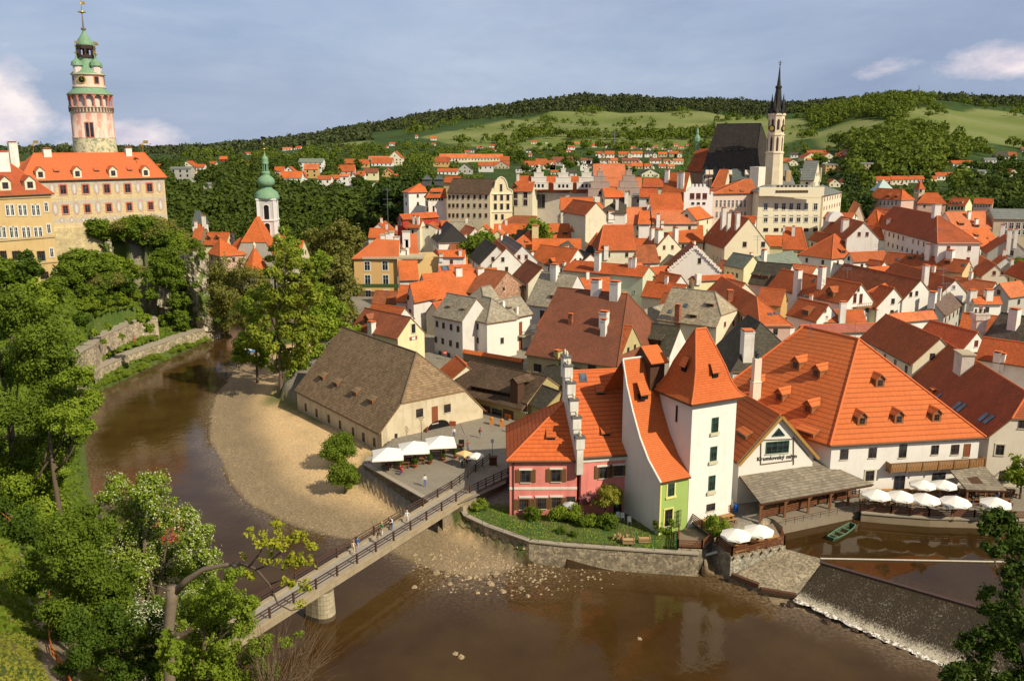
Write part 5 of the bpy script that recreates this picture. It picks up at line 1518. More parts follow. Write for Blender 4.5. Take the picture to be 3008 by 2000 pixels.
h.chim([(1690,1380,1330,60),(1815,1360,1315,44)],w=1.6)
h=H('salmon roof with grey gable wall at the right edge',(1985,1374),(2150,1352),(1906,1256),(2140,1240),'ol','gy',d=178,ends=['g','g'])
h=GH('grey gabled house with tall white chimney on the right edge of town',(1802,1032),(2150,1045),(1982,908),14,'o3','gy',d=214)
h.win([(1968,1028),(1998,1030)],.9,1.6,'k');h.chim([(1965,1010,880,32),(2020,960,870,26),(1920,895,830,34)])
h=H('long grey roofed school block behind the right side of town',(1860,768),(2150,772),(1640,690),(2140,690),'gr','tan',d=285,ends=['g','g'],sl=28)
h.win([(1942+52*i,820)for i in range(4)],1.5,2.2,'w')
h.win([(1942+52*i,870)for i in range(4)],1.5,1.6,'w')
FR('mill')
h=H('red roofed house with white front gable and a pale fire strip behind the mill',(932,207),(1272,386),(1222,90),(1452,210),'o3','cr',d=146,ends=['g','g'],dirt=.12)
m=MB()
T=[h.hit(q,'roof')for q in((1062,145),(1102,140),(1085,300),(1045,300))]
if all(T):
 m.poly([t[1]+t[2]*.12 for t in T][::-1]);m.build('fire_strip',[WM('gy')],h.roof)
h=H('bright orange roof rising behind the pale fire strip roof',(1300,200),(1612,286),(1226,88),(1480,68),'ol','w',d=153,ends=['g','g'],roofmat=tile((.6,.13,.045),var=.3))
h=H('short salmon tiled roof above the bright orange roof',(1162,108),(1452,84),(1142,46),(1440,30),'ol','w',d=160,ends=['g','g'])
h=H('old pinkish tiled roof behind the mill ridge',(560,180),(1062,165),(695,128),(1108,98),'ol','w',d=152,ends=['g','g'],roofmat=tile((.44,.13,.075),var=.4))
h=H('small salmon roof with round topped white chimney behind the mill',(395,205),(520,190),(410,140),(640,122),'ol','w',d=158,ends=['g','g'])
h.chim([(478,175,150,38)])
h=GH('pale grey little gable with round painted window behind the mill',(300,205),(405,205),(368,135),6,'dk','gy',d=155)
h=H('white house with very large dark shingle roof and a tall plastered chimney stack',(1702,262),(2045,332),(1532,-8),(2045,60),'dk','w',d=148,ends=['g','g'],roofmat=shingle((.13,.105,.08),moss=.1),sl=42)
h.win([(1930,372)],1.1,1.5,'wt');
r=h.hit((1700,270));P=G((1690,290),10.5)
m=MB();m.box(P.x,P.y,3,2.6,2.4,10.5);m.box(P.x+.3,P.y,13.5,2.0,2.0,3.2);m.box(P.x+.3,P.y,16.7,2.7,2.5,1.1);m.box(P.x+.3,P.y,17.8,2.9,2.7,.15)
for dx in(-.6,.3,1.1):m.lathe((P.x+dx,P.y,17.9),[(.22,0),(.2,.7),(.32,.8),(0,.9)],8,1)
m.build('chimney_stack',[plaster((.66,.60,.52),.8),M_GUT],h.root)
h.chim([(1945,135,42,46)],w=1.7)
h=H('low white outbuilding with tile topped chimneys in front of the large dark roof',(1690,345),(2045,400),(1705,300),(2045,360),'o2','w',d=140,W=7,ends=['g','g'])
h.chim([(1835,390,320,38),(1870,385,330,28)])
FR('right')
h=H('orange roofed house in front of the huge dark red roof',(1180,960),(1400,985),(1225,905),(1385,915),'o2','w',d=219,ends=['g','g']);h.chim([(1262,950,880,26)])
h=H('low red roof under the right corner of the huge dark red roof',(1430,1010),(1640,1015),(1450,955),(1620,958),'o3','w',d=222,ends=['g','g'])
h=H('small orange roof filling the yard between long red roofs',(870,1115),(990,1135),(900,1075),(985,1085),'o','w',d=202,ends=['g','g'])
FR('mid')
h=H('orange roof below the school front beside the white chimneys',(1985,795),(2140,800),(2000,745),(2130,745),'o2','w',d=262,ends=['g','g'])
FR('lm')
h=H('tall ochre apartment house with white sash windows and orange hipped roof',(870,1073),(1232,1071),(1066,922),(1150,912),'ol','oc',d=243,ends=[None,'g'],dirt=.12,ov=.5,roofmat=tile((.62,.15,.045),var=.15))
h.win([(990,1128),(1127,1126)],1.6,2.6,'wt');h.win([(994,1235),(1132,1235)],1.6,2.8,'wt');h.win([(998,1350),(1137,1350)],1.6,2.8,'wt');h.win([(1005,1455),(1142,1455)],1.6,2.4,'wt')
h.band(0,D_((1000,1292),243).z,.3,plaster((.45,.27,.1)));h.band(0,D_((1000,1412),243).z,.3,plaster((.45,.27,.1)))
P=D_((1065,1280),241.5);m=MB();m.box(P.x,P.y,P.z-.5,12,.5,1.0);m.build('flower_box',[flat((.05,.09,.03))],h.root)
A=G((1232,1075),h.ze);B=G((1342,1042),h.ze-.0);m=MB()
C_=Vector((A.x,A.y+.6,0));Dd=Vector((B.x+1.5,B.y+10,0))
bodybox(m,Vector((A.x-.5,A.y+.5,0)),Vector((1,.22,0)).normalized(),Vector((-.22,1,0)).normalized(),11.5,12,h.zg,h.ze+.2);m.build('side_wing',[plaster((.66,.46,.20),.12)],h.root)
FR('lm');m=MB();c=D_((1200,1050),247);m.box(c.x,c.y,c.z-.4,17,8,.5,0,0)
for(x,y0,y1,wpx)in((1115,1010,890,34),(1150,960,880,30),(1180,940,868,30),(1222,1010,905,40),(1290,930,865,54),(1298,1000,925,22),(1275,1060,1005,44)):
 a=D_((x,y0),249);b=D_((x,y1),249);ww=wpx*_fr[2]/FPX*249;m.box(a.x,a.y,a.z-2,ww,1.6,b.z-a.z+2,0,1);m.box(a.x,a.y,b.z,ww+.3,1.9,.25,0,0)
pts=[D_(q,248)for q in((1092,1058),(1120,975),(1160,965),(1210,1000),(1265,1050))];m.poly(pts[::-1],1);m.poly([p+Vector((0,5,0))for p in pts],1)
for i in range(4):m.poly([pts[i],pts[i+1],pts[i+1]+Vector((0,5,0)),pts[i]+Vector((0,5,0))],1)
a=D_((1155,960),250);m.bar(a,a+Vector((0,0,16)),.12,.12,2)
for zz_ in(11,12.5,15):m.bar(a+Vector((-1.3,0,zz_)),a+Vector((1.3,0,zz_)),.08,.08,2)
m.build('roof_terrace',[WM('tan'),plaster((.82,.80,.76),.2),M_STEEL],h.root)
h=H('yellow gabled house with bright orange roof behind the ochre apartment house',(1296,1040),(1386,1038),(1236,886),(1455,880),'ol','ye',d=252,ends=['g','g'],dirt=.1,roofmat=tile((.62,.15,.045),var=.15),wallmat=plaster((.74,.60,.30),.1))
h.win([(1430,1075)],.8,2.2,'w')
h=H('white house with low orange roof and square roof hatches right of the ochre house',(1420,1122),(1765,1116),(1475,1068),(1796,1062),'o','w',d=232,ends=['g','g'])
h.chim([(1660,1125,1080,26),(1700,1110,1072,42),(1540,1110,1085,14)])
h=H('low orange roof with a dark roof light below the square hatches',(1545,1180),(1805,1168),(1572,1124),(1792,1118),'o','w',d=226,ends=['g','g']);h.dorm([(1588,1145)],'sky',2.2,1.6)
h=H('white stuccoed house with a single dark window under a narrow orange roof',(1236,1240),(1388,1236),(1290,1176),(1420,1120),'o','w2',d=226,ends=['g','g'],W=9);h.win([(1365,1216)],1.0,1.3,'b')
h=H('small tiled lean-to roof in the shade of the ochre house',(1204,1402),(1290,1406),(1232,1346),(1300,1320),'o','w2',d=208,W=7,ends=['g','g'])
h=GH('narrow white gable house squeezed between orange roofs',(1285,1400),(1352,1410),(1308,1262),9,'o','w2',d=205);h.win([(1305,1370)],.6,1.2,'k');h.win([(1320,1480),(1335,1540)],.7,1.4,'k')
FR('lm')
mus=H('large cream museum with dark brown roof and rows of tiny windows',(1600,568),(1931,576),(1690,458),(1986,460),'db','cr',d=335,ends=['g','g'],dirt=.12,wallmat=plaster((.70,.62,.42),.12),ov=.5)
mus.win([(x,y)for y in(600,665,740)for x in(1622,1652,1684,1725,1768,1814,1858,1903)],.9,1.5,'k');mus.win([(x,800)for x in(1655,1690,1725,1768)],.5,.9,'k')
FR('mid')
A=G((104,574),mus.ze);B=G((275,572),mus.ze);root=mus.root;u_=(B-A);u_.z=0;Lm=u_.length;u_.normalize();n_=Vector((-u_.y,u_.x,0))
m=MB();bodybox(m,A,u_,n_,Lm,3,mus.zg-2,mus.ze)
ga=[wall_hit(A,u_,0,q)[0]for q in((104,574),(106,548),(138,530),(148,480),(165,455),(188,443),(212,455),(228,480),(240,530),(272,548),(275,574))]
m.poly(ga);m.poly([p+n_*1.0 for p in ga][::-1])
for i in range(len(ga)-1):m.poly([ga[i],ga[i+1],ga[i+1]+n_*1.0,ga[i]+n_*1.0][::-1]);m.bar(ga[i],ga[i+1],.5,.35,1)
for z_ in(mus.ze,mus.ze-6.5,mus.ze-14):m.obox((A+u_*Lm/2+Vector((0,0,z_-mus.ze))-n_*.1),u_*Lm/2,n_*.2,(0,0,.25),1)
m.build('baroque_facade',[plaster((.76,.66,.42),.1),plaster((.8,.74,.56),.1)],root)
put_win(root,A-n_*.01,u_,[(x,y)for y in(602,672)for x in(144,192,240)],1.1,2.2,'kt');put_win(root,A,u_,[(150,752),(198,752)],1.0,2.0,'kt');put_win(root,A,u_,[(188,528)],.9,2.6,'kt')
h=H('orange roofed white brewery house left of the museum',(165,0),(1,1),(1,1),(1,1))if False else None
h=H('orange roofed red and cream house right of the museum gable',(282,556),(430,558),(225,436),(360,436),'o2','cr',d=338,ends=['g','g'])
h.win([(300,590),(375,588),(300,640),(375,638)],1.6,2.6,'rt');h.chim([(316,470,428,18)]);h.dorm([(290,535)],'gable',2.2,1.2)
FR('lm')
h=H('white hall with orange roof and two grey ridge vents left of the museum',(1303,566),(1452,562),(1392,497),(1535,494),'o','w',d=345,ends=[None,'g'])
m=MB()
for q in(1450,1543):P=D_((q,492),352);m.box(P.x,P.y,P.z-1,3.6,3.0,2.4);m.lathe((P.x,P.y,P.z+1.4),[(2.8,0),(.1,1.8)],4,0,PI/4)
m.build('ridge_vent',[ROOF['sl']],h.roof)
h=H('white house with brown orange roof close to the museum wall',(1440,606),(1602,604),(1486,536),(1622,530),'o2','w',d=338,ends=[None,'g'])
h.win([(1455+22*i,618)for i in range(6)],.8,.8,'k');h.win([(1453,690),(1500,690),(1450,650)],.7,2.2,'k');h.dorm([(1520,575)],'shed',4,.8)
h=H('small red roof behind the white hall',(1570,488),(1690,490),(1600,445),(1685,440),'o2','ye',d=356,ends=[None,'g'])
h=H('maroon house with striped gable and low red roof below the museum',(1264,772),(1545,752),(1244,730),(1530,716),'o2','rd',d=292,ends=['g','g'],sl=40);h.win([(1232,800),(1250,800),(1240,765)],.6,1.2,'w')
h=H('cream house with brown red roof and two white chimneys below the maroon house',(1288,834),(1392,838),(1302,776),(1530,768),'o3','cr',d=280,ends=['g','g']);h.chim([(1350,800,752,18),(1382,805,756,18)])
h.win([(1295,860),(1315,862),(1340,865)],.6,1.4,'k')
h=GH('cream gabled house with two windows below the museum',(1372,848),(1556,850),(1452,806),8,'o3','cr',d=276);h.win([(1450,812),(1475,812)],1.0,1.2,'k')
h=H('small maroon house with arched white niche',(1560,828),(1625,826),(1546,780),(1606,782),'o2','rd',d=282,ends=['g','g']);h.win([(1588,852)],.9,1.6,'wt');h.chim([(1585,885,860,18)])
h=H('black tarred roof in the old lane below the museum',(1610,985),(1705,980),(1606,893),(1735,890),'bl','w',d=258,ends=['g','g'])
h.chim([(1725,930,888,16)])
h=H('dark roof with white gable edges left of the black roof',(1480,905),(1530,950),(1525,860),(1580,880),'bl','w',d=262,W=10);h.chim([(1520,880,850,18),(1548,880,855,18)])
h=H('brown roofed white house with chimney row near the black roof',(1625,1010),(1762,1008),(1740,900),(1812,922),'o4','w',d=246,ends=['g','g'])
h.chim([(1745,905,885,14),(1770,915,895,14),(1825,950,908,30)])
h=GH('white gabled house with dark brown tile edges in the lane',(1765,1000),(1882,1005),(1812,922),12,'o4','w',d=244)
h=H('low orange roof with two hatches above the white house',(1530,1060),(1740,1062),(1548,1008),(1740,1006),'o','w',d=243,ends=['g','g']);h.chim([(1558,1062,1040,26),(1705,1045,1010,22)])
h=H('grey tiled lane roof sloping to the right',(1765,1055),(1850,1120),(1795,990),(1880,1030),'dk','w2',d=236,W=10,ends=['g','g'])
h=H('small orange lane roof right of the grey tiled roof',(1866,1044),(1936,1118),(1932,1012),(2005,1105),'o','w',d=233,W=9,ends=['g','g'])
h=H('smooth grey sheet roof in the middle of the lane',(1945,1010),(2060,1100),(1990,985),(2085,1030),'gr','w2',d=238,W=9,ends=['g','g'])
h=H('orange roof with white chimneys beside the garden trees',(1975,945),(2085,960),(2010,905),(2110,895),'o','w',d=254,ends=['g','g'])
FR('mid');h.chim([(188,965,900,20),(232,905,885,20),(315,935,890,20)])
h=H('black lane roof beside the garden trees',(270,985),(380,990),(320,905),(400,895),'bl','w',d=250,W=10,ends=['g','g'])
FR('barn')
a=G((1470,470),7.3);b=G((1925,545),7.0);m=MB();L=(b-a).length
m.poly([(a.x,a.y,3),(b.x,b.y,3),(b.x,b.y,7),(a.x,a.y,7.2)],0,[(0,0),(L,0),(L,4),(0,4)])
dn=Vector((-(b-a).y,(b-a).x,0)).normalized()
for sg in(-1,1):
 o_=dn*.7*sg;q=[a+o_+Vector((0,0,-.35)),b+o_+Vector((0,0,-.35)),b+Vector((0,0,.35)),a+Vector((0,0,.35))]
 m.poly(q,1,[(0,0),(L,0),(L,1),(0,1)])
o=m.build_at('garden_wall',[plaster((.34,.29,.2),.8),ROOF['o']],a[:]);tag(o,'old stained garden wall with orange tile coping behind the workshop','wall')
P=G((1327,488),6.6);m=MB();m.tube([(P.x,P.y,4),(P.x,P.y,7.1)],.05,6,0)
c=Vector((P.x,P.y-.08,6.7));m.tube([c+Vector((0,.02,0)),c-Vector((0,.02,0))],.42,16,1);m.obox(c-Vector((0,.035,0)),(.28,0,0),(0,.01,0),(0,0,.07),2)
o=m.build_at('road_sign',[M_STEEL,flat((.6,.02,.02)),flat((.8,.8,.8))],(P.x,P.y,4));tag(o,'round red no entry sign on a post before the white shingle roofed house','sign')
M_COP=None
def copper():
 t=NT('green_copper');p=t.pos();n=t.noise(p,.9,4);st=t.noise(t.mapping(p,(2,2,.25)),1.2,4)
 c=t.mix(n,(.13,.27,.16),(.26,.42,.25));c=t.mix(t.math('MULTIPLY',t.ramp(st,[(.45,0),(.7,1)]),.6),c,(.14,.20,.13))
 t.base(c);t.b.inputs['Roughness'].default_value=.6;return t.m
M_COP=copper()
M_GOLD=flat((.80,.50,.10),.3,name='gilt',metal=.8)
def painted_tower():
 t=NT('painted_plaster');p=t.obj();sp=t.N('ShaderNodeSeparateXYZ');t.L(p,sp.inputs[0])
 a=t.math('ARCTAN2',sp.outputs[1],sp.outputs[0])
 f=t.math('FRACT',t.math('MULTIPLY',a,12/(2*PI)))
 band=t.ramp(f,[(.0,0),(.2,0),(.26,1),(.74,1),(.8,0),(1,0)])
 n=t.noise(p,.55,5,.6);n2=t.noise(t.mapping(p,(1,1,.2)),1.4,4)
 c=t.mix(band,(.70,.56,.46),(.62,.30,.22))
 c=t.mix(t.ramp(n,[(.45,0),(.62,1)]),c,(.72,.52,.42))
 c=t.mix(t.math('MULTIPLY',t.ramp(n2,[(.5,0),(.7,1)]),.6),c,(.40,.28,.2))
 t.base(c);return t.m
def stone_tower():
 t=NT('weathered_painted_stone');p=t.obj();n=t.noise(p,.9,5,.6);n2=t.noise(p,2.2,4)
 c=t.mix(t.ramp(n2,[(.35,0),(.65,1)]),(.60,.50,.28),(.70,.64,.44));c=t.mix(t.math('MULTIPLY',t.ramp(n,[(.5,0),(.6,1)]),.85),c,(.20,.24,.15))
 t.base(c);return t.m
def rows(pxx,D,lst,k):
 """(pixel y, half width px) -> (radius, z)"""
 return[(max(0,hw*k/FPX/math.sqrt(1+((_fr[0]+pxx*_fr[2]-PCX)/FPX)**2)*(D*cth+(50-D_((pxx,y),D).z)*sth)),D_((pxx,y),D).z)for y,hw in lst]
FR('tl');TD=262;cx0=D_((728,1103),TD)
root=empty('castle_tower',(cx0 .x,cx0 .y,28),'round painted castle tower with arcaded gallery and green copper helmet','tower')
kx=_fr[2]
def rr(lst):return[(r,z-28)for r,z in rows(700,TD,lst,kx)]
O_=(cx0 .x,cx0 .y,28)
m=MB();m.lathe(O_,[(r,z)for r,z in[(6.7,-2)]+rr([(1062,168)])],40);m.build('stone_base',[stone_tower()],root,True)
m=MB();m.lathe(O_,rr([(1062,170),(1052,170),(1052,166),(872,166)]),40);m.build('painted_shaft',[painted_tower()],root,True)
m=MB();m.lathe(O_,rr([(872,168),(862,174),(858,174),(856,170),(835,170),(830,175),(825,175),(822,168)]),40)
zt1=rr([(845,1)])[0][1];rg=rr([(845,172)])[0][0]
for k in range(40):
 a=2*PI*k/40;m.obox((O_[0]+rg*math.cos(a),O_[1]+rg*math.sin(a),28+zt1),(.12*math.cos(a),.12*math.sin(a),0),(-.22*math.sin(a),.22*math.cos(a),0),(0,0,.6),1)
m.build('gallery_parapet',[plaster((.62,.50,.40),.4),flat((.14,.09,.06))],root)
m=MB();m.lathe(O_,rr([(860,138),(700,138)]),32,0);m.build('inner_drum',[plaster((.72,.62,.54),.3)],root,True)
zg0,zg1=rr([(825,1)])[0][1],rr([(742,1)])[0][1];rc=rr([(800,165)])[0][0]
for k in range(16):
 a=2*PI*(k+.5)/16;m=MB();px_,py_=O_[0]+rc*math.cos(a),O_[1]+rc*math.sin(a)
 m.lathe((px_,py_,28+zg0),[(.42,0),(.42,.3),(.26,.4),(.24,zg1-zg0-.5),(.45,zg1-zg0-.1),(.45,zg1-zg0)],8);m.build('column',[flat((.50,.20,.14))],root)
m=MB()
for k in range(16):
 for j in range(8):
  a0=2*PI*(k+.5+j/8)/16;a1=2*PI*(k+.5+(j+1)/8)/16
  def arch(s_):return zg1-.9+1.5*math.sqrt(max(0,1-(2*s_-1)**2))-.3
  zt_=rr([(722,1)])[0][1]
  P=[(O_[0]+(rc+.35)*math.cos(a),O_[1]+(rc+.35)*math.sin(a),28+z)for a,z in((a0,arch(j/8)),(a1,arch((j+1)/8)),(a1,zt_),(a0,zt_))]
  m.poly(P,0)
  P2=[(O_[0]+(rc-.35)*math.cos(a),O_[1]+(rc-.35)*math.sin(a),28+z)for a,z in((a0,arch(j/8)),(a1,arch((j+1)/8)))]
  m.poly([P[0],P[1],P2[1],P2[0]],0)
m.build('arcade',[flat((.62,.22,.15),var=.3)],root)
m=MB();m.lathe(O_,rr([(735,170),(732,182),(728,182),(712,162),(695,140),(682,128)]),40);m.build('gallery_roof',[M_COP],root,True)
m=MB();m.lathe(O_,rr([(682,128),(676,134),(668,134),(664,122),(585,120),(582,134),(578,138),(572,138)]),40);m.build('upper_drum',[plaster((.72,.58,.44),.4)],root)
for a_ in(-1.57,-1.57+.95,-1.57-.95,-1.57+1.9,-1.57-1.9,1.57):
 ru=rr([(620,122)])[0];P=Vector((O_[0]+ru[0]*math.cos(a_),O_[1]+ru[0]*math.sin(a_),28+ru[1]));n_=Vector((math.cos(a_),math.sin(a_),0));s_=Vector((-n_.y,n_.x,0));m=MB()
 if a_==-1.57+.95*0:
  m.tube([P-n_*.05,P+n_*.15],1.15,20,0);m.tube([P-n_*.05,P+n_*.2],.85,20,1);m.obox(P+n_*.25+Vector((.0,0,.3)),s_*.05,n_*.03,(0,0,.4),0);m.obox(P+n_*.25+s_*.2,s_*.3,n_*.03,(0,0,.05),0)
  m.build('clock_face',[M_GOLD,M_BLK],root)
 else:
  m.obox(P+n_*.03,s_*.75,n_*.06,(0,0,1.1),0);m.obox(P+n_*.08,s_*.5,n_*.06,(0,0,.85),1);m.build('window',[flat((.45,.15,.08)),M_GL],root)
m=MB();m.lathe(O_,rr([(576,138),(570,134),(545,105),(520,84),(490,68),(462,62),(446,60)]),32);hel=m.build('helmet',[M_COP],root,True)
for k in range(4):
 a=PI/4+PI/2*k+.35;rt=rr([(545,100)])[0][0];px_,py_=O_[0]+rt*math.cos(a),O_[1]+rt*math.sin(a);m=MB()
 zb0=rr([(572,1)])[0][1];zb1=rr([(512,1)])[0][1];zb2=rr([(465,1)])[0][1]
 m.lathe((px_,py_,28),[(1.25,zb0),(1.2,zb1)],8,0);m.lathe((px_,py_,28),[(1.65,zb1),(1.6,zb1+.25),(1.45,zb1+1.0),(.8,zb2-.2),(.25,zb2+.3),(.1,zb2+1.5)],10,1)
 m.lathe((px_,py_,28+zb2+1.4),[(0,0),(.45,.4),(0,.9)],8,2);m.tube([(px_,py_,28+zb2+2),(px_,py_,28+zb2+5)],.06,4,2)
 m.lathe((px_,py_,28+zb2+3.3),[(0,0),(.3,.3),(0,.6)],8,2);m.obox((px_+.5,py_,28+zb2+4.6),(.5,0,0),(0,.03,0),(0,0,.25),2)
 m.build('corner_turret',[plaster((.74,.62,.56),.3),M_COP,M_GOLD],root)
m=MB();z0,z1=rr([(446,1)])[0][1],rr([(352,1)])[0][1]
m.lathe(O_,[(2.6,z0),(2.6,z0+.6)],8,0)
for k in range(8):
 a=2*PI*(k+.5)/8;m.box(O_[0]+2.2*math.cos(a),O_[1]+2.2*math.sin(a),28+z0+.5,.42,.42,z1-z0-.6,a,0)
m.lathe(O_,[(2.5,z1-1.0),(2.65,z1)],8,0);m.lathe(O_,[(.9,z0+.5),(.9,z1)],8,0)
m.build('lantern',[flat((.06,.035,.03))],root)
m=MB();m.lathe(O_,rr([(356,68),(350,70),(335,68),(318,60),(300,48),(280,32),(262,20),(240,12),(225,10)]),24,0);m.lathe(O_,rr([(232,20),(222,22),(212,8),(105,2.5)]),10,2)
b=rr([(107,1),(95,1),(82,1)]);m.lathe(O_,[(0,b[0][1]),(1.2,b[1][1]),(0,b[2][1])],12,1);q=rr([(0,1)])[0][1];m.tube([(O_[0],O_[1],28+b[2][1]),(O_[0],O_[1],28+q)],.07,4,1);m.obox((O_[0]+.5,O_[1],28+q-.9),(.6,0,0),(0,.04,0),(0,0,.4),1)
m.build('spire',[M_COP,M_GOLD,flat((.16,.13,.10))],root,True)
for dx,yy,hh in((755-728,1000,5.2),(788-728,1000,5.2)):
 a=-PI/2+(dx+0)*kx/FPX*TD/6.4;ru=rr([(yy,168)])[0];P=Vector((O_[0]+ru[0]*math.cos(a),O_[1]+ru[0]*math.sin(a),28+ru[1]));n_=Vector((math.cos(a),math.sin(a),0));s_=Vector((-n_.y,n_.x,0));m=MB()
 m.obox(P,s_*.62,n_*.08,(0,0,2.2),0);m.obox(P+n_*.08,s_*.4,n_*.06,(0,0,1.95),1);m.build('window',[flat((.55,.24,.16)),M_GL],root)
def sgraf():
 t=NT('painted_castle_facade');uv=t.uv();p=t.pos()
 br=t.N('ShaderNodeTexBrick');t.L(uv,br.inputs['Vector']);br.inputs['Scale'].default_value=1;br.inputs['Brick Width'].default_value=.9;br.inputs['Row Height'].default_value=.36;br.inputs['Mortar Size'].default_value=.05
 br.inputs['Color1'].default_value=(.66,.50,.24,1);br.inputs['Color2'].default_value=(.74,.60,.34,1);br.inputs['Mortar'].default_value=(.40,.32,.2,1)
 sp=t.N('ShaderNodeSeparateXYZ');t.L(uv,sp.inputs[0])
 n=t.noise(p,.5,5,.6)
 c=br.outputs['Color']
 fz=t.math('FRACT',t.math('DIVIDE',t.math('SUBTRACT',sp.outputs[1],41.0-1.2),4.6))
 bd=t.ramp(fz,[(0,1),(.10,1),(.11,0),(.88,0),(.89,1),(1,1)],'LINEAR')
 c=t.mix(t.math('MULTIPLY',bd,.8),c,(.46,.43,.38))
 fx=t.math('FRACT',t.math('DIVIDE',sp.outputs[0],2.9));vx=t.ramp(fx,[(0,1),(.09,1),(.10,0),(.93,0),(.94,1),(1,1)])
 c=t.mix(t.math('MULTIPLY',vx,.55),c,(.50,.36,.28))
 c=t.mix(t.math('MULTIPLY',t.ramp(n,[(.45,0),(.7,1)]),.35),c,(.45,.40,.32))
 t.base(c);return t.m
FR('ll')
cw=House('castle_wing','long castle wing with painted sgraffito facade and orange hipped roof with white dormers','castle',e0=(150,346),e1=(1284,317),r0=(262,135),r1=(1106,127),ze=D_((700,330),235).z,sl=45,zg=26,roof='ol',roofmat=tile((.62,.15,.05),var=.12,blotch=.1),wallmat=sgraf(),ov=.6)
cw.win([(485,412),(658,408),(820,405),(980,401),(1148,396)],1.5,2.3,'rR');cw.win([(503,565),(672,557),(836,550),(993,543),(1157,537)],1.3,2.1,'rR');cw.win([(1010,640)],.4,.6,'k')
MP=flat((.44,.42,.40),var=.3,sc_=2.5);MPF=flat((.52,.30,.22),var=.3)
def oval(h_,p,w_,hh,name='painted_figure'):
 r=h_.hit(p,'wall')
 if not r:return
 P,n=r[1],r[2];s_=Vector((-n.y,n.x,0));m=MB()
 if(s_.cross(Vector((0,0,1)))).dot(n)<0:s_=-s_
 for k_,(a_,c_)in enumerate(((1.0,1),(.78,0))):
  m.poly([P+n*(.02+.015*k_)+s_*(w_*a_*math.cos(t*PI/10))+Vector((0,0,hh*a_*math.sin(t*PI/10)))for t in range(20)],c_)
 m.poly([P+n*.05+s_*(w_*.35*math.cos(t*PI/5))+Vector((0,0,hh*.62*math.sin(t*PI/5)-.1))for t in range(10)],2)
 m.build(name,[MP,MPF,flat((.62,.58,.52),var=.3)],h_.root)
for q in((400,405),(570,405),(740,402),(900,398),(1060,394),(1222,390)):oval(cw,q,.75,1.7)
for q in((425,560),(588,555),(755,548),(912,541),(1078,534),(1233,528)):oval(cw,q,.8,1.75)
for q in(475,550,640,715,805,880,960,1040,1120,1200):oval(cw,(q,645-(q-475)*.035),.55,.75)
cw.dorm([(315,342),(598,335),(872,330),(1122,326)],'gable',2.0,2.0,wallm=WM('cr'));cw.dorm([(437,280),(745,275),(1000,270)],'hatch',1.1,.5)
cw.chim([(118,240,70,44)],w=2.0);cw.chim([(360,140,112,48),(985,138,105,40)])
for q in((255,140,40),(1098,130,40)):
 a=D_((q[0],q[1]),243);b=D_((q[0],q[2]),243);m=MB();m.tube([a,b],.08,5);m.lathe((a.x,a.y,(a.z+b.z)/2),[(0,0),(.5,.5),(0,1)],8,0);m.obox(b+Vector((.7,0,-.2)),(.6,0,0),(0,.04,0),(0,0,.4),0);m.build('weather_vane',[M_GOLD],cw.roof)
m=MB();A=cw.walls[0][0];B=cw.walls[0][1];n_=(cw.n*-1);L=(B-A).length
z1=D_((600,692),235).z;m.obox(Vector((A.x,A.y,0))+(B-A)/2+n_*.35+Vector((0,0,z1/2+8)),(B-A)/2+(B-A).normalized()*.3,n_*.4,(0,0,z1/2-8),0)
m.build('bossage_base',[stonewall((.62,.50,.28),1.0,.5,(.38,.3,.16),'bossage',.15)],cw.root)
for q,c_ in(((60,150),1),):
 pass
py=House('castle_palace','ochre castle palace with paired windows and faded orange roof at the left edge','castle',e0=(-420,476),e1=(416,441),r0=(-420,200),r1=(92,231),ze=D_((0,458),190).z,sl=45,zg=19,roof='o2',roofmat=tile((.46,.10,.035),var=.25),wallmat=plaster((.60,.43,.20),.35),ov=.6,ends=['g',None])
for y_,xs,hh in((570,(75,172,273),2.0),(740,(12,105,200,292),2.0),(920,(20,125,220,315),1.9),(1070,(40,260,342),1.5)):
 py.win([(x-15,y_)for x in xs]+[(x+16,y_-1)for x in xs],.85,hh*1.15,'wt' if y_<800 else 'k')
py.win([(354,545),(374,712),(396,895),(417,1052)],.8,2.0,'wt')
for y_,k_ in((475,.6),(798,.5),(1000,.3)):py.band(0,D_((200,y_),190).z,k_,plaster((.50,.38,.2),.3),.25,'cornice')
py.dorm([(45,418),(235,412)],'gable',2.2,2.0,wallm=WM('cr'));py.chim([(20,240,150,60)],w=2.4)
ck=H('castle chimney block and roof corner between palace and painted wing',(105,300),(190,300),(120,232),(195,232),'o3','cr',d=215,name='castle_annex',cat='castle',W=8)
FR('lm');SD=300;kx=_fr[2];c0=D_((232,800),SD)
root=empty('church_tower',(c0 .x,c0 .y,6),'slender white church tower with green copper onion domes behind the riverside trees','tower')
def sr(lst):return[(r,z-6)for r,z in rows(220,SD,lst,kx)]
O_=(c0 .x,c0 .y,6);hw=sr([(700,70)])[0][0];an=.12
zs=sr([(612,1)])[0][1]
m=MB();m.box(c0 .x,c0 .y,3,hw*2,hw*2,zs+3,an,0)
for s1 in(-1,1):
 for s2 in(-1,1):
  px_=c0 .x+math.cos(an)*hw*s1*.9-math.sin(an)*hw*s2*.9;py_=c0 .y+math.sin(an)*hw*s1*.9+math.cos(an)*hw*s2*.9;m.box(px_,py_,3,.9,.9,zs+3.0,an,1)
for y_ in(612,770):m.box(c0 .x,c0 .y,6+sr([(y_,1)])[0][1]-.3,hw*2+.7,hw*2+.7,.5,an,1)
m.build('shaft',[plaster((.55,.54,.52),.2),plaster((.80,.78,.76),.1)],root)
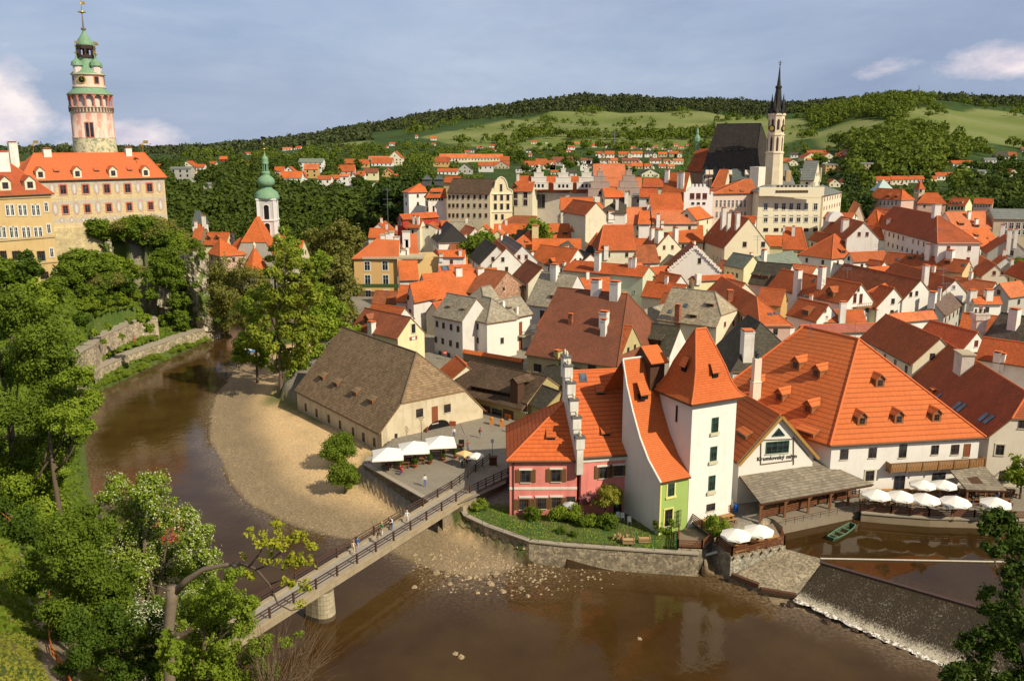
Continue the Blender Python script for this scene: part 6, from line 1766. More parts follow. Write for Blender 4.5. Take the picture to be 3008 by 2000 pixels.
for f_ in range(4):
 a=an-PI/2+f_*PI/2;n_=Vector((math.cos(a),math.sin(a),0));s_=Vector((-n_.y,n_.x,0))
 for y_,h_ in((712,2.5),(845,2.3)):
  m=MB();P=Vector((c0 .x,c0 .y,6+sr([(y_,1)])[0][1]))+n_*(hw+.03);pts=[P+s_*(-1.0)-Vector((0,0,h_)),P+s_*1.0-Vector((0,0,h_))]+[P+s_*math.cos(t*PI/8)+Vector((0,0,h_-.9+math.sin(t*PI/8)))for t in range(9)]
  m.poly(pts,0)
  for i in range(len(pts)):m.bar(pts[i],pts[(i+1)%len(pts)],.35,.2,1)
  m.build('belfry_opening',[M_BLK,plaster((.80,.78,.76),.1)],root)
m=MB();m.lathe(O_,sr([(612,95),(604,100),(598,98),(575,92),(560,84),(545,62),(530,42),(518,38)]),8,0,PI/8);m.lathe(O_,sr([(518,40),(510,56),(498,66),(482,69),(466,66),(450,54),(436,36),(428,30),(422,34),(405,38),(400,22)]),16,0)
m.lathe(O_,sr([(400,12),(345,11)]),8,1)
for k in range(8):
 a=2*PI*k/8;r_=sr([(370,21)])[0][0];z0,z1=sr([(402,1)])[0][1],sr([(345,1)])[0][1];m.box(c0 .x+r_*math.cos(a),c0 .y+r_*math.sin(a),6+z0,.3,.3,z1-z0,a,0)
m.lathe(O_,sr([(345,28),(332,28),(322,24),(312,27),(302,26),(292,20),(282,9),(262,4),(235,1.5)]),14,0);b=sr([(236,1),(230,1),(224,1)]);m.lathe(O_,[(0,b[0][1]),(.7,b[1][1]),(0,b[2][1])],8,2);m.tube([(c0 .x,c0 .y,6+b[2][1]),(c0 .x,c0 .y,6+b[2][1]+2)],.07,4,2)
m.build('onion_dome',[M_COP,M_BLK,M_GOLD],root,True)
FR('ll')
h=GH('church nave with steep half hipped orange roof and grey gable beside the white tower',(1775,978),(2140,978),(1948,635),24,'o','gy',d=288,name='church',cat='church',ends=[(.48,4.5),'g'],zg=5)
P=D_((1965,1045),280);m=MB();r_=112*kx/FPX*285;zt_=D_((1960,858),280).z
root=h.root;m.lathe((P.x,P.y,5),[(r_*.93,0),(r_*.93,P.z-5)],8,1);m.lathe((P.x,P.y,5),[(r_*1.08,P.z-5),(.3,zt_-5)],8,0);m.lathe((P.x,P.y,zt_-.2),[(.3,0),(.6,1.2),(.1,2)],8,1);m.build('apse',[ROOF['o'],WM('cr')],root)
h=H('red roofed house with exposed brick gable above the riverside cliff',(1470,800),(1545,800),(1458,682),(1592,678),'o3','br',d=312,ends=['g','g']);h.chim([(1470,690,655,18),(1568,685,625,24)])
h=H('cream house with patched red roof and white chimneys left of the church',(1560,836),(1735,838),(1600,742),(1728,738),'o3','yl',d=304,ends=['g','g']);h.chim([(1438,800,700,24),(1790,820,758,20),(1835,815,750,24)]);h.dorm([(1600,800),(1665,798)],'gable',1.6,1)
h=H('orange roof sloping down to the church from the left',(1705,925),(1790,945),(1790,845),(1860,815),'o','w',d=294,W=12)
h=H('small orange roof with cream wall below the patched roof',(1590,900),(1690,925),(1570,858),(1620,852),'o','pb',d=290,W=9)
h=H('steep grey slate roof peeping over the red roofs',(1470,680),(1545,680),(1500,640),(1520,640),'sl','w',d=322,W=9)
FR('lm');h=H('orange roofed cream house mostly hidden by the riverside trees',(300,1080),(470,1082),(318,935),(462,930),'o','cr',d=268,ends=['g','g']);h.chim([(345,960,925,40)])
FR('mid')
def skew_house(name,label,e0,e1,rdg,D,a,bb,**k):
 E0=D_(e0,D);x1=(PX(e1)[0]-PCX)/FPX;u=Vector((math.cos(a),-math.sin(a),0));L=(x1*D*1.0-E0 .x)/(u.x+x1*math.sin(a));dy=D+bb*math.cos(a)
 return House(name,label,'church',world=(E0,(u.x,u.y),L,bb*2),ze=E0 .z,rise=D_(rdg,dy).z-E0 .z,**k)
FR('n')
ch=skew_house('church','great gothic church nave with tall steep black roof',(2063,497),(2204,494),(2124,365),337,R_(38),10.5,roof='bl',wall='w',ends=['g',3.0],roofmat=shingle((.050,.042,.034),row=.6,var=.35),wallmat=plaster((.66,.60,.50),.3),ov=.8)
P=D_((2222,480),318);m=MB();m.box(P.x+.6,P.y,16,3.6,4,P.z-16-1.2,.6);m.build('stair_block',[plaster((.76,.70,.58),.2)],ch.root)
FR('mid')
for q in(1760,1790,1870,1935,2060):
 P=D_((q,400),328);m=MB();m.box(P.x,P.y,P.z-16,1.2,4,14.5);m.obox((P.x,P.y-1.4,P.z-1.5),(.6,0,0),(0,1.5,-1.2),(0,.4,.8));m.build('buttress',[plaster((.66,.58,.46),.3)],ch.root)
for q in(1755,1828,1900,2000):
 P=D_((q,455),331);m=MB();pts=[P+Vector((-1.1,-.1,-6)),P+Vector((1.1,-.1,-6)),P+Vector((1.1,-.1,2)),P+Vector((.7,-.1,3.5)),P+Vector((0,-.1,4.4)),P+Vector((-.7,-.1,3.5)),P+Vector((-1.1,-.1,2))];m.poly(pts);m.build('window',[M_GL],ch.root)
ch.dorm([(1865,250),(1938,248),(1990,246),(2040,242)],'hatch',1.4,.7,wallm=M_BLK)
FR('n');h=skew_house('church_choir','gothic choir with steep dark red roof left of the black nave',(2016,504),(2066,501),(2037,438),349,R_(38),7.5,roof='dr',wall='br',ends=['g','g']);FR('mid')
m=MB();P=D_((1690,240),350);m.lathe((P.x,P.y,P.z),[(.8,0),(.8,3),(1.3,3.2),(1.3,4.6),(.5,6),(.6,6.6),(.1,8.5)],8);m.build('ridge_turret',[M_COP],h.root)
h=H('low chapel with red roof at the foot of the great church',(1800,524),(1905,526),(1855,448),(1935,436),'o3','cr',d=318,W=12,name='chapel',cat='church')
h=H('small stone sacristy with dark roof beside the chapel',(1955,520),(2100,520),(1975,440),(2080,425),'sl','cr',d=322,W=12,name='chapel',cat='church')
FR('n');VD=322;c0=D_((2274,470),VD);root=empty('church_tower',(c0 .x,c0 .y,16),'tall white gothic church tower with black needle spire beside the black church roof','tower')
def vr(lst):return[(r,z-16)for r,z in rows(2274,VD,lst,1.0)]
O_=(c0 .x,c0 .y,16);m=MB()
wm_=plaster((.74,.62,.44),.3)
m.lathe(O_,[(4.2,-2)]+vr([(505,28),(492,26.5),(452,26),(451,28),(447,28),(446,25),(399,25),(398,27),(395,27),(394,24),(342,24),(340,27),(334,27)]),8,0,PI/8);m.build('shaft',[wm_],root)
for k in range(8):
 a=2*PI*k/8-PI/2;n_=Vector((math.cos(a),math.sin(a),0));s_=Vector((-n_.y,n_.x,0))
 for y_,hh,w_ in((478,2.4,.42),(422,2.6,.38),(365,1.9,.4)):
  r_,z_=vr([(y_,24.5)])[0];P=Vector((c0 .x,c0 .y,16+z_))+n_*(r_*.935+.06)
  if y_==372 and k%2==0:
   pass
  m=MB();m.poly([P-s_*w_-Vector((0,0,hh)),P+s_*w_-Vector((0,0,hh)),P+s_*w_+Vector((0,0,hh*.6)),P+Vector((0,0,hh)),P-s_*w_+Vector((0,0,hh*.6))]);m.build('lancet_window',[flat((.06,.035,.03))],root)
for k in(-1,1):
 a=-PI/2+k*PI/4;r_,z_=vr([(378,24.5)])[0];n_=Vector((math.cos(a),math.sin(a),0));P=Vector((c0 .x,c0 .y,16+z_))+n_*(r_*.94);m=MB();m.tube([P,P+n_*.25],1.15,18);m.tube([P,P+n_*.32],.8,18,1);m.build('clock_face',[M_BLK,M_GOLD],root)
m=MB()
for k in range(8):
 a=2*PI*(k+.5)/8;r_,z_=vr([(336,25)])[0];m.lathe((c0 .x+r_*math.cos(a),c0 .y+r_*math.sin(a),16+z_),[(.35,0),(.35,1),(.2,1.3),(.02,3.6)],6)
m.lathe(O_,vr([(336,22),(330,20),(318,15),(300,12),(262,8),(258,10),(254,10),(252,6),(228,3.5),(192,1)]),8,0,PI/8)
for k in range(4):
 a=2*PI*k/4+PI/4;r_,z_=vr([(318,19)])[0];m.lathe((c0 .x+r_*math.cos(a),c0 .y+r_*math.sin(a),16+z_-1),[(.6,0),(.6,1.6),(.02,6)],6)
m.tube([(c0 .x,c0 .y,16+vr([(195,1)])[0][1]),(c0 .x,c0 .y,16+vr([(178,1)])[0][1])],.1,5);q=vr([(184,1)])[0][1];m.obox((c0 .x,c0 .y,16+q),(.7,0,0),(0,.06,0),(0,0,.08));m.lathe((c0 .x,c0 .y,16+vr([(193,1)])[0][1]),[(0,0),(.4,.4),(0,.8)],8)
m.build('spire',[flat((.030,.026,.022),.5,.3)],root)
def march(p):
 d=ray(p);ts=np.exp(np.linspace(math.log(320),math.log(3500),260));X=d.x/d.y*ts;Y=ts;Z=50+d.z/d.y*ts
 h=height(X,Y);k=np.where(Z<=h)[0]
 return float(ts[k[0]])if len(k)else None
SUB={}
def fh(x0,x1,yr,ye,yb,wall='w',roof='o',kind='e',d=None,yaw=0,cl='suburb',hip=False,cat='house',label=None,grp='houses on the far slopes',deep=None):
 D=d or march(((x0+x1)/2,yb))or 900
 A=D_((x0,yb),D);B=D_((x1,yb),D);u=(B-A);w_=math.hypot(u.x,u.y);u=Vector((u.x,u.y,0)).normalized()
 if yaw:u=Vector((u.x*math.cos(yaw)-u.y*math.sin(yaw),u.x*math.sin(yaw)+u.y*math.cos(yaw),0))
 n=Vector((-u.y,u.x,0));ze=D_((x0,ye),D).z;zg=A.z
 A=Vector((A.x,A.y,0));
 if kind=='e':dp=deep or min(11,max(7,w_*.6));rise=max(1.2,(D_((x0,yr),D+dp/2).z-ze));wd,dd=w_,dp
 else:dp=deep or w_*1.3;rise=max(1.2,(D_((x0,yr),D).z-ze))
 c=A+u*w_/2+n*dp/2;root=empty('suburban_house',(c.x,c.y,zg-.5),label,cat,grp)
 m=MB();m2=MB();q=.45
 P=lambda a,b,z:(A.x+u.x*a+n.x*b,A.y+u.y*a+n.y*b,z)
 if kind=='e':
  i=min(dp/2,w_*.4)if hip else-q
  r=[P(i,dp/2,ze+rise),P(w_-i,dp/2,ze+rise)];e=[P(-q,-q,ze-.2),P(w_+q,-q,ze-.2),P(w_+q,dp+q,ze-.2),P(-q,dp+q,ze-.2)]
  sl_=math.hypot(dp/2,rise)
  m.poly([e[0],e[1],r[1],r[0]],0,[(0,0),(w_,0),(w_,sl_),(0,sl_)]);m.poly([e[2],e[3],r[0],r[1]],0,[(0,0),(w_,0),(w_,sl_),(0,sl_)])
  if hip:m.poly([e[3],e[0],r[0]],0,[(0,0),(dp,0),(dp/2,sl_)]);m.poly([e[1],e[2],r[1]],0,[(0,0),(dp,0),(dp/2,sl_)])
  for(a,b,nx)in((P(0,0,0),P(w_,0,0),0),(P(w_,0,0),P(w_,dp,0),1),(P(w_,dp,0),P(0,dp,0),0),(P(0,dp,0),P(0,0,0),1)):
   pts=[(a[0],a[1],zg-3),(b[0],b[1],zg-3),(b[0],b[1],ze)]
   if nx and not hip:pts.append(((a[0]+b[0])/2,(a[1]+b[1])/2,ze+rise-.15))
   m2 .poly(pts+[(a[0],a[1],ze)])
 else:
  r=[P(w_/2,-q,ze+rise),P(w_/2,dp+q,ze+rise)];e=[P(-q,-q,ze-.2),P(w_+q,-q,ze-.2),P(w_+q,dp+q,ze-.2),P(-q,dp+q,ze-.2)];sl_=math.hypot(w_/2,rise)
  m.poly([e[1],e[2],r[1],r[0]],0,[(0,0),(dp,0),(dp,sl_),(0,sl_)]);m.poly([e[3],e[0],r[0],r[1]],0,[(0,0),(dp,0),(dp,sl_),(0,sl_)])
  for(a,b,nx)in((P(0,0,0),P(w_,0,0),1),(P(w_,0,0),P(w_,dp,0),0),(P(w_,dp,0),P(0,dp,0),1),(P(0,dp,0),P(0,0,0),0)):
   pts=[(a[0],a[1],zg-3),(b[0],b[1],zg-3),(b[0],b[1],ze)]
   if nx:pts.append(((a[0]+b[0])/2,(a[1]+b[1])/2,ze+rise-.15))
   m2 .poly(pts+[(a[0],a[1],ze)])
 m.build('roof',ROOF[roof],root);m2 .build('wall',WM(wall,.12),root)
 st=max(1,int((ze-zg)/3.0));nw=max(1,int(w_/3.4));
 m3=MB()
 for s_ in range(st):
  for k in range(nw):
   a=w_*(k+.5)/nw;z_=ze-1.6-s_*2.9;m3 .obox(P(a,-.04,z_),u*.55,n*.04,(0,0,.75))
 if kind=='g':m3 .obox(P(w_/2,-.04,ze+rise*.3),u*.5,n*.04,(0,0,.6))
 m3 .build('window_row',M_GL,root)
 SUB.setdefault(cl,[]).append((root,wall,roof,w_,kind));return root
rf_=random.Random(21);FILL=[]
for _ in range(900):
 if len(FILL)>95:break
 y=rf_.uniform(186,335);x=(rf_.uniform(1130,2960)-PCX)/FPX*y*1.02
 nh=min(HOUSES,key=lambda h:(h.cen.x-x)**2+(h.cen.y-y)**2);L,W=rf_.uniform(7,13),rf_.uniform(5,7.5)
 bad=False
 for h in HOUSES:
  q=Vector((x,y,0))-h.E0;a,b=q.dot(h.u),q.dot(h.n)
  if-L*.42<a<h.L+L*.42 and-L*.42<b<h.W+L*.42:bad=True;break
 if bad or sdist(np.array([x]),np.array([y]),TOWN)[0]>-6 or math.hypot(x-52,y-130)<26:continue
 u=nh.u if rf_.random()<.6 else nh.n;zg_=town_h(x,y);ze=zg_+rf_.uniform(4.6,6.6);u=Vector((u.x,u.y,0));n=Vector((-u.y,u.x,0));c=Vector((x,y,0))-u*L/2-n*W/2
 h=House('town_outbuilding',None,'house','low outbuildings between the town houses',world=(c,(u.x,u.y),L,W),ze=ze,rise=W*rf_.uniform(.4,.55),roof=rf_.choice(['o','o2','o','ol','o2','o3','o4','g']),wall=rf_.choice(['w','cr','w2','yl']),ends=['g','g'])
 if rf_.random()<.6:
  P=h.cen+h.u*rf_.uniform(-2,2);m=MB();an=math.atan2(h.u.y,h.u.x);m.box(P.x,P.y,ze,.8,.7,h.H+1.6,an);m.box(P.x,P.y,ze+h.H+1.6,.95,.85,.14,an,1);m.build('chimney',[M_CHW,ROOFCAP],h.roof)
 FILL.append(h.root)
FILL.sort(key=lambda r:proj(r.location)[0])
_T=['','','twenty','thirty','forty','fifty','sixty','seventy','eighty','ninety']
_O='first second third fourth fifth sixth seventh eighth ninth'.split()
for i,r in enumerate(FILL):
 k=i+1;nm=(_O+['tenth','eleventh','twelfth','thirteenth','fourteenth','fifteenth','sixteenth','seventeenth','eighteenth','nineteenth'])[k-1]if k<20 else(_T[k//10][:-1]+'ieth' if k%10==0 else _T[k//10]+'-'+_O[k%10-1])
 r['label']=nm+' from left of the low tiled outbuildings squeezed between the town houses'
FR('lm')
S='left'
for a in[(280,350,365,402,450,'w2','o2','e'),(350,430,365,402,455,'w','o2','g'),(325,486,400,452,505,'w','o','e'),(484,522,402,450,490,'w','o','g'),(508,612,342,385,455,'oc','ol','e'),(467,650,302,332,412,'w','cg','e'),(610,712,432,462,515,'w','o3','e'),(712,785,428,458,510,'w','o2','e'),(782,850,418,440,520,'w','ol','e'),(850,932,415,470,555,'w','o3','g'),(915,970,400,435,505,'w','o2','e'),(965,1070,380,412,472,'yl','br','e'),(1005,1110,482,522,562,'w','o2','g'),(765,892,352,400,425,'pb','o2','e'),(820,900,305,340,375,'oc','o2','e'),(900,1000,310,345,375,'oc','o2','e'),(1022,1182,296,338,365,'w','o2','e'),(1150,1258,246,300,358,'cr','o2','g'),(1000,1150,284,298,320,'cr','ol','e'),(1545,1760,266,300,335,'cr','ol','e'),(1760,2030,268,300,330,'cr','ol','e'),(2010,2080,286,320,345,'cr','o2','e'),(1498,1620,290,330,372,'oc','dr','e'),(1530,1682,378,402,432,'w','o2','e'),(1685,1795,342,388,425,'gy','dk','g'),(1845,1955,332,360,410,'w2','o3','e'),(1965,2078,325,360,385,'tan','o3','g'),(1102,1180,380,410,450,'oc','o2','g'),(340,405,218,232,245,'w','ol','e'),(415,480,206,222,235,'w','o2','e'),(1160,1205,178,190,208,'w','o2','e'),(1477,1520,134,150,170,'w','o','e'),(1122,1150,205,214,226,'w','o2','e'),(1358,1378,122,134,152,'w','o2','e'),(1484,1515,184,194,206,'w','o2','e'),(1740,1770,240,256,272,'w','o2','e'),(1955,1982,226,236,250,'w','o3','e'),(1770,1810,228,240,262,'w2','dk','e'),(50,100,255,264,275,'w','o3','e'),(1180,1230,420,445,470,'cr','o2','e')]:
 fh(*a,cl=S)
FR('ll')
fh(1180,1225,212,240,270,'w','o2','e',cl=S);fh(1385,1490,192,232,262,'cr','o2','g',cl=S);fh(1505,1568,215,240,262,'w','o2','e',cl=S);fh(1605,1655,194,215,230,'w','o3','e',cl=S);fh(1685,1745,155,178,195,'rd','o','e',cl=S);fh(1895,1920,190,205,215,'cr','o2','e',cl=S)
fh(1555,1640,362,372,415,'gy','gr','e',cl=S);fh(1400,1500,262,280,322,'yl','o2','e',cl=S,d=None)
r_=fh(1312,1470,246,250,358,'gy','gr','e',cl='none',grp='grey and brown panel blocks',label='grey panel apartment block with balcony rows left of the green domed tower',cat='apartment block')
FR('mid');S='mid'
rows_=[(250,268,296,[(915,985,'o3'),(985,1075,'o2'),(1090,1188,'o2'),(1188,1290,'o'),(1290,1380,'dk'),(1395,1480,'o'),(1480,1568,'o2'),(1520,1595,'o4')]),(304,318,345,[(802,866,'o4'),(815,905,'br'),(948,1028,'br'),(1030,1100,'o'),(1118,1262,'br'),(1330,1436,'br'),(1438,1502,'o3'),(1510,1606,'ol')]),(340,362,382,[(1015,1120,'ol'),(1192,1292,'o'),(1290,1360,'o2'),(835,925,'dk'),(925,990,'o4'),(1400,1470,'o2'),(1470,1520,'ol'),(1150,1190,'o3')])]
for yr,ye,yb,L_ in rows_:
 for i,(a,b,rf)in enumerate(L_):
  w_=b-a
  fh(a,b-18 if w_>60 else b,yr+random.randint(-6,6),ye+random.randint(-2,4),yb+random.randint(-2,6),random.choice(['w','w2','cr','w','tan']),rf,'e',cl=S)
  if i%2==0 and w_>60:fh(b-26,b+6,yr+4,ye+6,yb+5,'cr',rf,'g',cl=S)
for a in[(372,488,322,352,402,'cr','o2','e'),(488,605,318,352,390,'cr','o3','e'),(560,606,322,356,392,'w','o2','g'),(586,740,290,330,362,'gy','br','e'),(740,790,300,332,360,'cr','o4','g'),(796,845,338,362,402,'w','o3','g'),(570,630,390,408,432,'cr','o3','e'),(1268,1402,385,420,450,'cr','dk','g'),(455,540,305,325,350,'w','o2','e'),(15,128,330,362,405,'w2','o4','e'),(132,250,325,362,378,'cr','o3','e'),(690,770,388,415,440,'w2','dk','e'),(300,370,362,380,415,'w2','dk','e'),(418,462,166,178,192,'w','o2','e'),(528,550,170,182,196,'cr','o','g'),(752,792,176,188,200,'w','o','e'),(885,920,192,205,220,'w','o2','e'),(988,1020,200,215,230,'w','o3','g'),(700,755,204,216,240,'w','o3','e'),(690,722,234,244,256,'w','o2','e'),(1185,1218,206,218,232,'w','o3','e'),(1240,1270,212,222,236,'w','dk','e'),(1305,1336,216,228,242,'w','o2','g'),(1470,1500,222,236,256,'w','dk','e'),(1548,1590,206,216,228,'w','o2','e'),(1335,1362,120,134,150,'rd','o4','e'),(1610,1632,192,200,210,'w','o2','e'),(380,418,230,244,260,'w','dk','e'),(400,425,262,274,290,'w','o2','e'),(100,150,195,206,220,'w','o4','e'),(118,152,226,236,248,'cr','o2','e'),(0,50,205,216,232,'w2','o3','e'),(1355,1390,200,212,224,'w','o3','e'),(1515,1545,190,200,212,'w','o2','e'),(1420,1450,214,226,238,'cr','o3','g')]:
 fh(*a,cl=S)
FR('right');S='right'
for a in[(225,300,298,322,345,'w','o3','e'),(268,375,312,338,362,'cr','o3','g'),(300,375,255,275,300,'w2','dk','e'),(402,515,260,298,325,'yl','o2','g'),(430,580,238,258,282,'oc','o2','e'),(538,650,260,298,322,'cr','o','g'),(650,720,262,290,312,'gy','o4','e'),(700,786,234,262,285,'cr','o4','g'),(400,440,322,345,362,'w','o2','g'),(545,600,295,318,345,'w','dk','g'),(430,500,302,325,345,'oc','o','e'),(594,680,460,492,525,'cr','o3','g'),(695,780,446,485,518,'w','o3','g'),(955,1075,440,470,512,'pb','o2','e'),(1075,1200,436,466,515,'cr','o2','e'),(1200,1325,434,462,490,'w2','o2','e'),(1370,1422,436,455,484,'ye','o3','e'),(1418,1560,408,438,476,'w','o2','e'),(1545,1700,318,342,375,'w','o2','e'),(1725,1800,388,400,432,'w','gr','e'),(1875,1970,250,292,312,'w2','dk','e'),(1970,2035,252,285,310,'w','o4','e'),(1790,1880,298,314,340,'w2','gr','e'),(1490,1545,325,340,356,'cr','ol','e'),(1960,2060,385,420,450,'cr','o3','g'),(2075,2110,215,240,262,'gy','o4','e')]:
 fh(*a,cl=S)
fh(565,700,350,352,420,'oc','gr','e',cl='none',grp='grey and brown panel blocks',label='brown panel apartment block left of the dark fir group below the hill',cat='apartment block')
fh(842,958,340,344,405,'tan','gr','e',cl='none',grp='grey and brown panel blocks',label='brown panel apartment block right of the dark fir group below the hill',cat='apartment block')
fh(375,470,388,392,455,'tan','gr','e',cl='none',grp='grey and brown panel blocks',label='brown flat roofed block just right of the church tower foot',cat='apartment block')
FR('n')
r_=fh(2612,2662,292,300,312,'w','o2','e',cl='none',d=1900,grp=None,label='lonely white chapel house on the wooded hilltop at the right',cat='house')
FR('right')
h=H('school with long red hipped roof and pale pyramid skylight at the edge of town',(905,608),(1150,624),(962,535),(1162,535),'o2','pb',d=430,ends=[None,None],zg=13);h.dorm([(1048,598),(1110,600)],'hatch',1.6,.8)
P=D_((1005,535),440);m=MB();m.lathe((P.x,P.y,P.z-1),[(6.5,0),(.1,5.5)],4,0,PI/4);m.build('glass_pyramid',[flat((.42,.55,.50))],h.roof)
h.win([(990+30*i,645)for i in range(5)],1.2,2.2,'w')
h=H('long red hipped roof right of the small square tower',(1270,648),(1500,652),(1335,568),(1430,568),'o2','pb',d=425,ends=[None,None],zg=13)
P=D_((1282,610),432);c0=P;root=empty('town_tower',(P.x,P.y,14),'small square stone tower with a pointed red roof beyond the right side of town','tower')
k_=.38259*440/FPX;m=MB();m.box(P.x,P.y,12,52*k_,52*k_,P.z-12+74*k_,.3);m.build('shaft',[WM('tan')],root)
m=MB();m.lathe((P.x,P.y,P.z+70*k_),[(44*k_,0),(30*k_,18*k_),(.1,66*k_)],4,0,PI/4+.3);m.build('roof',[ROOF['o2']],root)
for q in(-.3,.3):put_win(root,Vector((P.x,P.y-26*k_-.3,12)),Vector((1,.3,0)).normalized(),[(1282+q*60,550)],1.0,1.6,'k')
h=H('cream house with orange roof and white eyebrow dormers at the right edge of town',(1500,660),(1640,668),(1545,606),(1682,606),'o2','yl',d=415,ends=['g','g'],zg=12);h.dorm([(1545,645),(1575,648),(1605,648)],'hatch',1.6,.7,wallm=WM('w'));h.win([(1515+25*i,685)for i in range(5)],1,1.5,'b')
h=H('long low orange roofed terrace at the far right edge of town',(1700,650),(1850,655),(1715,608),(1850,610),'o2','pb',d=420,zg=12);h.win([(1715+22*i,668)for i in range(6)],1,1.5,'w')
ORD='first second third fourth fifth sixth seventh eighth ninth tenth eleventh twelfth thirteenth fourteenth fifteenth sixteenth seventeenth eighteenth nineteenth twentieth'.split()
WN=dict(w='white',w2='whitish',cr='cream',oc='ochre',yl='pale yellow',ye='yellow',gy='grey',pb='beige',tan='tan',rd='red');RN=dict(o='bright orange',o2='orange',o3='red',o4='brown',br='brown',dk='dark grey',gr='flat grey',cg='green',ol='pale orange',dr='dark red')
CN=dict(left='left of the museum',mid='below the meadow',right='right of the church')
for cl,L_ in SUB.items():
 if cl=='none':continue
 by={}
 for root,wa,rf,w_,kd in L_:by.setdefault((WN[wa],RN[rf],'gabled' if kd=='g' else 'broad'),[]).append(root)
 for(wn_,rn_,sz),Q_ in by.items():
  Q_.sort(key=lambda r:proj(r.location)[0])
  for i,r in enumerate(Q_):
   pre='' if len(Q_)==1 else(ORD[i]+' from left of the ')
   r['label']='%s%s %s house%s with %s roof %s'%(pre,sz,wn_,'s' if len(Q_)>1 else '',rn_,CN[cl])if pre else 'the only %s %s house with %s roof %s'%(sz,wn_,rn_,CN[cl])
M_CONC=plaster((.38,.31,.21),.55,name='concrete')
M_QUAY=stonewall((.36,.30,.21),.55,.3)
M_QUAYD=stonewall((.16,.13,.09),.5,.3)
M_RUST=flat((.085,.045,.032),.6,.3,name='brown_paint')
M_FENCE=wood((.17,.065,.03),'fence_wood')
M_CAP=flat((.36,.31,.24),var=.3,name='coping_stone')
def wall_strip(name,label,pts,z0,thick=.6,mat=None,cap=True,cat='wall',bat=.25):
 """pts: list of world (x, y, ztop); solid retaining wall behind the line"""
 m=MB();a0=0
 for i in range(len(pts)-1):
  a,b=Vector(pts[i]),Vector(pts[i+1]);d=(b-a);d.z=0;L=d.length;d.normalize();n=Vector((d.y,-d.x,0))
  f0,f1=a+n*bat,b+n*bat
  m.poly([(f0 .x,f0 .y,z0),(f1 .x,f1 .y,z0),b,a],0,[(a0,z0),(a0+L,z0),(a0+L,b.z),(a0,a.z)])
  m.poly([a,b,b-n*thick,a-n*thick],0,[(a0,0),(a0+L,0),(a0+L,thick),(a0,thick)])
  m.poly([b-n*thick,(b.x-n.x*thick,b.y-n.y*thick,z0),(a.x-n.x*thick,a.y-n.y*thick,z0),a-n*thick],0,[(a0+L,b.z),(a0+L,z0),(a0,z0),(a0,a.z)])
  if cap:m.bar(a-n*(thick/2-.08)+Vector((0,0,.06)),b-n*(thick/2-.08)+Vector((0,0,.06)),thick+.16,.16,1)
  a0+=L
 o=m.build_at(name,[mat or M_QUAY,M_CAP],tuple(pts[0]));tag(o,label,cat);return o
FR('o')
gw_=[G(p,2.7)for p in[(1062,1175),(1070,1188),(1120,1212),(1218,1247),(1300,1256),(1400,1263),(1500,1270),(1610,1277)]]
wall_strip('quay_wall','masonry river wall below the garden of the pink house',[tuple(p)for p in gw_],-1)
pw=[G(p,4.15)for p in[(850,1052),(836,1068),(900,1105),(965,1142),(1010,1166)]]
wall_strip('quay_wall','dark stone wall between the sandy beach and the paved plaza',[tuple(p)for p in pw],0,mat=M_QUAYD)
FR('lr')
lw=[G(p,3.4)for p in LWP]
wall_strip('river_wall','long pale stone wall along the far river bank below the castle rock',[tuple(p)for p in lw],-1,thick=2.8,mat=stonewall((.44,.37,.25),.8,.4))
uw=[G(p,8.6)for p in UWP]
wall_strip('terrace_wall','upper crumbling stone wall half covered with ivy above the river bank',[tuple(p)for p in uw],1,thick=2.8,mat=stonewall((.46,.38,.27),.8,.4))
FR('o')
def paving():
 t=NT('cobble_paving');p=t.pos();v=t.N('ShaderNodeTexVoronoi',feature='DISTANCE_TO_EDGE');t.L(p,v.inputs['Vector']);v.inputs['Scale'].default_value=4.5
 n=t.noise(p,.35,5,.6);n2=t.noise(p,5,2)
 c=t.mix(n2,(.23,.20,.155),(.34,.30,.235));c=t.mix(t.ramp(v.outputs[0],[(0,.6),(.08,0)]),c,(.13,.115,.09));c=t.mix(t.math('MULTIPLY',t.ramp(n,[(.4,0),(.7,1)]),.4),c,(.17,.15,.12))
 t.base(c);t.bump(v.outputs[0],.3,.03);return t.m
m=MB();pl=[G(p,4.06)for p in[(838,1069),(965,1141),(1058,1160),(1165,1112),(1175,1010),(1180,960),(1075,905),(1040,930),(1070,1000),(990,1010),(872,1045)]]
m.poly([tuple(p)for p in pl][::1]);o=m.build_at('plaza_paving',[paving()],tuple(pl[0]));tag(o,kind='structure')
zD=4.35
Bf=G((1082,1138),zD);Bn=G((545,1475),4.25)
Bfar2=G((1035,1128),zD)
bd=(Bn-Bf);bd.z=0;BL=bd.length;bd.normalize();bn=Vector((-bd.y,bd.x,0))
if bn.dot(Vector((-1,0,0)))<0:bn=-bn
Wb=2.9;Bn=Bn+bd*9;BL+=9
root=empty('footbridge',(Bf+(Bn-Bf)*.5+bn*Wb/2-Vector((0,0,3)))[:],'concrete footbridge with brown railings crossing the river from the plaza to the near bank','bridge')
m=MB();c=(Bf+Bn)/2+bn*Wb/2
m.obox(c-Vector((0,0,.12)),(Bn-Bf)/2,bn*Wb/2,(0,0,.12));
for s_ in(0,1):m.obox((Bf+Bn)/2+bn*(s_*Wb)+Vector((0,0,.05)),(Bn-Bf)/2,bn*.22,(0,0,.16),1)
for s_ in(.12,.88):m.obox((Bf+Bn)/2+bn*(s_*Wb)-Vector((0,0,.62)),(Bn-Bf)/2,bn*.2,(0,0,.4),1)
m.build('deck',[plaster((.36,.33,.28),.4),M_CONC],root)
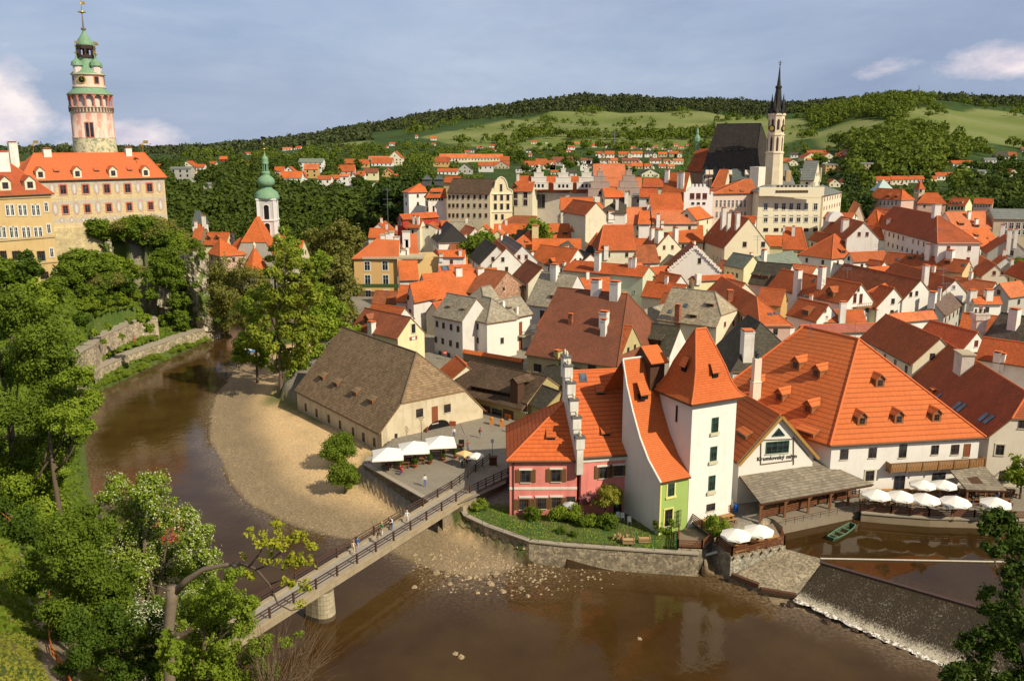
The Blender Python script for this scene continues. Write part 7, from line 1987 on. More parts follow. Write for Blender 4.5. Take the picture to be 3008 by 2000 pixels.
for s_,q0 in((0,0),(1,0)):
 o_=bn*(s_*Wb)+Vector((0,0,.2));m=MB()
 nP=int(BL/3.2);P_=[]
 for hz in(.45,.8,1.12):m.bar(Bf+o_+Vector((0,0,hz)),Bn+o_+Vector((0,0,hz)),.07,.09)
 m.build('rail',[M_RUST],root)
 for k in range(nP+1):
  p=Bf.lerp(Bn,k/nP)+o_;mm_=MB();mm_.obox(p+Vector((0,0,.5)),bd*.09,bn*.09,(0,0,.68));mm_.build('railing_post',[M_RUST],root)
Pp=G((778,1432),0);ax=bn;t_=(Pp-Bf).dot(bd);pc=Bf+bd*t_+bn*Wb*.5
m=MB();pts=[]
for k in range(24):
 a=2*PI*k/24;x=math.cos(a)*1.15;y=math.sin(a)*1.15;y+=.55 if y>0 else(-.55 if y<0 else 0);pts.append(bd*x+ax*y)
for z0,z1,s0,s1 in((-1.2,.5,1.12,1.08),(.5,zD-1.05,1.08,1.0)):
 for k in range(24):
  a,b=pts[k],pts[(k+1)%24];l0=k*.45
  m.poly([(pc.x+a.x*s0,pc.y+a.y*s0,z0),(pc.x+b.x*s0,pc.y+b.y*s0,z0),(pc.x+b.x*s1,pc.y+b.y*s1,z1),(pc.x+a.x*s1,pc.y+a.y*s1,z1)],0 if z1>1 else 1,[(l0,z0),(l0+.45,z0),(l0+.45,z1),(l0,z1)])
m.poly([(pc.x+a.x,pc.y+a.y,zD-1.05)for a in pts])
def ashlar():
 t=NT('pier_ashlar');b=t.N('ShaderNodeTexBrick');t.L(t.uv(),b.inputs['Vector']);b.inputs['Scale'].default_value=1;b.inputs['Brick Width'].default_value=1.0;b.inputs['Row Height'].default_value=.5;b.inputs['Mortar Size'].default_value=.02
 b.inputs['Color1'].default_value=(.42,.36,.25,1);b.inputs['Color2'].default_value=(.5,.43,.3,1);b.inputs['Mortar'].default_value=(.16,.13,.09,1)
 n=t.noise(t.pos(),.8,5,.6);t.base(t.mix(t.math('MULTIPLY',t.ramp(n,[(.4,0),(.7,1)]),.5),b.outputs['Color'],(.2,.17,.11)));return t.m
m.build('pier',[ashlar(),flat((.10,.075,.045),var=.4)],root)
m=MB();ab=Bf+bd*1.0+bn*Wb/2;m.obox((ab.x,ab.y,1.2),bd*1.3,bn*(Wb/2+.4),(0,0,2.3));m.build('abutment',[M_CONC],root)
FR('o')
A1_=Bf;A2_=G((1172,1095),4.3)
root=empty('bridge_ramp',A1_[:],'short railed walkway linking the footbridge to the pink house corner','walkway')
m=MB();B1_=Bf+bn*Wb;B2_=G((1128,1062),4.2)
m.poly([A1_+Vector((0,0,.02)),A2_,B2_,B1_+Vector((0,0,.02))][::1]);m.poly([A1_-Vector((0,0,.25)),B1_-Vector((0,0,.25)),B2_-Vector((0,0,.25)),A2_-Vector((0,0,.25))])
m.poly([A1_-Vector((0,0,3.6)),A2_-Vector((0,0,3.6)),A2_,A1_]);m.build('ramp_slab',[plaster((.36,.32,.26),.5)],root)
for a,b in((A1_,A2_),(B1_,B2_)):
 m=MB()
 for hz in(.45,.8,1.15):m.bar(a+Vector((0,0,hz)),b+Vector((0,0,hz)),.07,.09)
 for k in range(6):p=a.lerp(b,k/5);m.bar(p,p+Vector((0,0,1.25)),.13)
 m.build('railing',[flat((.035,.02,.015))],root)
FR('weir')
Z2=2.9
ta,tb_,tc_,td=G((525,400),Z2-.4),G((868,330),Z2-.4),G((835,250),Z2),G((415,300),Z2)
root=empty('stone_terrace',(ta+Vector((3,2,-2)))[:],'masonry terrace block with timber balustrade between the white tower and the weir','terrace')
m=MB()
P4=[ta,tb_,tb_+(tc_-tb_)*2.4,td+(td-ta)*.3]
for i in range(4):
 a,b=P4[i],P4[(i+1)%4];L=math.hypot(b.x-a.x,b.y-a.y);m.poly([(a.x,a.y,-1),(b.x,b.y,-1),(b.x,b.y,Z2-.3),(a.x,a.y,Z2-.3)],0,[(0,-1),(L,-1),(L,Z2),(0,Z2)])
m.poly([(p.x,p.y,Z2-.3)for p in P4],1)
m.build('masonry',[stonewall((.42,.38,.30),.5,.3),wood((.26,.2,.14))],root)
def timber_rail(root,pts,n=5,h=1.15,name='balustrade'):
 for i in range(len(pts)-1):
  a,b=Vector(pts[i]),Vector(pts[i+1]);m=MB();L=(b-a).length;k_=max(1,int(L/2.0))
  for hz in(.25,.5,.75,1.0):m.bar(a+Vector((0,0,hz)),b+Vector((0,0,hz)),.06,.14)
  for k in range(k_+1):p=a.lerp(b,k/k_);m.bar(p-Vector((0,0,.25)),p+Vector((0,0,h)),.15,.15)
  m.build(name,[M_FENCE],root)
tz=Vector((0,0,.1));timber_rail(root,[td+Vector((.3,-.8,0)),ta+Vector((.2,.25,.2)),tb_+Vector((-.1,.25,.2)),tb_+(tc_-tb_)*.9+Vector((0,0,.1))])
m=MB()
for k in range(6):p=ta.lerp(tb_,(k+.5)/6);m.bar(p+Vector((0,.6,.0)),p+Vector((-.1,-.45,.0)),.2,.22)
m.build('beam_ends',[M_CONC],root)
s1=[G(p,3.4)for p in[(275,165),(520,118),(570,175),(415,270)]]
m=MB();m.poly(s1);m.poly([p-Vector((0,0,.2))for p in s1][::-1])
for i in range(4):m.poly([s1[i]-Vector((0,0,.2)),s1[(i+1)%4]-Vector((0,0,.2)),s1[(i+1)%4],s1[i]])
root2=empty('timber_terrace',s1[0][:],'upper timber terrace with picnic tables at the foot of the white tower','terrace');m.build('decking',[wood((.20,.14,.09))],root2)
timber_rail(root2,[s1[3],s1[0],s1[1]])
s2=[G(p,2.9)for p in[(195,340),(345,345),(415,285),(250,210),(200,240)]]
root3=empty('timber_stair',s2[0][:],'old railed timber landing at the end of the river wall below the green house','landing');m=MB();m.poly(s2);m.poly([p-Vector((0,0,.2))for p in s2][::-1]);m.build('decking',[wood((.22,.17,.12))],root3)
timber_rail(root3,[s2[0],s2[1],s2[2]]);timber_rail(root3,[s2[0],s2[4]])
m=MB();m.obox(s2[0].lerp(s2[1],.5)+Vector((0,.2,-1.9)),(s2[1]-s2[0])/2,(0,.3,0),(0,0,1.9));m.build('support_wall',[M_QUAY],root3)
a,b=G((368,382),1.6),G((452,360),2.0);m=MB();m.tube([a,b],.16,8);o=m.build_at('drain_pipe',[flat((.75,.75,.72))],a[:]);tag(o,'white pipe sticking out of the river wall beside the stone terrace','pipe')
sA,sB,sC,sD=G((530,512),.9),G((700,578),.5),G((1082,402),2.0),G((868,345),2.2)
m=MB();e_=(sC-sB).normalized()
def suv(ps):
 return[((p-sB).dot(e_),((p-sB)-e_*(p-sB).dot(e_)).length)for p in ps]
m.poly([sA,sB,sC,sD],0,suv([sA,sB,sC,sD]));f_=[G((935,640),0),G((1085,440),1.75)]
wA=G((870,655),.15)
m.poly([sB,f_[0],f_[1],sC],0,suv([sB,f_[0],f_[1],sC]))
lo=[Vector((p.x,p.y,-1.2))for p in(sA,sB)]
m.poly([lo[0],lo[1],sB,sA],0,[(0,0),(3,0),(3,1.6),(0,1.6)]);m.poly([lo[1],Vector((f_[0].x,f_[0].y,-1.2)),f_[0],sB],0,[(0,0),(3,0),(3,1.6),(0,1.6)])
m.bar(sA+Vector((0,0,.1)),sB+Vector((0,0,.1)),.5,.5,1);m.bar(sB+Vector((.2,-.3,-.2)),f_[0]+Vector((0,0,.1)),.5,.4,1)
o=m.build_at('stone_apron',[stonewall((.34,.28,.19),.4,.3),wood((.10,.05,.03))],sA[:]);tag(o,'sloping cobbled apron between the stone terrace and the weir','apron')
cA,cB,fA,fB=G((1085,432),1.72),G((2060,712),1.72),G((930,650),.05),G((1870,1065),.05)
cB=cA+(cB-cA)*1.35;fB=fA+(fB-fA)*1.35
Nx,Ny=220,50;V_=[];U_=[]
dirc=(cB-cA);nvec=Vector((0,0,1));Lc=dirc.length
rs=np.random.RandomState(5);colr=rs.rand(Nx+1,3)
for j in range(Ny+1):
 v=j/Ny
 for i in range(Nx+1):
  u=i/Nx;p=cA.lerp(cB,u).lerp(fA.lerp(fB,u),v)
  prof=-.0
  zf_=1.72*(1-v)+.05*v+(.10 if j==0 else 0)-.12*math.sin(v*PI)
  zf_+=.05*noise.noise(Vector((u*Lc*1.3,v*9,.3)))*(.3+v)+.035*noise.noise(Vector((u*Lc*4,v*26,1.7)))
  V_.append((p.x-cA.x,p.y-cA.y,zf_-cA.z));
F_=[(j*(Nx+1)+i,j*(Nx+1)+i+1,(j+1)*(Nx+1)+i+1,(j+1)*(Nx+1)+i)[::-1]for j in range(Ny)for i in range(Nx)]
me=bpy.data.meshes.new('weir');me.from_pydata(V_,[],F_);ul=me.uv_layers.new(name='UVMap')
uvs=[(((k%(Nx+1))/Nx*Lc),(k//(Nx+1))/Ny*10)for f in F_ for k in f];ul.data.foreach_set('uv',[c for p in uvs for c in p])
me.polygons.foreach_set('use_smooth',[True]*len(F_))
t=NT('falling_water');uv=t.uv();mp=t.mapping(uv,(5.5,1.7,1));n1=t.noise(mp,1.3,7,.72,dist=.35);n2=t.noise(t.mapping(uv,(.5,.12,1)),1.2,3);n3=t.noise(uv,9,3)
sp=t.N('ShaderNodeSeparateXYZ');t.L(uv,sp.inputs[0]);v_=t.math('DIVIDE',sp.outputs[1],10)
f=t.math('ADD',t.math('ADD',t.math('MULTIPLY',n1,.9),t.math('MULTIPLY',n2,.25)),t.math('MULTIPLY',n3,.25))
foam=t.ramp(t.math('ADD',f,t.math('MULTIPLY',t.ramp(v_,[(0,-.0),(.75,.02),(.95,.26),(1,.3)]),1)),[(.76,0),(.86,.3),(.98,.85)])
edge=t.ramp(v_,[(0,1),(.03,.9),(.05,0)])
c=t.mix(foam,(.040,.030,.018),(.58,.52,.40));c=t.mix(edge,c,(.035,.02,.012))
t.base(c);t.b.inputs['Roughness'].default_value=.4;t.b.inputs['Specular IOR Level'].default_value=.1;t.bump(n1,.5,.1);me.materials.append(t.m)
root=empty('weir',cA[:],'broad sloping weir with white streaked falling water below the mill pond','weir')
o=bpy.data.objects.new('water_curtain',me);COL.objects.link(o);o.parent=root
m=MB();m.bar(cA+Vector((0,0,.02)),cB+Vector((0,0,.02)),.55,.3);m.build('crest',[flat((.07,.045,.04),var=.4)],root)
V_,F_=[],[];Nx=240
for i in range(Nx+1):
 u=i/Nx;p=fA.lerp(fB,u);q=(fA-cA);q.z=0;q.normalize();w0=.1;w1=.7+.5*noise.noise(Vector((u*18,0,0)))+.25*noise.noise(Vector((u*60,3,0)))
 for k in range(5):
  a_=p+q*(-w0+(w1+w0)*k/4);V_.append((a_.x-fA.x,a_.y-fA.y,.03+.09*math.sin(k/4*PI)+.05*noise.noise(Vector((u*160,k,1)))-fA.z))
F_=[(i*5+k,i*5+k+1,(i+1)*5+k+1,(i+1)*5+k)for i in range(Nx)for k in range(4)]
me=bpy.data.meshes.new('foam');me.from_pydata(V_,[],F_)
t=NT('river_foam');n1=t.noise(t.pos(),2.5,6,.75);t.base(t.mix(t.ramp(n1,[(.42,0),(.56,1)]),(.12,.07,.035),(.86,.82,.74)));me.materials.append(t.m)
o=bpy.data.objects.new('foam',me);COL.objects.link(o);o.location=fA;o.parent=root;o.location=fA-Vector(root.location)
a,b=G((1085,404),1.9),G((2240,425),1.9);m=MB();m.tube([a,b],.1,6);o=m.build_at('floating_boom',[flat((.55,.5,.42),var=.3)],a[:]);tag(o,'thin pale boom stretched across the mill pond above the weir','boom')
FR('mill')
q1=[G(p,2.75)for p in[(385,1405),(470,1455),(930,1345)]]
d1=[G(p,2.75)for p in[(370,1400),(430,1450),(935,1345),(925,1265),(300,1375)]]
root=empty('mill_dock',d1[0][:],'concrete dock with a low step along the water under the long canopy','dock')
m=MB()
for i in range(len(d1)):
 a,b=d1[i],d1[(i+1)%len(d1)];m.poly([(a.x,a.y,.2),(b.x,b.y,.2),b,a])
m.poly(d1);m.build('slab',[plaster((.34,.29,.22),.5)],root)
m=MB()
for k in range(9):p=d1[1].lerp(d1[2],(k+.5)/9)+Vector((-.1,.4,0));m.bar(p,p+Vector((0,0,.8)),.05)
m.bar(d1[1]+Vector((0,.4,.8)),d1[2]+Vector((0,.4,.8)),.05);m.build('hand_rail',[M_RUST],root)
timber_rail(root,[G((290,1395),2.9),G((440,1360),2.9),G((720,1290),2.9),G((930,1255),2.9)])
q2=[G(p,2.9)for p in[(945,1360),(1150,1378),(1400,1396),(1700,1404),(2060,1412),(2300,1415)]]
wall_strip('quay_wall','low segmented stone quay wall in front of the parasol terrace',[tuple(p)for p in q2],.2,mat=plaster((.40,.33,.23),.6),bat=.1)
root=empty('terrace_fence',(q2[0]+Vector((0,.6,0)))[:],'long brown timber fence on the quay in front of the white parasols','fence')
timber_rail(root,[p+Vector((0,.5,.05))for p in q2])
m=MB();tp=[p+Vector((0,.3,.02))for p in q2];bk_=[G(p,2.92)for p in[(2300,1180),(1750,1180),(1200,1215),(940,1260)]]
m.poly(tp+bk_);o=m.build_at('terrace_paving',[paving()],tuple(tp[0]));tag(o,kind='structure')
FR('mill');bA,bB=G((745,1525),2.05),G((885,1440),2.05);bu=(bB-bA);bl_=bu.length;bu.normalize();bv=Vector((-bu.y,bu.x,0))
root=empty('rowing_boat',((bA+bB)/2-Vector((0,0,.25)))[:],'green flat wooden rowing boat floating on the mill pond','boat')
m=MB();st=[]
for t_,w_,z_ in((-.02,.42,.42),(.12,.60,.32),(.5,.72,.28),(.88,.58,.34),(1.02,.40,.45)):
 c=bA+bu*bl_*t_;st.append((c-bv*w_+Vector((0,0,z_-.2)),c-bv*w_*.8+Vector((0,0,-.35)),c+bv*w_*.8+Vector((0,0,-.35)),c+bv*w_+Vector((0,0,z_-.2))))
for i in range(4):
 for k in range(3):m.poly([st[i][k],st[i+1][k],st[i+1][k+1],st[i][k+1]])
m.poly(list(st[0]));m.poly(list(st[-1])[::-1])
for i in range(4):
 for k in(0,3):m.bar(st[i][k],st[i+1][k],.1,.08,1)
m.bar(st[0][0],st[0][3],.1,.08,1);m.bar(st[-1][0],st[-1][3],.1,.08,1)
m.build('hull',[wood((.05,.09,.055)),wood((.12,.22,.13))],root)
for t_ in(.2,.45,.72):
 c=bA+bu*bl_*t_+Vector((0,0,-.0));m=MB();m.obox(c,bv*.62,bu*.13,(0,0,.025));m.build('seat',[wood((.10,.17,.10))],root)
M_CAN=flat((.86,.83,.76),.8,.04,name='parasol_canvas')
def parasol(loc,r=1.75,h=2.5,sides=8,label='',sq=False,rz=0,grp='round white parasols on the mill terraces',col=None):
 root=empty('parasol',loc,label,'parasol',grp);m=MB();n=4 if sq else sides
 rr_=r*(1.414 if sq else 1)
 P=[Vector((loc[0]+rr_*math.cos(2*PI*k/n+rz),loc[1]+rr_*math.sin(2*PI*k/n+rz),loc[2]+h))for k in range(n)];T=Vector((loc[0],loc[1],loc[2]+h+r*(.42 if not sq else.5)))
 for k in range(n):
  a,b=P[k],P[(k+1)%n];md=(a+b)/2;ct=md.lerp(T,.5)-Vector((0,0,.06));
  md2=md.lerp(T,.06)-Vector((0,0,-.02))
  m.poly([a,md2,T]);m.poly([md2,b,T])
  m.poly([a-Vector((0,0,.22)),b-Vector((0,0,.22)),b,md2,a])
 m.build('canopy',[col or M_CAN],root)
 m=MB();m.tube([(loc[0],loc[1],loc[2]),T+Vector((0,0,.12))],.04,6)
 for k in range(n):m.bar((loc[0],loc[1],loc[2]+h+.05),P[k],.03)
 m.build('pole',[M_MDW],root);m=MB();m.lathe(loc,[(.35,0),(.35,.1),(.08,.16)],8);m.build('base',[M_CONC],root);return root
FR('mill')
for q,z0,lab in(((1045,1225),2.9,'white round parasol at the left end of the quay terrace, beside the canopy post'),((1205,1235),2.9,'white round parasol second from left along the quay fence'),((1365,1253),2.9,'white round parasol in the middle of the quay fence row'),((1565,1270),2.9,'white round parasol fourth from left along the quay fence'),((1830,1280),2.9,'white round parasol at the far right end of the quay fence'),((1350,1160),2.9,'white round parasol in the rear row, nearer the mill door'),((1490,1160),2.9,'white round parasol in the rear row, beside the small dark canopy')):
 P=G(q,z0+2.7);parasol((P.x,P.y,z0),1.95 if q[1]>1200 else 1.75,2.45,8,lab,rz=random.random())
FR('weir')
P=G((558,235),Z2+2.6);parasol((P.x,P.y,Z2-.3),1.85,2.5,8,'white round parasol on the stone terrace, left one nearer the green house')
P=G((700,210),Z2+2.6);parasol((P.x,P.y,Z2-.3),1.85,2.5,8,'white round parasol on the stone terrace, right one nearer the pond')
FR('barn')
for i,(q,lab)in enumerate((((885,1255),'large square cream parasol nearest the beach before the barn'),((1085,1205),'large square cream parasol in the middle of the row before the barn'),((1292,1163),'large square cream parasol nearest the barn gateway'))):
 P=G(q,6.9);parasol((P.x,P.y,4.06),2.2,2.6,4,lab,True,rz=PI/4+.15,grp='square cream parasols before the barn')
P=G((1565,1262),6.5);parasol((P.x,P.y,4.06),1.15,2.2,8,'small round white parasol by the footbridge end',grp='small parasols by the footbridge')
P=G((1475,1250),6.2);parasol((P.x,P.y,4.06),.95,2.0,4,'small square orange tinted parasol by the footbridge end',True,grp='small parasols by the footbridge',col=flat((.75,.50,.22)))
FR('pink');P=G((615,1180),4.6);parasol((P.x,P.y,2.7),1.0,1.7,8,'small pale garden parasol in front of the pink house',grp='small garden parasol',col=flat((.5,.52,.5)))
M_TBL=wood((.22,.10,.045),'table_wood');M_TBL2=wood((.42,.22,.08),'light_table_wood')
def table_set(name,mat,long=True):
 me=[]
 m=MB();w_,d_=(1.8,.75)if long else(.9,.9)
 m.box(0,0,.70,w_,d_,.05);a=m.mesh('table_top',mat)
 m=MB()
 for sx in(-1,1):m.box(sx*w_*.38,0,0,.08,d_*.8,.70)
 m.box(0,0,.3,w_*.76,.07,.07);b=m.mesh('table_frame',mat)
 m=MB()
 m.box(0,0,.42,w_,.28,.05)
 for sx in(-1,1):m.box(sx*w_*.38,0,0,.07,.26,.42)
 c=m.mesh('bench',mat)
 return a,b,c
TS={k:table_set('t',m_)for k,m_ in(('d',M_TBL),('l',M_TBL2))}
def put_table(P,rz,k,label,grp):
 a,b,c=TS[k];root=empty('dining_table',P,label,'table',grp);root.rotation_euler=(0,0,rz)
 mesh_obj('table_top',a,root);mesh_obj('table_frame',b,root)
 cx_,sx_=math.cos(rz),math.sin(rz)
 for s_ in(-.75,.75):
  o=mesh_obj('bench',c,None,(P[0]-sx_*s_,P[1]+cx_*s_,P[2]),rz);tag(o,label.replace('table','bench')+(', near side' if s_<0 else ', far side'),'bench',grp.replace('tables','benches'))
FR('barn')
for i,(x,y)in enumerate([(905,1330),(1010,1320),(1060,1300),(1150,1290),(1255,1262),(1350,1240),(1130,1330),(1010,1360),(880,1360),(1420,1228)]):
 P=G((x,y),4.1);put_table((P.x,P.y,4.07),.15,'d','dark wooden table %s under the square cream parasols'%(ORD[i]+' from the list' if False else['at the beach corner','beside the second potted cone','behind the second potted cone','in the middle row','near the gateway','nearest the gateway','in front of the middle','at the low wall','at the beach corner front','at the right end'][i]),'dark tables before the barn')
FR('mill')
k_=0
for i in range(10):
 for j in range(2):
  x=1000+i*98+j*30;P=G((x,1300-j*62),2.95)
  put_table((P.x,P.y,2.94),.05+random.uniform(-.2,.2),'l' if i<5 else 'd','%s wooden table %s in the %s parasol terrace row'%('light' if i<5 else 'dark',ORD[i]+' from left','front' if j==0 else 'rear'),'tables on the parasol terrace')
for i in range(6):
 P=G((330+i*95,1352-i*22),2.95);put_table((P.x,P.y,2.94),.15,'l','light wooden table %s from left under the long canopy'%ORD[i],'tables under the canopy')
FR('weir')
for i,(x,y)in enumerate([(380,190),(500,165)]):P=G((x,y),3.5);put_table((P.x,P.y,3.42),.4,'l',['light wooden table on the upper timber terrace, left one','light wooden table on the upper timber terrace, right one'][i],'tables on the stone terrace')
for i,(x,y)in enumerate([(560,320),(690,290),(780,265),(620,285)]):P=G((x,y),3.4);put_table((P.x,P.y,Z2-.29),.5,'l','light wooden table %s on the stone terrace'%['nearest the green house','at the pond end front','at the pond corner','between both parasols'][i],'tables on the stone terrace')
def cone_plant(P,lab,grp='potted conical shrubs before the barn'):
 root=empty('potted_shrub',P,lab,'potted plant',grp);m=MB();m.lathe(P,[(.22,0),(.34,.5),(.38,.5),(.38,.6),(.3,.58),(.28,.5)],12);m.build('pot',[flat((.48,.15,.07))],root,True)
 lf=leaf_cloud(int(P[0]*97)%9999,[(P[0],P[1],P[2]+.75,.36),(P[0],P[1],P[2]+1.1,.36),(P[0],P[1],P[2]+1.45,.28),(P[0],P[1],P[2]+1.75,.18)],900,.07);leaf_obj('foliage',lf,L_DARK,root)
FR('barn')
for q,lab in(((983,1375),'second'),((1098,1362),'third'),((1213,1333),'fourth'),((1315,1310),'fifth'),((1407,1290),'sixth')):
 P=G((q[0],q[1]+5),4.1);cone_plant((P.x,P.y,4.07),{'second':'leftmost','third':'second from left','fourth':'middle','fifth':'second from right','sixth':'rightmost'}[lab]+' cone shaped shrub in a terracotta pot before the barn')
tree_variant('round',11,5,8,3,3000,.42,L_MID,26)
tree_variant('round2',12,5,9,3,3000,.42,L_LIGHT,30)
tree_variant('dark',13,5,9,3,3000,.42,L_DARK,28)
tree_variant('olive',14,6,8,3,3600,.40,L_OLIVE,34,aspect=.35)
tree_variant('shade',15,5,9,2,2600,.45,L_SHADE,26)
tree_variant('fir',16,2.6,12,1,2200,.38,L_FIR,60,'cone',.16,.28)
tree_variant('bush',17,2.2,3.2,.1,2600,.15,L_LIGHT,26,rmin=.25,rmax=.4)
tree_variant('bushd',18,2.2,3.0,.1,2400,.18,L_MID,24,rmin=.25,rmax=.4)
GROUPS={}
def tr(key,p,h,wide=1.0,D=None,what='tree',grp='trees',where='',name='tree',z=None,sink=.3):
 """stand a plant where the sight line through p meets the ground (or at range D)"""
 if D is None:
  d=ray(p);ts=np.exp(np.linspace(math.log(45),math.log(3200),420));X=d.x/d.y*ts;Z=50+d.z/d.y*ts;hh=height(X,ts)
  k=np.where(Z<=hh)[0];D=float(ts[k[0]])if len(k)else 500
 P=D_(p,D);zz=hgt(P.x,P.y)if z is None else z
 r=place_tree(key,(P.x,P.y,zz-sink),h,wide,None,grp,name,cat='shrub' if name=='shrub' else 'tree');GROUPS.setdefault((what,where,grp),[]).append(r);return r
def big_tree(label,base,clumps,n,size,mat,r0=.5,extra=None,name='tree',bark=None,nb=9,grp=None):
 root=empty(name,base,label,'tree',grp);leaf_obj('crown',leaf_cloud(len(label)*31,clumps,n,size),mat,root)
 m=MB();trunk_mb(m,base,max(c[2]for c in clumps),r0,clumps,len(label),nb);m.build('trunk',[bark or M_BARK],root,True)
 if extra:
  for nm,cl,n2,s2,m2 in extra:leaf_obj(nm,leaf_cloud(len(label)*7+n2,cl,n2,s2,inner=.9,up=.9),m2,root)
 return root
def clumps_px(lst,D,jit=4,sub=5,seed=1,k=.5):
 """(x, y, radius px): blobs in the view at range D, each broken into smaller clumps in depth"""
 r=random.Random(seed);L=[]
 for x,y,rp in lst:
  P=D_((x,y),D+r.uniform(-jit,jit));R=rp*_fr[2]/FPX*D
  for i in range(sub*2):
   v=Vector((r.gauss(0,1),r.gauss(0,1),r.gauss(0,1))).normalized()*R*r.uniform(.45,1.0)
   L.append((P.x+v.x,P.y+v.y,P.z+v.z*.85,R*r.uniform(k*.5,k*1.15)))
 return L
FR('o')
def gz(P):return hgt(P.x,P.y)
B=D_((60,1280),112);big_tree('tallest broad maple towering over the left bank at the picture edge',(B.x,B.y,gz(B)),clumps_px([(20,700,60),(75,760,70),(20,840,70),(110,850,70),(50,930,80),(140,940,60),(20,1030,70),(100,1040,70),(165,1000,45)],112,5,6,3),56000,.18,L_MID,.6,grp='big trees on the left bank')
B=D_((150,1260),104);big_tree('light green maple leaning over the water on the left bank',(B.x,B.y,gz(B)),clumps_px([(170,870,40),(195,930,36),(160,960,45),(200,985,26),(120,1080,50),(60,1130,60),(110,1180,50),(140,1090,22)],104,4,6,5),26000,.17,L_LIGHT,.4,grp='big trees on the left bank')
B=D_((20,1380),96);big_tree('dark leafy tree low on the left bank at the picture edge',(B.x,B.y,gz(B)),clumps_px([(20,1200,60),(60,1250,50),(15,1290,50),(100,1230,38),(90,1300,40),(50,1350,40)],96,4,6,8),20000,.17,L_DARK,.4,grp='big trees on the left bank')
c1=clumps_px([(265,1130,45),(330,1125,50),(380,1160,45),(300,1190,60),(420,1210,55),(360,1250,60),(460,1230,36),(440,1270,38),(290,1260,60),(350,1310,65),(430,1330,60),(300,1350,60),(240,1290,45),(480,1300,36),(380,1400,50),(450,1400,45)],72,3,6,11)
top=[c for c in c1 if True]
B=D_((350,1470),72);big_tree('flowering chestnut covered with white blossom candles beside the river',(B.x,B.y,gz(B)),c1,46000,.12,L_LIGHT,.5,[('blossom',c1,13000,.075,M_BLOSSOM),('red_blossom',clumps_px([(375,1190,26),(400,1225,26),(385,1240,20)],70.5,1,5,4),420,.09,M_BLOSR)],name='chestnut_tree',grp='foreground trees on the near bank')
B=D_((170,1500),68);big_tree('dense green ash in front of the left bank beside the orange railing',(B.x,B.y,gz(B)),clumps_px([(120,1210,40),(190,1190,45),(160,1250,60),(230,1230,50),(100,1300,60),(190,1310,65),(250,1330,50),(120,1380,60),(60,1330,45),(200,1390,60),(250,1390,50),(150,1440,50)],68,3,6,12),46000,.115,L_MID,.45,grp='foreground trees on the near bank')
B=D_((280,1600),60);big_tree('dark understorey tree between the railing path and the cut trunk',(B.x,B.y,gz(B)),clumps_px([(180,1440,45),(250,1430,45),(300,1460,45),(200,1500,45),(270,1530,40),(330,1520,40),(160,1540,30),(340,1420,50),(240,1490,50),(350,1480,50),(350,1550,50),(290,1570,50)],60,2.5,6,14),26000,.11,L_DARK,.3,grp='foreground trees on the near bank')
B=D_((480,1640),56);big_tree('bright green shrubby tree filling the bottom edge under the footbridge end',(B.x,B.y,gz(B)),clumps_px([(440,1400,55),(500,1370,60),(450,1540,60),(530,1560,50),(600,1480,30),(570,1400,34),(545,1330,32),(480,1440,50),(540,1460,45),(440,1500,50),(510,1520,50),(580,1520,36),(620,1545,32),(400,1560,40),(655,1480,18),(690,1460,12)],56,2.5,6,15),40000,.10,L_LIGHT,.3,[('blossom',clumps_px([(440,1390,40),(390,1440,40),(330,1400,40)],58,1.5,6,9),900,.06,M_BLOSSOM)],grp='foreground trees on the near bank')
FR('o');Dp=50;T0=D_((398,1350),Dp);T1=D_((388,1450),Dp);T2=D_((392,1620),Dp)
root=empty('tree',(T2 .x,T2 .y,T2 .z-3),'pollarded pale trunk with a single long branch reaching right over the footbridge','tree','foreground trees on the near bank')
m=MB();m.tube([(T2 .x,T2 .y,T2 .z-3),T2,T1,T0 .lerp(T1,.3),T0],[.42,.37,.33,.36,.33],12)
br=[D_(q,Dp-.3*i)for i,q in enumerate(((405,1362),(430,1335),(470,1310),(520,1300),(560,1297)))];m.tube(br,[.24,.2,.16,.13,.11],8);m.build('trunk',[M_BARKL],root,True)
m=MB();b2=[D_(q,Dp-1.5-.2*i)for i,q in enumerate(((558,1297),(590,1310),(620,1345),(640,1390),(670,1405),(700,1400)))];m.tube(b2,[.11,.09,.07,.05,.035,.02],6)
for q in(((590,1310),(620,1300),(650,1310),(690,1290)),((575,1303),(600,1270),(610,1230),(600,1200)),((620,1345),(660,1330),(700,1340)),((610,1300),(660,1260),(690,1230)),((350,1345),(375,1352),(392,1360))):
 m.tube([D_(p,Dp-1.8)for p in q],[.06,.045,.03,.015][:len(q)],5)
m.build('branch',[wood((.10,.07,.05),'dark_bark')],root,True)
leaf_obj('lower_foliage',leaf_cloud(78,clumps_px([(385,1470,22),(410,1490,24),(375,1510,22),(400,1540,20),(420,1440,14)],47.5,.6,6,22),5000,.085),L_LIGHT,root)
tw=clumps_px([(575,1225,16),(600,1240,22),(640,1215,20),(640,1250,26),(690,1235,26),(660,1290,28),(620,1285,20),(700,1290,22),(720,1255,16),(665,1340,20),(700,1350,20),(690,1390,16),(575,1320,16),(560,1280,10)],Dp-1.8,1,5,21,.45)
leaf_obj('foliage',leaf_cloud(77,tw,2000,.105),L_YEL,root)
root=empty('bare_shrub',D_((640,1640),54)[:],'leafless brown twiggy shrub above the water at the bottom edge','shrub');m=MB();r=random.Random(4)
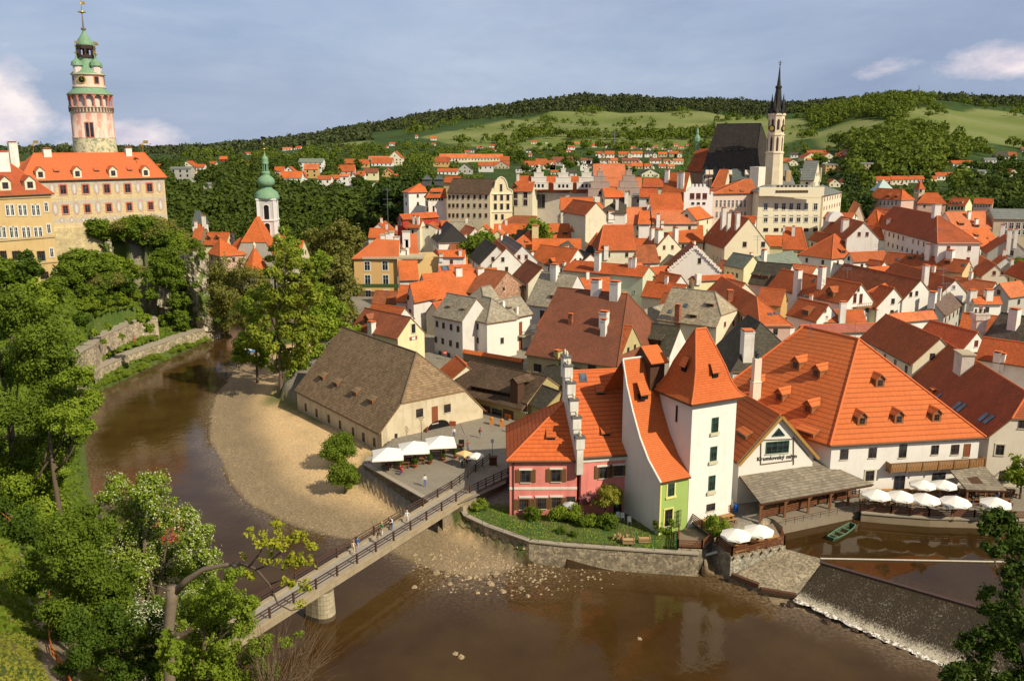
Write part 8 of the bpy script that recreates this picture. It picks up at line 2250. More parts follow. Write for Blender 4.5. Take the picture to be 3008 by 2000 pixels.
for i in range(95):
 a=D_((620+r.uniform(-30,30),1640),54);b=D_((r.uniform(560,790),r.uniform(1400,1560)),54+r.uniform(-2,2));c_=a.lerp(b,.55)+Vector((0,0,r.uniform(-.4,.6)));m.tube([a,c_,b],[.03,.018,.006],4)
 for j in range(3):e_=c_.lerp(b,r.random())+Vector((r.uniform(-.8,.8),r.uniform(-.6,.6),r.uniform(-.2,.9)));m.tube([c_.lerp(b,r.random()*.6),e_],[.01,.004],3)
m.build('twigs',[wood((.22,.15,.10),'twig')],root)
c3=clumps_px([(2300,1200,45),(2350,1240,45),(2290,1260,30),(2340,1310,40),(2270,1215,18),(2330,1360,30),(2290,1390,40),(2350,1420,50),(2300,1460,50),(2240,1480,40),(2360,1500,60),(2270,1540,50),(2210,1545,38),(2340,1570,50),(2180,1560,24),(2400,1300,60),(2420,1450,80)],34,1.8,6,23)
B=D_((2480,2000),34);big_tree('dark shaded tree rising from below at the right edge over the weir',(B.x,B.y,B.z-3),c3,24000,.085,leaf((.010,.026,.005),(.035,.075,.012),trans=.15),.35)
B=G((648,905),2);big_tree('tallest airy light green tree on the beach left of the barn',(B.x,B.y,1.5),clumps_px([(640,560,24),(665,590,34),(630,620,34),(690,620,34),(655,660,44),(700,680,38),(620,700,38),(670,730,50),(640,780,44),(700,770,38),(600,770,28),(680,820,34),(725,740,22),(645,840,26)],168,5,7,31,.42),17000,.30,leaf((.06,.105,.016),(.17,.25,.045)),.45,nb=14,grp='trees along the inner river bank')
B=G((592,865),2);big_tree('slender dark trunked tree at the water edge of the beach',(B.x,B.y,1.2),clumps_px([(560,700,24),(590,730,36),(570,780,34),(610,790,34),(560,820,26),(600,830,28),(590,670,24)],178,3,6,32,.42),8000,.28,L_LIGHT,.3,grp='trees along the inner river bank')
B=G((690,870),2);big_tree('leafy mid green tree directly behind the barn ridge',(B.x,B.y,2),clumps_px([(720,640,28),(745,680,36),(770,720,40),(730,740,40),(790,760,34),(710,800,36),(760,800,34),(690,850,30),(740,600,26),(660,880,22)],182,5,6,33,.42),13000,.30,L_LIGHT,.4,nb=12,grp='trees along the inner river bank')
B=D_((790,880),215);big_tree('tall narrow tree touching the ochre apartment house',(B.x,B.y,4),clumps_px([(760,600,22),(790,620,34),(800,660,34),(780,700,38),(805,730,28),(790,770,34),(770,650,30),(800,800,24)],215,4,6,34,.45),10000,.34,L_OLIVE,.4,grp='trees along the inner river bank')
B=G((515,770),1);big_tree('round silvery willow at the river bend below the rock',(B.x,B.y,1.5),clumps_px([(500,630,36),(540,620,44),(580,650,40),(500,680,44),(550,690,50),(600,690,34),(530,740,36),(475,660,26),(480,720,26)],228,5,7,35,.45),17000,.26,L_OLIVE,.45,grp='trees along the inner river bank')
B=D_((790,640),285);big_tree('broad grey green willow crown behind the airy trees',(B.x,B.y,4),clumps_px([(760,540,26),(790,530,30),(820,550,26),(780,570,34),(735,570,26),(810,590,26),(750,600,26),(725,545,20)],280,6,6,36,.5),9000,.42,L_OLIVE,.4,grp='trees along the inner river bank')
B=D_((670,620),262);big_tree('fresh green tree just right of the green domed tower',(B.x,B.y,4),clumps_px([(655,530,14),(670,560,24),(690,590,28),(660,600,26),(645,575,16)],262,4,6,37,.5),6000,.34,L_LIGHT,.35,grp='trees along the inner river bank')
for q,R_b,lab in(((778,1068),3.0,'larger round bush on the beach beside the barn corner'),((795,1122),2.35,'smaller round bush on the beach nearer the footbridge')):
 B=G(q,1.8);cl=crown_clumps(int(R_b*10),R_b,R_b*1.75,.1,40,.24,.38);cl=[(B.x+a,B.y+b,1.7+c,d)for a,b,c,d in cl];root=empty('shrub',(B.x,B.y,1.7),lab,'shrub','round bushes on the beach')
 leaf_obj('foliage',leaf_cloud(int(R_b*100),cl,11000,.13),leaf((.035,.085,.012),(.11,.19,.03)),root);m=MB();m.tube([(B.x,B.y,1),(B.x,B.y,3.2)],[.2,.08],6);m.build('trunk',[M_BARK],root)
rr_=random.Random(9)
W1='on the castle rock'
for i in range(78):
 x=rr_.uniform(175,455);y0=545+abs(x-330)*.1;y=rr_.uniform(y0+10,700-(x-250)*.10 if x<420 else 640);tr(rr_.choice(['round2','round','olive','round']),(x,y),rr_.uniform(4,7.5),1.35,what='bushy tree',grp='bushes on the castle rock',where=W1)
for x,y,h_ in((150,600,5),(160,640,6),(185,590,4.5),(150,560,3.5),(205,575,4),(395,532,4),(415,545,4.5),(350,528,4),(310,535,4),(430,570,5),(445,600,6)):tr('round' if x<300 else 'dark',(x,y),h_,1.3,what='bushy tree',grp='bushes on the castle rock',where=W1)
for x,y,h_,k_ in((280,730,8,'dark'),(430,750,7,'olive'),(90,760,10,'round2'),(60,700,9,'dark'),(20,690,9,'round'),(130,715,6,'round'),(380,720,7,'round2'),(340,735,6,'bushd'),(418,700,6,'round2'),(440,700,6,'round'),(30,800,10,'dark')):
 tr(k_,(x,y),h_,1.2,what='leafy tree',grp='trees on the castle slope',where='between the castle and the river wall')
for i in range(26):
 x=225+i*11.5;y=900-(x-220)*.45+rr_.uniform(-3,3);tr('bush',(x,y),rr_.uniform(.8,2.0),1.3,what='small green bush',grp='bushes along the river wall',where='along the foot of the river wall',name='shrub')
for x,y,h_ in((480,745,5),(505,735,6),(455,690,6)):tr('dark',(x,y),h_,1.3,what='dark tree',grp='dark trees at the cliff foot',where='at the cliff foot by the willow')
FR('o')
root=empty('climbing_ivy',D_((410,700),221)[:],'thick ivy and shrubs hanging down the cliff between the bare rock faces','ivy')
leaf_obj('foliage',leaf_cloud(51,clumps_px([(395,590,20),(405,615,22),(400,650,24),(412,690,24),(405,725,20),(425,745,16),(375,640,18),(360,610,20),(350,680,18),(330,640,22),(445,560,14),(465,585,10),(430,690,10),(448,655,9),(460,735,10),(380,735,16)],221,2,6,52),16000,.26),L_MID,root)
root=empty('climbing_ivy',D_((280,770),186)[:],'patches of ivy spilling over the upper terrace wall','ivy')
leaf_obj('foliage',leaf_cloud(53,clumps_px([(215,765,12),(250,750,10),(300,738,10),(330,735,14),(280,775,8),(345,755,14),(195,790,12),(240,785,6)],186,1.5,6,54),5000,.2),L_LIGHT,root)
def rock(loc,s,seed,label,grp,mat,name='rock',flat_=.7,cat='rock'):
 r=random.Random(seed);m=MB();n=7;rings=[]
 for j,(rr0,z)in enumerate(((.75,-.4),(1,.0),(.85,.45),(.45,.75),(0.05,.8))):rings.append((rr0*r.uniform(.85,1.1),z))
 m.lathe(loc,[(a*s,b*s*flat_)for a,b in rings],n,0,r.uniform(0,6));m.v=[(x+r.uniform(-.22,.22)*s,y+r.uniform(-.22,.22)*s,z+r.uniform(-.15,.15)*s)for x,y,z in m.v]
 o=m.build_at(name,[mat],loc);tag(o,label,cat,grp);return o
def rock_mat():
 t=NT('cliff_rock');p=t.pos();n=t.noise(t.mapping(p,(1,1,.45)),.55,6,.7);n2=t.noise(t.mapping(p,(1,1,.3)),1.6,5,.7);n3=t.noise(p,.3,4,.6)
 c=t.mix(t.ramp(n,[(.35,0),(.6,1)]),(.20,.165,.115),(.60,.53,.41));c=t.mix(t.ramp(n2,[(.40,1),(.47,0)]),c,(.07,.055,.04));c=t.mix(t.ramp(n3,[(.5,0),(.56,1)]),c,(.11,.15,.03))
 t.base(c);t.bump(n2,.9,.3);return t.m
FR('o')
def cliff(label,outline,D,seed,st=4.0):
 xs=[q[0]for q in outline];ys=[q[1]for q in outline];gx=np.arange(min(xs),max(xs),st);gy=np.arange(min(ys),max(ys),st);X,Y=np.meshgrid(gx,gy);sd_=sdist(X,Y,outline)
 V,idx=[],{}
 for j in range(len(gy)):
  for i in range(len(gx)):
   q=(gx[i]+random.uniform(-1,1),gy[j]+random.uniform(-1,1));n=noise.noise(Vector((q[0]*.035,q[1]*.014,seed)))*3+noise.noise(Vector((q[0]*.1,q[1]*.05,seed+5)))*1.3+noise.noise(Vector((q[0]*.3,q[1]*.2,seed+9)))*.5
   P=D_(q,D-n-max(0,-sd_[j,i])*.05+(ys[0]-q[1])*0);idx[(j,i)]=len(V);V.append(tuple(P))
 F=[(idx[(j,i)],idx[(j+1,i)],idx[(j+1,i+1)],idx[(j,i+1)])for j in range(len(gy)-1)for i in range(len(gx)-1)if sd_[j,i]<2+5*noise.noise(Vector((gx[i]*.08,gy[j]*.08,seed+3)))]
 o0=V[0];me=bpy.data.meshes.new('cliff_face');me.from_pydata([(a-o0[0],b-o0[1],c-o0[2])for a,b,c in V],[],F);me.materials.append(rock_mat());o=mesh_obj('cliff_face',me,None,o0);tag(o,label,'cliff',kind='structure')
cliff('rock face',[(412,590),(450,575),(478,600),(474,660),(480,720),(508,752),(478,765),(440,752),(445,700),(432,650),(420,620)],224,1)
cliff('rock face',[(362,662),(385,655),(398,690),(385,708),(362,700)],222,2);cliff('rock face',[(225,560),(250,552),(262,580),(235,592)],226,3)
def rock(loc,s,seed,label,grp,mat,name='rock',flat_=.7,cat='rock'):
 r=random.Random(seed);m=MB();rings=[(a*r.uniform(.85,1.1),z)for a,z in((.75,-.4),(1,.0),(.85,.45),(.45,.75),(0.05,.8))]
 m.lathe(loc,[(a*s,b*s*flat_)for a,b in rings],7,0,r.uniform(0,6));m.v=[(x+r.uniform(-.22,.22)*s,y+r.uniform(-.22,.22)*s,z+r.uniform(-.15,.15)*s)for x,y,z in m.v]
 o=m.build_at(name,[mat],loc);tag(o,label,cat,grp);return o
for i in range(18):tr('round2' if i%3 else 'dark',(190+i*12+rr_.uniform(-5,5),770-i*4.5-rr_.uniform(5,40)),rr_.uniform(2.5,5),1.3,what='small leafy tree',grp='small trees above the terrace wall',where='above the upper terrace wall')
FR('pink')
for x,y,h_,ky,lab in((370,1290,2.6,'bushd','left bush under the ground floor shutters'),(545,1295,3.0,'bush','light bush below the third shuttered window'),(625,1300,3.4,'bush','broad bush left of the small flowering tree'),(690,1330,2.0,'bushd','low bush in front of the flowering tree'),(865,1345,2.8,'bushd','dark round bush near the wood pile'),(750,1330,2.2,'bush','yellowish bush in the middle of the garden'),(1160,1300,2.6,'bush','bush beside the fence under the white side wall'),(1225,1370,3.0,'bushd','dark bush at the foot of the green house stair'),(20,1230,2.4,'bush','bush at the abutment left of the pink house'),(560,1380,1.4,'bushd','small bush near the garden fence left'),(640,1400,1.2,'bushd','tiny bush near the garden fence right')):
 P=G((x,y),2.6);r_=place_tree(ky,(P.x,P.y,2.5),h_*.72,1.0,lab,'garden shrubs','shrub',cat='shrub')
P=G((850,1290),2.6);cl=crown_clumps(5,2.0,3.2,1.6,24,.24,.36);cl=[(P.x+a,P.y+b,2.6+c,d)for a,b,c,d in cl]
root=empty('garden_tree',(P.x,P.y,2.6),'small garden tree with pink blossom on its left side before the pink house','tree');leaf_obj('crown',leaf_cloud(5,cl,6500,.11),leaf((.07,.12,.02),(.22,.26,.07)),root)
m=MB();trunk_mb(m,(P.x,P.y,2.6),6.5,.12,cl,3);m.build('trunk',[M_BARK],root)
Q=G((735,1270),2.6);cl2=[(Q.x+a*.7,Q.y+b*.7,4.0+c*.55,d*.8)for a,b,c,d in crown_clumps(6,1.7,3.0,.6,18,.26,.4)];leaf_obj('blossom_branches',leaf_cloud(6,cl2,2600,.10),L_ROSE,root)
P=G((1580,1400),3.4);place_tree('bush',(P.x,P.y,3.0),3.2,.8,'light bush between the terrace tables and the parasols','garden shrubs','shrub',cat='shrub')
FR('mill');P=G((1990,1260),3);place_tree('round2',(P.x,P.y,2.9),6,1.1,'light green tree at the right end of the parasol terrace',None,cat='tree')
P=G((2060,1120),3);place_tree('round',(P.x,P.y,2.9),7,1.1,'green tree cut by the right edge behind the parasol terrace',None,cat='tree')
FR('pink');root=empty('garden_fence',G((340,1415),2.8)[:],'thin green metal garden fence with gate frame along the river wall','fence');m=MB()
fp=[G(q,2.75)for q in((38,1325),(175,1370),(335,1420),(408,1437),(543,1450),(700,1462),(842,1470),(1050,1485),(1170,1495),(1310,1503))]
for p in fp:m.bar(p,p+Vector((0,0,2.3)),.06)
m.bar(fp[2]+Vector((0,0,2.3)),fp[3]+Vector((0,0,2.3)),.07);m.build('post',[flat((.02,.14,.06))],root);m=MB()
for i in range(len(fp)-1):
 for hz in(.9,1.5):m.bar(fp[i]+Vector((0,0,hz)),fp[i+1]+Vector((0,0,hz)),.015)
m.build('wire',[flat((.02,.10,.05))],root)
P=G((945,1425),2.8);m=MB();rr2=random.Random(2)
for i in range(26):a=P+Vector((rr2 .uniform(-.9,.9),rr2 .uniform(-.3,.3),rr2 .uniform(0,.6)));m.tube([a,a+Vector((.1,.5,0))],.1,6)
o=m.build_at('wood_pile',[wood((.42,.26,.13))],P[:]);tag(o,'heap of split firewood on the garden wall','firewood')
for q,lab in(((1105,1432),'pale wooden crate on the garden wall'),((1000,1440),'low stack of planks on the garden wall')):
 P=G(q,2.8);m=MB()
 for k in range(3):m.box(P.x,P.y,2.75+k*.22,1.5,.6,.06)
 for s_ in(-.7,.7):m.box(P.x+s_,P.y,2.75,.08,.6,.6)
 o=m.build_at('crate',[wood((.5,.33,.16))],(P.x,P.y,2.75));tag(o,lab,'crate')
for i,(x,y)in enumerate(((930,1285),(960,1290),(1005,1315),(735,1240))):
 P=G((x,y),2.7);m=MB();m.box(P.x,P.y,3.05,.5,.5,.05);
 for sx in(-1,1):
  for sy in(-1,1):m.box(P.x+sx*.2,P.y+sy*.2,2.65,.05,.05,.4)
 m.box(P.x,P.y+.25,3.1,.5,.05,.5);o=m.build_at('garden_chair',[flat((.8,.8,.78))],(P.x,P.y,2.65));tag(o,'white plastic garden chair '+['left of the white door','beside the door step','in front of the side wall','under the pink shrub'][i],'chair','white garden chairs')
FR('mid')
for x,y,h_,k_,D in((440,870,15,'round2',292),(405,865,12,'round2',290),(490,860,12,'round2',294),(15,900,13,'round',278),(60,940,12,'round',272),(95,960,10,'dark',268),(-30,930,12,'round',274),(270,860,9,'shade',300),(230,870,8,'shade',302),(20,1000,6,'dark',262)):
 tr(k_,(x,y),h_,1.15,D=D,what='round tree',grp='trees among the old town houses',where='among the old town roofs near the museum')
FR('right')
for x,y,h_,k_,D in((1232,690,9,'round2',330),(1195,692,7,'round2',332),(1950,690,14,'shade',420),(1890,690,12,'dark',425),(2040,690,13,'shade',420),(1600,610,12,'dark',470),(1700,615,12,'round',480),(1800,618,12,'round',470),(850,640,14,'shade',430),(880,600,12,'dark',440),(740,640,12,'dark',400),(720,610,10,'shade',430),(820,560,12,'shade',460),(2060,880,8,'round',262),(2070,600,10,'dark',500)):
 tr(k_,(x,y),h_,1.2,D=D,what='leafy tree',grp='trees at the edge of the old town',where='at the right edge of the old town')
FR('lm')
for x,y,h_,k_,D in((1245,700,22,'shade',368),(1180,640,20,'shade',380),(1420,500,20,'dark',500),(1440,470,18,'dark',520),(1390,520,16,'shade',470),(1200,450,16,'shade',480),(1250,460,18,'shade',480),(1160,520,14,'dark',470),(1820,390,14,'fir',620),(1110,400,10,'dark',560),(940,380,13,'fir',560),(925,400,11,'dark',560),(1010,400,9,'dark',540),(1095,560,10,'dark',430),(720,240,14,'dark',900),(600,225,13,'round',900),(1820,450,8,'dark',560),(1650,470,8,'dark',500),(1520,440,12,'dark',520),(690,370,9,'round',620),(900,300,12,'dark',760)):
 tr(k_,(x,y),h_,1.25,D=D,what='dark tree',grp='tall dark trees left of the museum',where='on the slope left of the museum')
FR('mid')
for x,y,h_,k_ in((922,378,17,'fir'),(905,380,15,'fir'),(760,372,13,'fir'),(690,378,13,'dark'),(700,392,10,'round'),(720,398,9,'round'),(325,345,15,'dark'),(345,350,13,'dark'),(455,435,9,'dark'),(480,440,8,'round'),(540,400,8,'dark'),(380,420,10,'dark'),(600,145,12,'fir'),(940,415,8,'fir'),(1145,420,8,'dark'),(1200,425,8,'dark'),(1100,430,7,'round'),(1690,235,13,'shade'),(1720,240,14,'dark'),(1195,185,13,'round'),(1135,115,13,'round'),(655,330,12,'round'),(270,330,12,'dark'),(480,225,9,'round'),(600,270,10,'round'),(870,300,10,'round'),(640,240,10,'round'),(560,235,9,'round')):
 tr(k_,(x,y),h_,1.15,what='tree',grp='trees in the far suburb',where='in the far suburb below the meadow')
FR('right')
for i in range(9):tr('fir',(712+i*14,405+(i%3)*6),19+(i*7%5),1.15,D=520+i*4,what='dark fir',grp='dark firs between the brown blocks',where='between the brown panel blocks')
for x,y,h_,k_ in((500,372,14,'round2'),(525,378,12,'round'),(640,330,6,'round'),(380,375,7,'round'),(420,375,6,'round2'),(265,395,8,'round'),(1500,380,8,'dark'),(1720,400,9,'round'),(1640,392,8,'round'),(1840,390,8,'dark'),(1900,340,9,'dark'),(2000,330,8,'dark'),(1650,470,10,'dark'),(1720,480,10,'dark'),(1960,480,11,'dark'),(2030,470,10,'dark'),(2080,400,10,'dark'),(1150,470,7,'round2'),(1350,480,7,'dark'),(1330,420,9,'dark'),(1240,420,10,'dark'),(1040,420,9,'dark'),(930,430,9,'dark'),(610,455,9,'dark'),(780,440,9,'shade')):
 tr(k_,(x,y),h_,1.25,what='tree',grp='trees on the right slope',where='on the slope right of the church')
for(what,where,g),L_ in GROUPS.items():
 L_.sort(key=lambda r:proj(r.location)[0])
 for i,r in enumerate(L_):
  o_=ORD[i]if i<20 else(['twenty','thirty','forty','fifty','sixty','seventy','eighty','ninety'][i//10-2]+'-'+ORD[i%10-1]if i%10 else['twentieth','thirtieth','fortieth','fiftieth','sixtieth','seventieth','eightieth','ninetieth'][i//10-2])
  r['label']='%s %s from left %s'%(o_,what,where)
def wood_mass(name,label,pts,hts,mat,nq=36,seed=1,wide=.42,conif=0.0,q=.34):
 r=np.random.RandomState(seed);n=len(pts);P=np.array(pts);Hh=np.array(hts)
 z=height(P[:,0],P[:,1]);k=np.repeat(np.arange(n),nq)
 d=r.normal(size=(n*nq,3));d/=np.linalg.norm(d,axis=1)[:,None];d[:,2]=np.abs(d[:,2])*1.25-.35;lump=1+.3*r.normal(size=(n*nq))*.6
 R=Hh*wide*(.8+.4*r.rand(n));con=r.rand(n)<conif
 tz=(d[:,2]+.35)/1.6
 taper=np.where(con[k],np.clip(1.05-tz,.05,1)*.75,1.0)
 zc=np.where(con[k],z[k]+tz*Hh[k]*1.12,z[k]+Hh[k]*.52+d[:,2]*Hh[k]*.48*lump)
 pos=np.stack([P[k,0]+d[:,0]*R[k]*lump*taper,P[k,1]+d[:,1]*R[k]*lump*taper,zc],1)
 nr=d+r.normal(size=d.shape)*.45;nr/=np.linalg.norm(nr,axis=1)[:,None]
 a=np.cross(nr,r.normal(size=d.shape));a/=np.linalg.norm(a,axis=1)[:,None];b=np.cross(nr,a);s=(R[k]*q*(.6+.7*r.rand(n*nq)))[:,None]
 V=np.stack([pos-a*s,pos+b*s*.8,pos+a*s,pos-b*s*.8],1).reshape(-1,3);ct=r.rand(n)
 tint=np.clip(.7*ct[k]+.15*r.rand(n*nq)+.3*tz-.1,0,1)
 o=mesh_obj(name,leaf_mesh(name,(V,tint),mat));tag(o,label,'woodland',kind='stuff');return o
HP=np.array([[r.location.x,r.location.y,r.location.z,w_]for L_ in SUB.values()for(r,a,b,w_,d)in L_]+[[h.cen.x,h.cen.y,h.ze-3,h.L+4]for h in HOUSES if h.cen.y>275])
def vproj(X,Y,Z):
 zc=Y*cth-(Z-50)*sth;return PCX+FPX*X/zc,PCY-FPX*(Y*sth+(Z-50)*cth)/zc
HPX,HPY=vproj(HP[:,0],HP[:,1],HP[:,2]);HW=HP[:,3]*.55*FPX/HP[:,1]
def scatter(n,az0,az1,D0,D1,seed,h0,h1,dens=None,clear=9,meadow=True):
 r=np.random.RandomState(seed);D=np.sqrt(D0**2+(D1**2-D0**2)*r.rand(n));az=az0+(az1-az0)*r.rand(n);X=(az-PCX)/FPX*D;Y=D
 k=np.ones(n,bool)
 if meadow:
  for m_ in MEADOWS:k&=sdist(X,Y,m_)>-4+6*wav(X,Y,60)
 if dens:k&=(wav(X,Y,dens[0])+dens[1])>0
 k&=sdist(X,Y,TOWN)>6
 X,Y=X[k],Y[k]
 if D0<1300:
  bad=np.zeros(len(X),bool);tx,ty=vproj(X,Y,height(X,Y)+(h0+h1)/2*1.05);Rp=h1*.34*FPX/Y
  for i in range(len(HP)):bad|=(np.hypot(X-HP[i,0],Y-HP[i,1])<clear)|((Y<HP[i,1])&(np.abs(tx-HPX[i])<HW[i]+Rp*.7)&(ty<HPY[i]-1))
  X,Y=X[~bad],Y[~bad]
 return np.stack([X,Y],1),h0*.75+(h1*1.12-h0*.75)*r.rand(len(X))**1.3
def wm_(name,label,sc_list,mat,**k):
 P=np.concatenate([a for a,b in sc_list]);Hh=np.concatenate([b for a,b in sc_list]);wood_mass(name,label,P,Hh,mat,**k)
LW1=leaf((.014,.032,.007),(.045,.085,.016),trans=.15);LW2=leaf((.026,.055,.010),(.085,.14,.024),trans=.2);LW3=leaf((.020,.038,.022),(.048,.075,.042),trans=.1)  # LW3 greyer and bluer: distance haze is put into the leaf colour
wm_('far_forest','dark mixed forest covering the far ridge under the sky',[scatter(7500,-200,3300,2150,2850,1,10,17,(500,.8)),scatter(2600,1000,2450,2250,2750,2,10,17)],LW3,nq=26,conif=.6,q=.42)
wm_('far_forest','dark wooded hills behind the castle tower and green dome',[scatter(4200,-300,1100,1500,2500,3,10,15,(400,.9)),scatter(500,-300,1100,800,1500,33,7,11,(160,.1))],LW3,nq=28,conif=.3,q=.42)
wm_('hillside_wood','dark wooded slope behind the church with the green dome',[scatter(2600,380,1290,385,560,4,7,12,None,9),scatter(500,440,1200,318,390,44,5,8,None,10),scatter(1100,380,1250,560,800,5,6,10,(120,.4),9),scatter(600,380,1250,430,560,55,4,6,None,9)],LW1,nq=190,seed=4,q=.19)
wm_('hedgerows','hedgerows and tree clumps dividing the meadows',[scatter(2600,1200,2450,1150,2300,6,9,15,(190,-.38),meadow=False),scatter(800,1330,2200,1500,1600,7,9,14,(260,.0),meadow=False),scatter(700,1400,2250,1280,1345,17,7,12,(300,.3),meadow=False)],LW2,nq=40,seed=6,q=.34)
wm_('garden_trees','garden trees and bushes scattered between the suburban houses',[scatter(1500,1050,2350,620,1260,8,4,8.5,(150,.25),8),scatter(700,560,1500,600,1300,9,6,11,(150,.35),8)],LW2,nq=70,seed=8,q=.25)
wm_('wooded_knoll','wooded knoll and copses right of the church tower',[scatter(1500,2480,2800,620,1100,10,11,17,None,9),scatter(900,2320,3200,1000,1500,11,10,16,(200,-.05),meadow=True),scatter(900,2350,2700,1350,2100,12,12,18,(300,.5)),scatter(600,2320,3300,1500,2300,16,10,16,(260,-.2),meadow=False)],LW2,nq=110,seed=10,q=.24)
wm_('slope_trees','trees covering the slope at the right between scattered houses',[scatter(1300,2280,3300,430,900,13,6,11,(90,.35),8),scatter(450,2250,3300,470,560,14,8,12,None,9)],LW1,nq=120,seed=13,q=.23)
def tufts(name,label,n,x0,x1,y0,y1,size,mat,seed,cond):
 r=np.random.RandomState(seed);X=x0+(x1-x0)*r.rand(n);Y=y0+(y1-y0)*r.rand(n);h_,dr,dp,dt,d1,d2,lb=height(X,Y,True);k=cond(X,Y,h_,dr,dt,lb);X,Y,h_=X[k],Y[k],h_[k];n=len(X)
 s=size*(.5+r.rand(n));pos=np.stack([X,Y,h_+s*.3],1);nr=r.normal(size=(n,3))+np.array([.4,-.7,.7]);nr/=np.linalg.norm(nr,axis=1)[:,None];a=np.cross(nr,r.normal(size=(n,3)));a/=np.linalg.norm(a,axis=1)[:,None];b=np.cross(nr,a)
 V=np.stack([pos-a*s[:,None],pos+b*s[:,None]*.5,pos+a*s[:,None],pos-b*s[:,None]*.5],1).reshape(-1,3)
 o=mesh_obj(name,leaf_mesh(name,(V,np.clip(.5+.5*wav(X,Y,12)+.3*r.rand(n),0,1)),mat));tag(o,label,'vegetation',kind='stuff')
tufts('undergrowth','low undergrowth and ivy covering the castle bank',60000,-135,-78,150,250,.55,L_MID,1,lambda X,Y,h,dr,dt,lb:lb&(dr>2.5)&(wav(X,Y,7)>-.45))
tufts('undergrowth','low undergrowth on the left river bank',40000,-120,-40,62,160,.4,L_MID,2,lambda X,Y,h,dr,dt,lb:lb&(dr>1))
tufts('rough_grass','rough grass on the near slope beside the railed path',45000,-62,-18,40,92,.16,leaf((.06,.11,.018),(.17,.20,.05)),3,lambda X,Y,h,dr,dt,lb:(np.abs(X-np.interp(Y,[40,48,60,78,95],[-22,-25.5,-34,-45,-56]))>1.5)&(dr>1))
tufts('garden_grass','grass and low plants in the garden of the pink house',9000,-8,22,98,112,.10,L_LIGHT,4,lambda X,Y,h,dr,dt,lb:(dt<-.8)&(wav(X,Y,4)>-.5))
def stones(name,label,n,cond,s0,s1,seed,mat,box):
 r=np.random.RandomState(seed);X=box[0]+(box[1]-box[0])*r.rand(n);Y=box[2]+(box[3]-box[2])*r.rand(n);h_,dr,dp,dt,d1,d2,lb=height(X,Y,True);k=cond(X,Y,dr,dt,lb,r);X,Y,h_=X[k],Y[k],np.maximum(h_[k],-.05);n=len(X)
 s=s0+(s1-s0)*r.rand(n)**3;ico=np.array([[1,0,0],[-1,0,0],[0,1,0],[0,-1,0],[0,0,.7],[0,0,-.7]],float);F=np.array([[0,2,4],[2,1,4],[1,3,4],[3,0,4],[2,0,5],[1,2,5],[3,1,5],[0,3,5]])
 V=ico[None]*s[:,None,None]*(.7+.6*r.rand(n,6,1));a=r.rand(n)*6.28;c,q=np.cos(a)[:,None],np.sin(a)[:,None];x=V[...,0]*c-V[...,1]*q;y=V[...,0]*q+V[...,1]*c
 V=np.stack([x+X[:,None],y+Y[:,None],V[...,2]+h_[:,None]],-1).reshape(-1,3);Fa=(F[None]+(np.arange(n)*6)[:,None,None]).reshape(-1,3)
 me=bpy.data.meshes.new(name);me.from_pydata(V.tolist(),[],Fa.tolist());me.materials.append(mat);o=mesh_obj(name,me);tag(o,label,'gravel',kind='stuff')
MS=NT('gravel_stone');ob=MS.pos();MS.base(MS.mix(MS.noise(ob,2.6,2),(.17,.12,.07),(.55,.42,.26)));MS=MS.m
stones('gravel','pebbles and cobbles along the water edge of the beach',22000,lambda X,Y,dr,dt,lb,r:(~lb)&(dr>-1.2+1.5*r.rand(len(X)))&(dr<2.5+4.5*r.rand(len(X))**2)&(dt>.5)&(Y<215),.04,.16,1,MS,(-75,8,98,200))
stones('gravel','stones lying in the shallow water below the garden wall',4200,lambda X,Y,dr,dt,lb,r:(dt>.3)&(np.abs(X-1)<13)&(np.hypot((X-1)/14,(Y-98.5)/6.5)<r.rand(len(X))**.5*1.15),.06,.30,2,MS,(-14,18,90,109))
FR('o');k_=0
for x,y,s in((780,1322,.3),(953,1352,.4),(1005,1320,.5),(1080,1330,.45),(1048,1505,.35),(1062,1512,.4),(1472,1470,.3),(1130,1345,.5),(1200,1355,.4),(1160,1362,.35),(1215,1372,.35),(955,1278,.4),(1085,1300,.6),(1140,1322,.6),(1100,1365,.3),(1035,1345,.35)):
 P=G((x,y),0);rock((P.x,P.y,-.02),s*1.0,50+k_,'%s boulder from the footbridge pier lying in the shallow river'%ORD[k_],'boulders in the river',MS,'boulder');k_+=1
FR('weir')
for x,y,s in((1120,800,.55),(1300,855,.4),(1385,882,.35),(895,700,.5),(855,695,.4)):P=G((x,y),0);rock((P.x,P.y,0),s,90+k_,'dark wet boulder %s from left in the foam at the weir foot'%ORD[k_-16],'boulders at the weir foot',flat((.05,.03,.02),.4,.4),'boulder');k_+=1
FR('bl')
for pts,lab in((((335,740),(345,900),(338,1090),(360,1180),(420,1270),(490,1410)),'orange painted pipe railing descending beside the path at the bottom left'),(((-20,225),(60,290),(190,390)),'orange painted railing fragment at the left picture edge')):
 W_=[]
 for q in pts:
  d=ray(q);ts=np.linspace(38,120,500);X=d.x/d.y*ts;hh=height(X,ts);k=np.where(50+d.z/d.y*ts<=hh+.9)[0];D=float(ts[k[0]])if len(k)else 60;W_.append(D_(q,D))
 root=empty('path_railing',W_[0][:],lab,'railing');m=MB()
 for dz in(0,-.4):
  for i in range(len(W_)-1):m.bar(W_[i]+Vector((0,0,dz)),W_[i+1]+Vector((0,0,dz)),.09)
 m.build('rail',[flat((.55,.16,.025),.5)],root);m=MB()
 for i in range(len(W_)-1):
  for t_ in(0,.5):p=W_[i].lerp(W_[i+1],t_);m.bar(p-Vector((0,0,1.1)),p,.09)
 m.build('post',[flat((.50,.14,.02),.5)],root)
SKIN=flat((.55,.33,.23),.6,.05,name='skin')
_pose={}
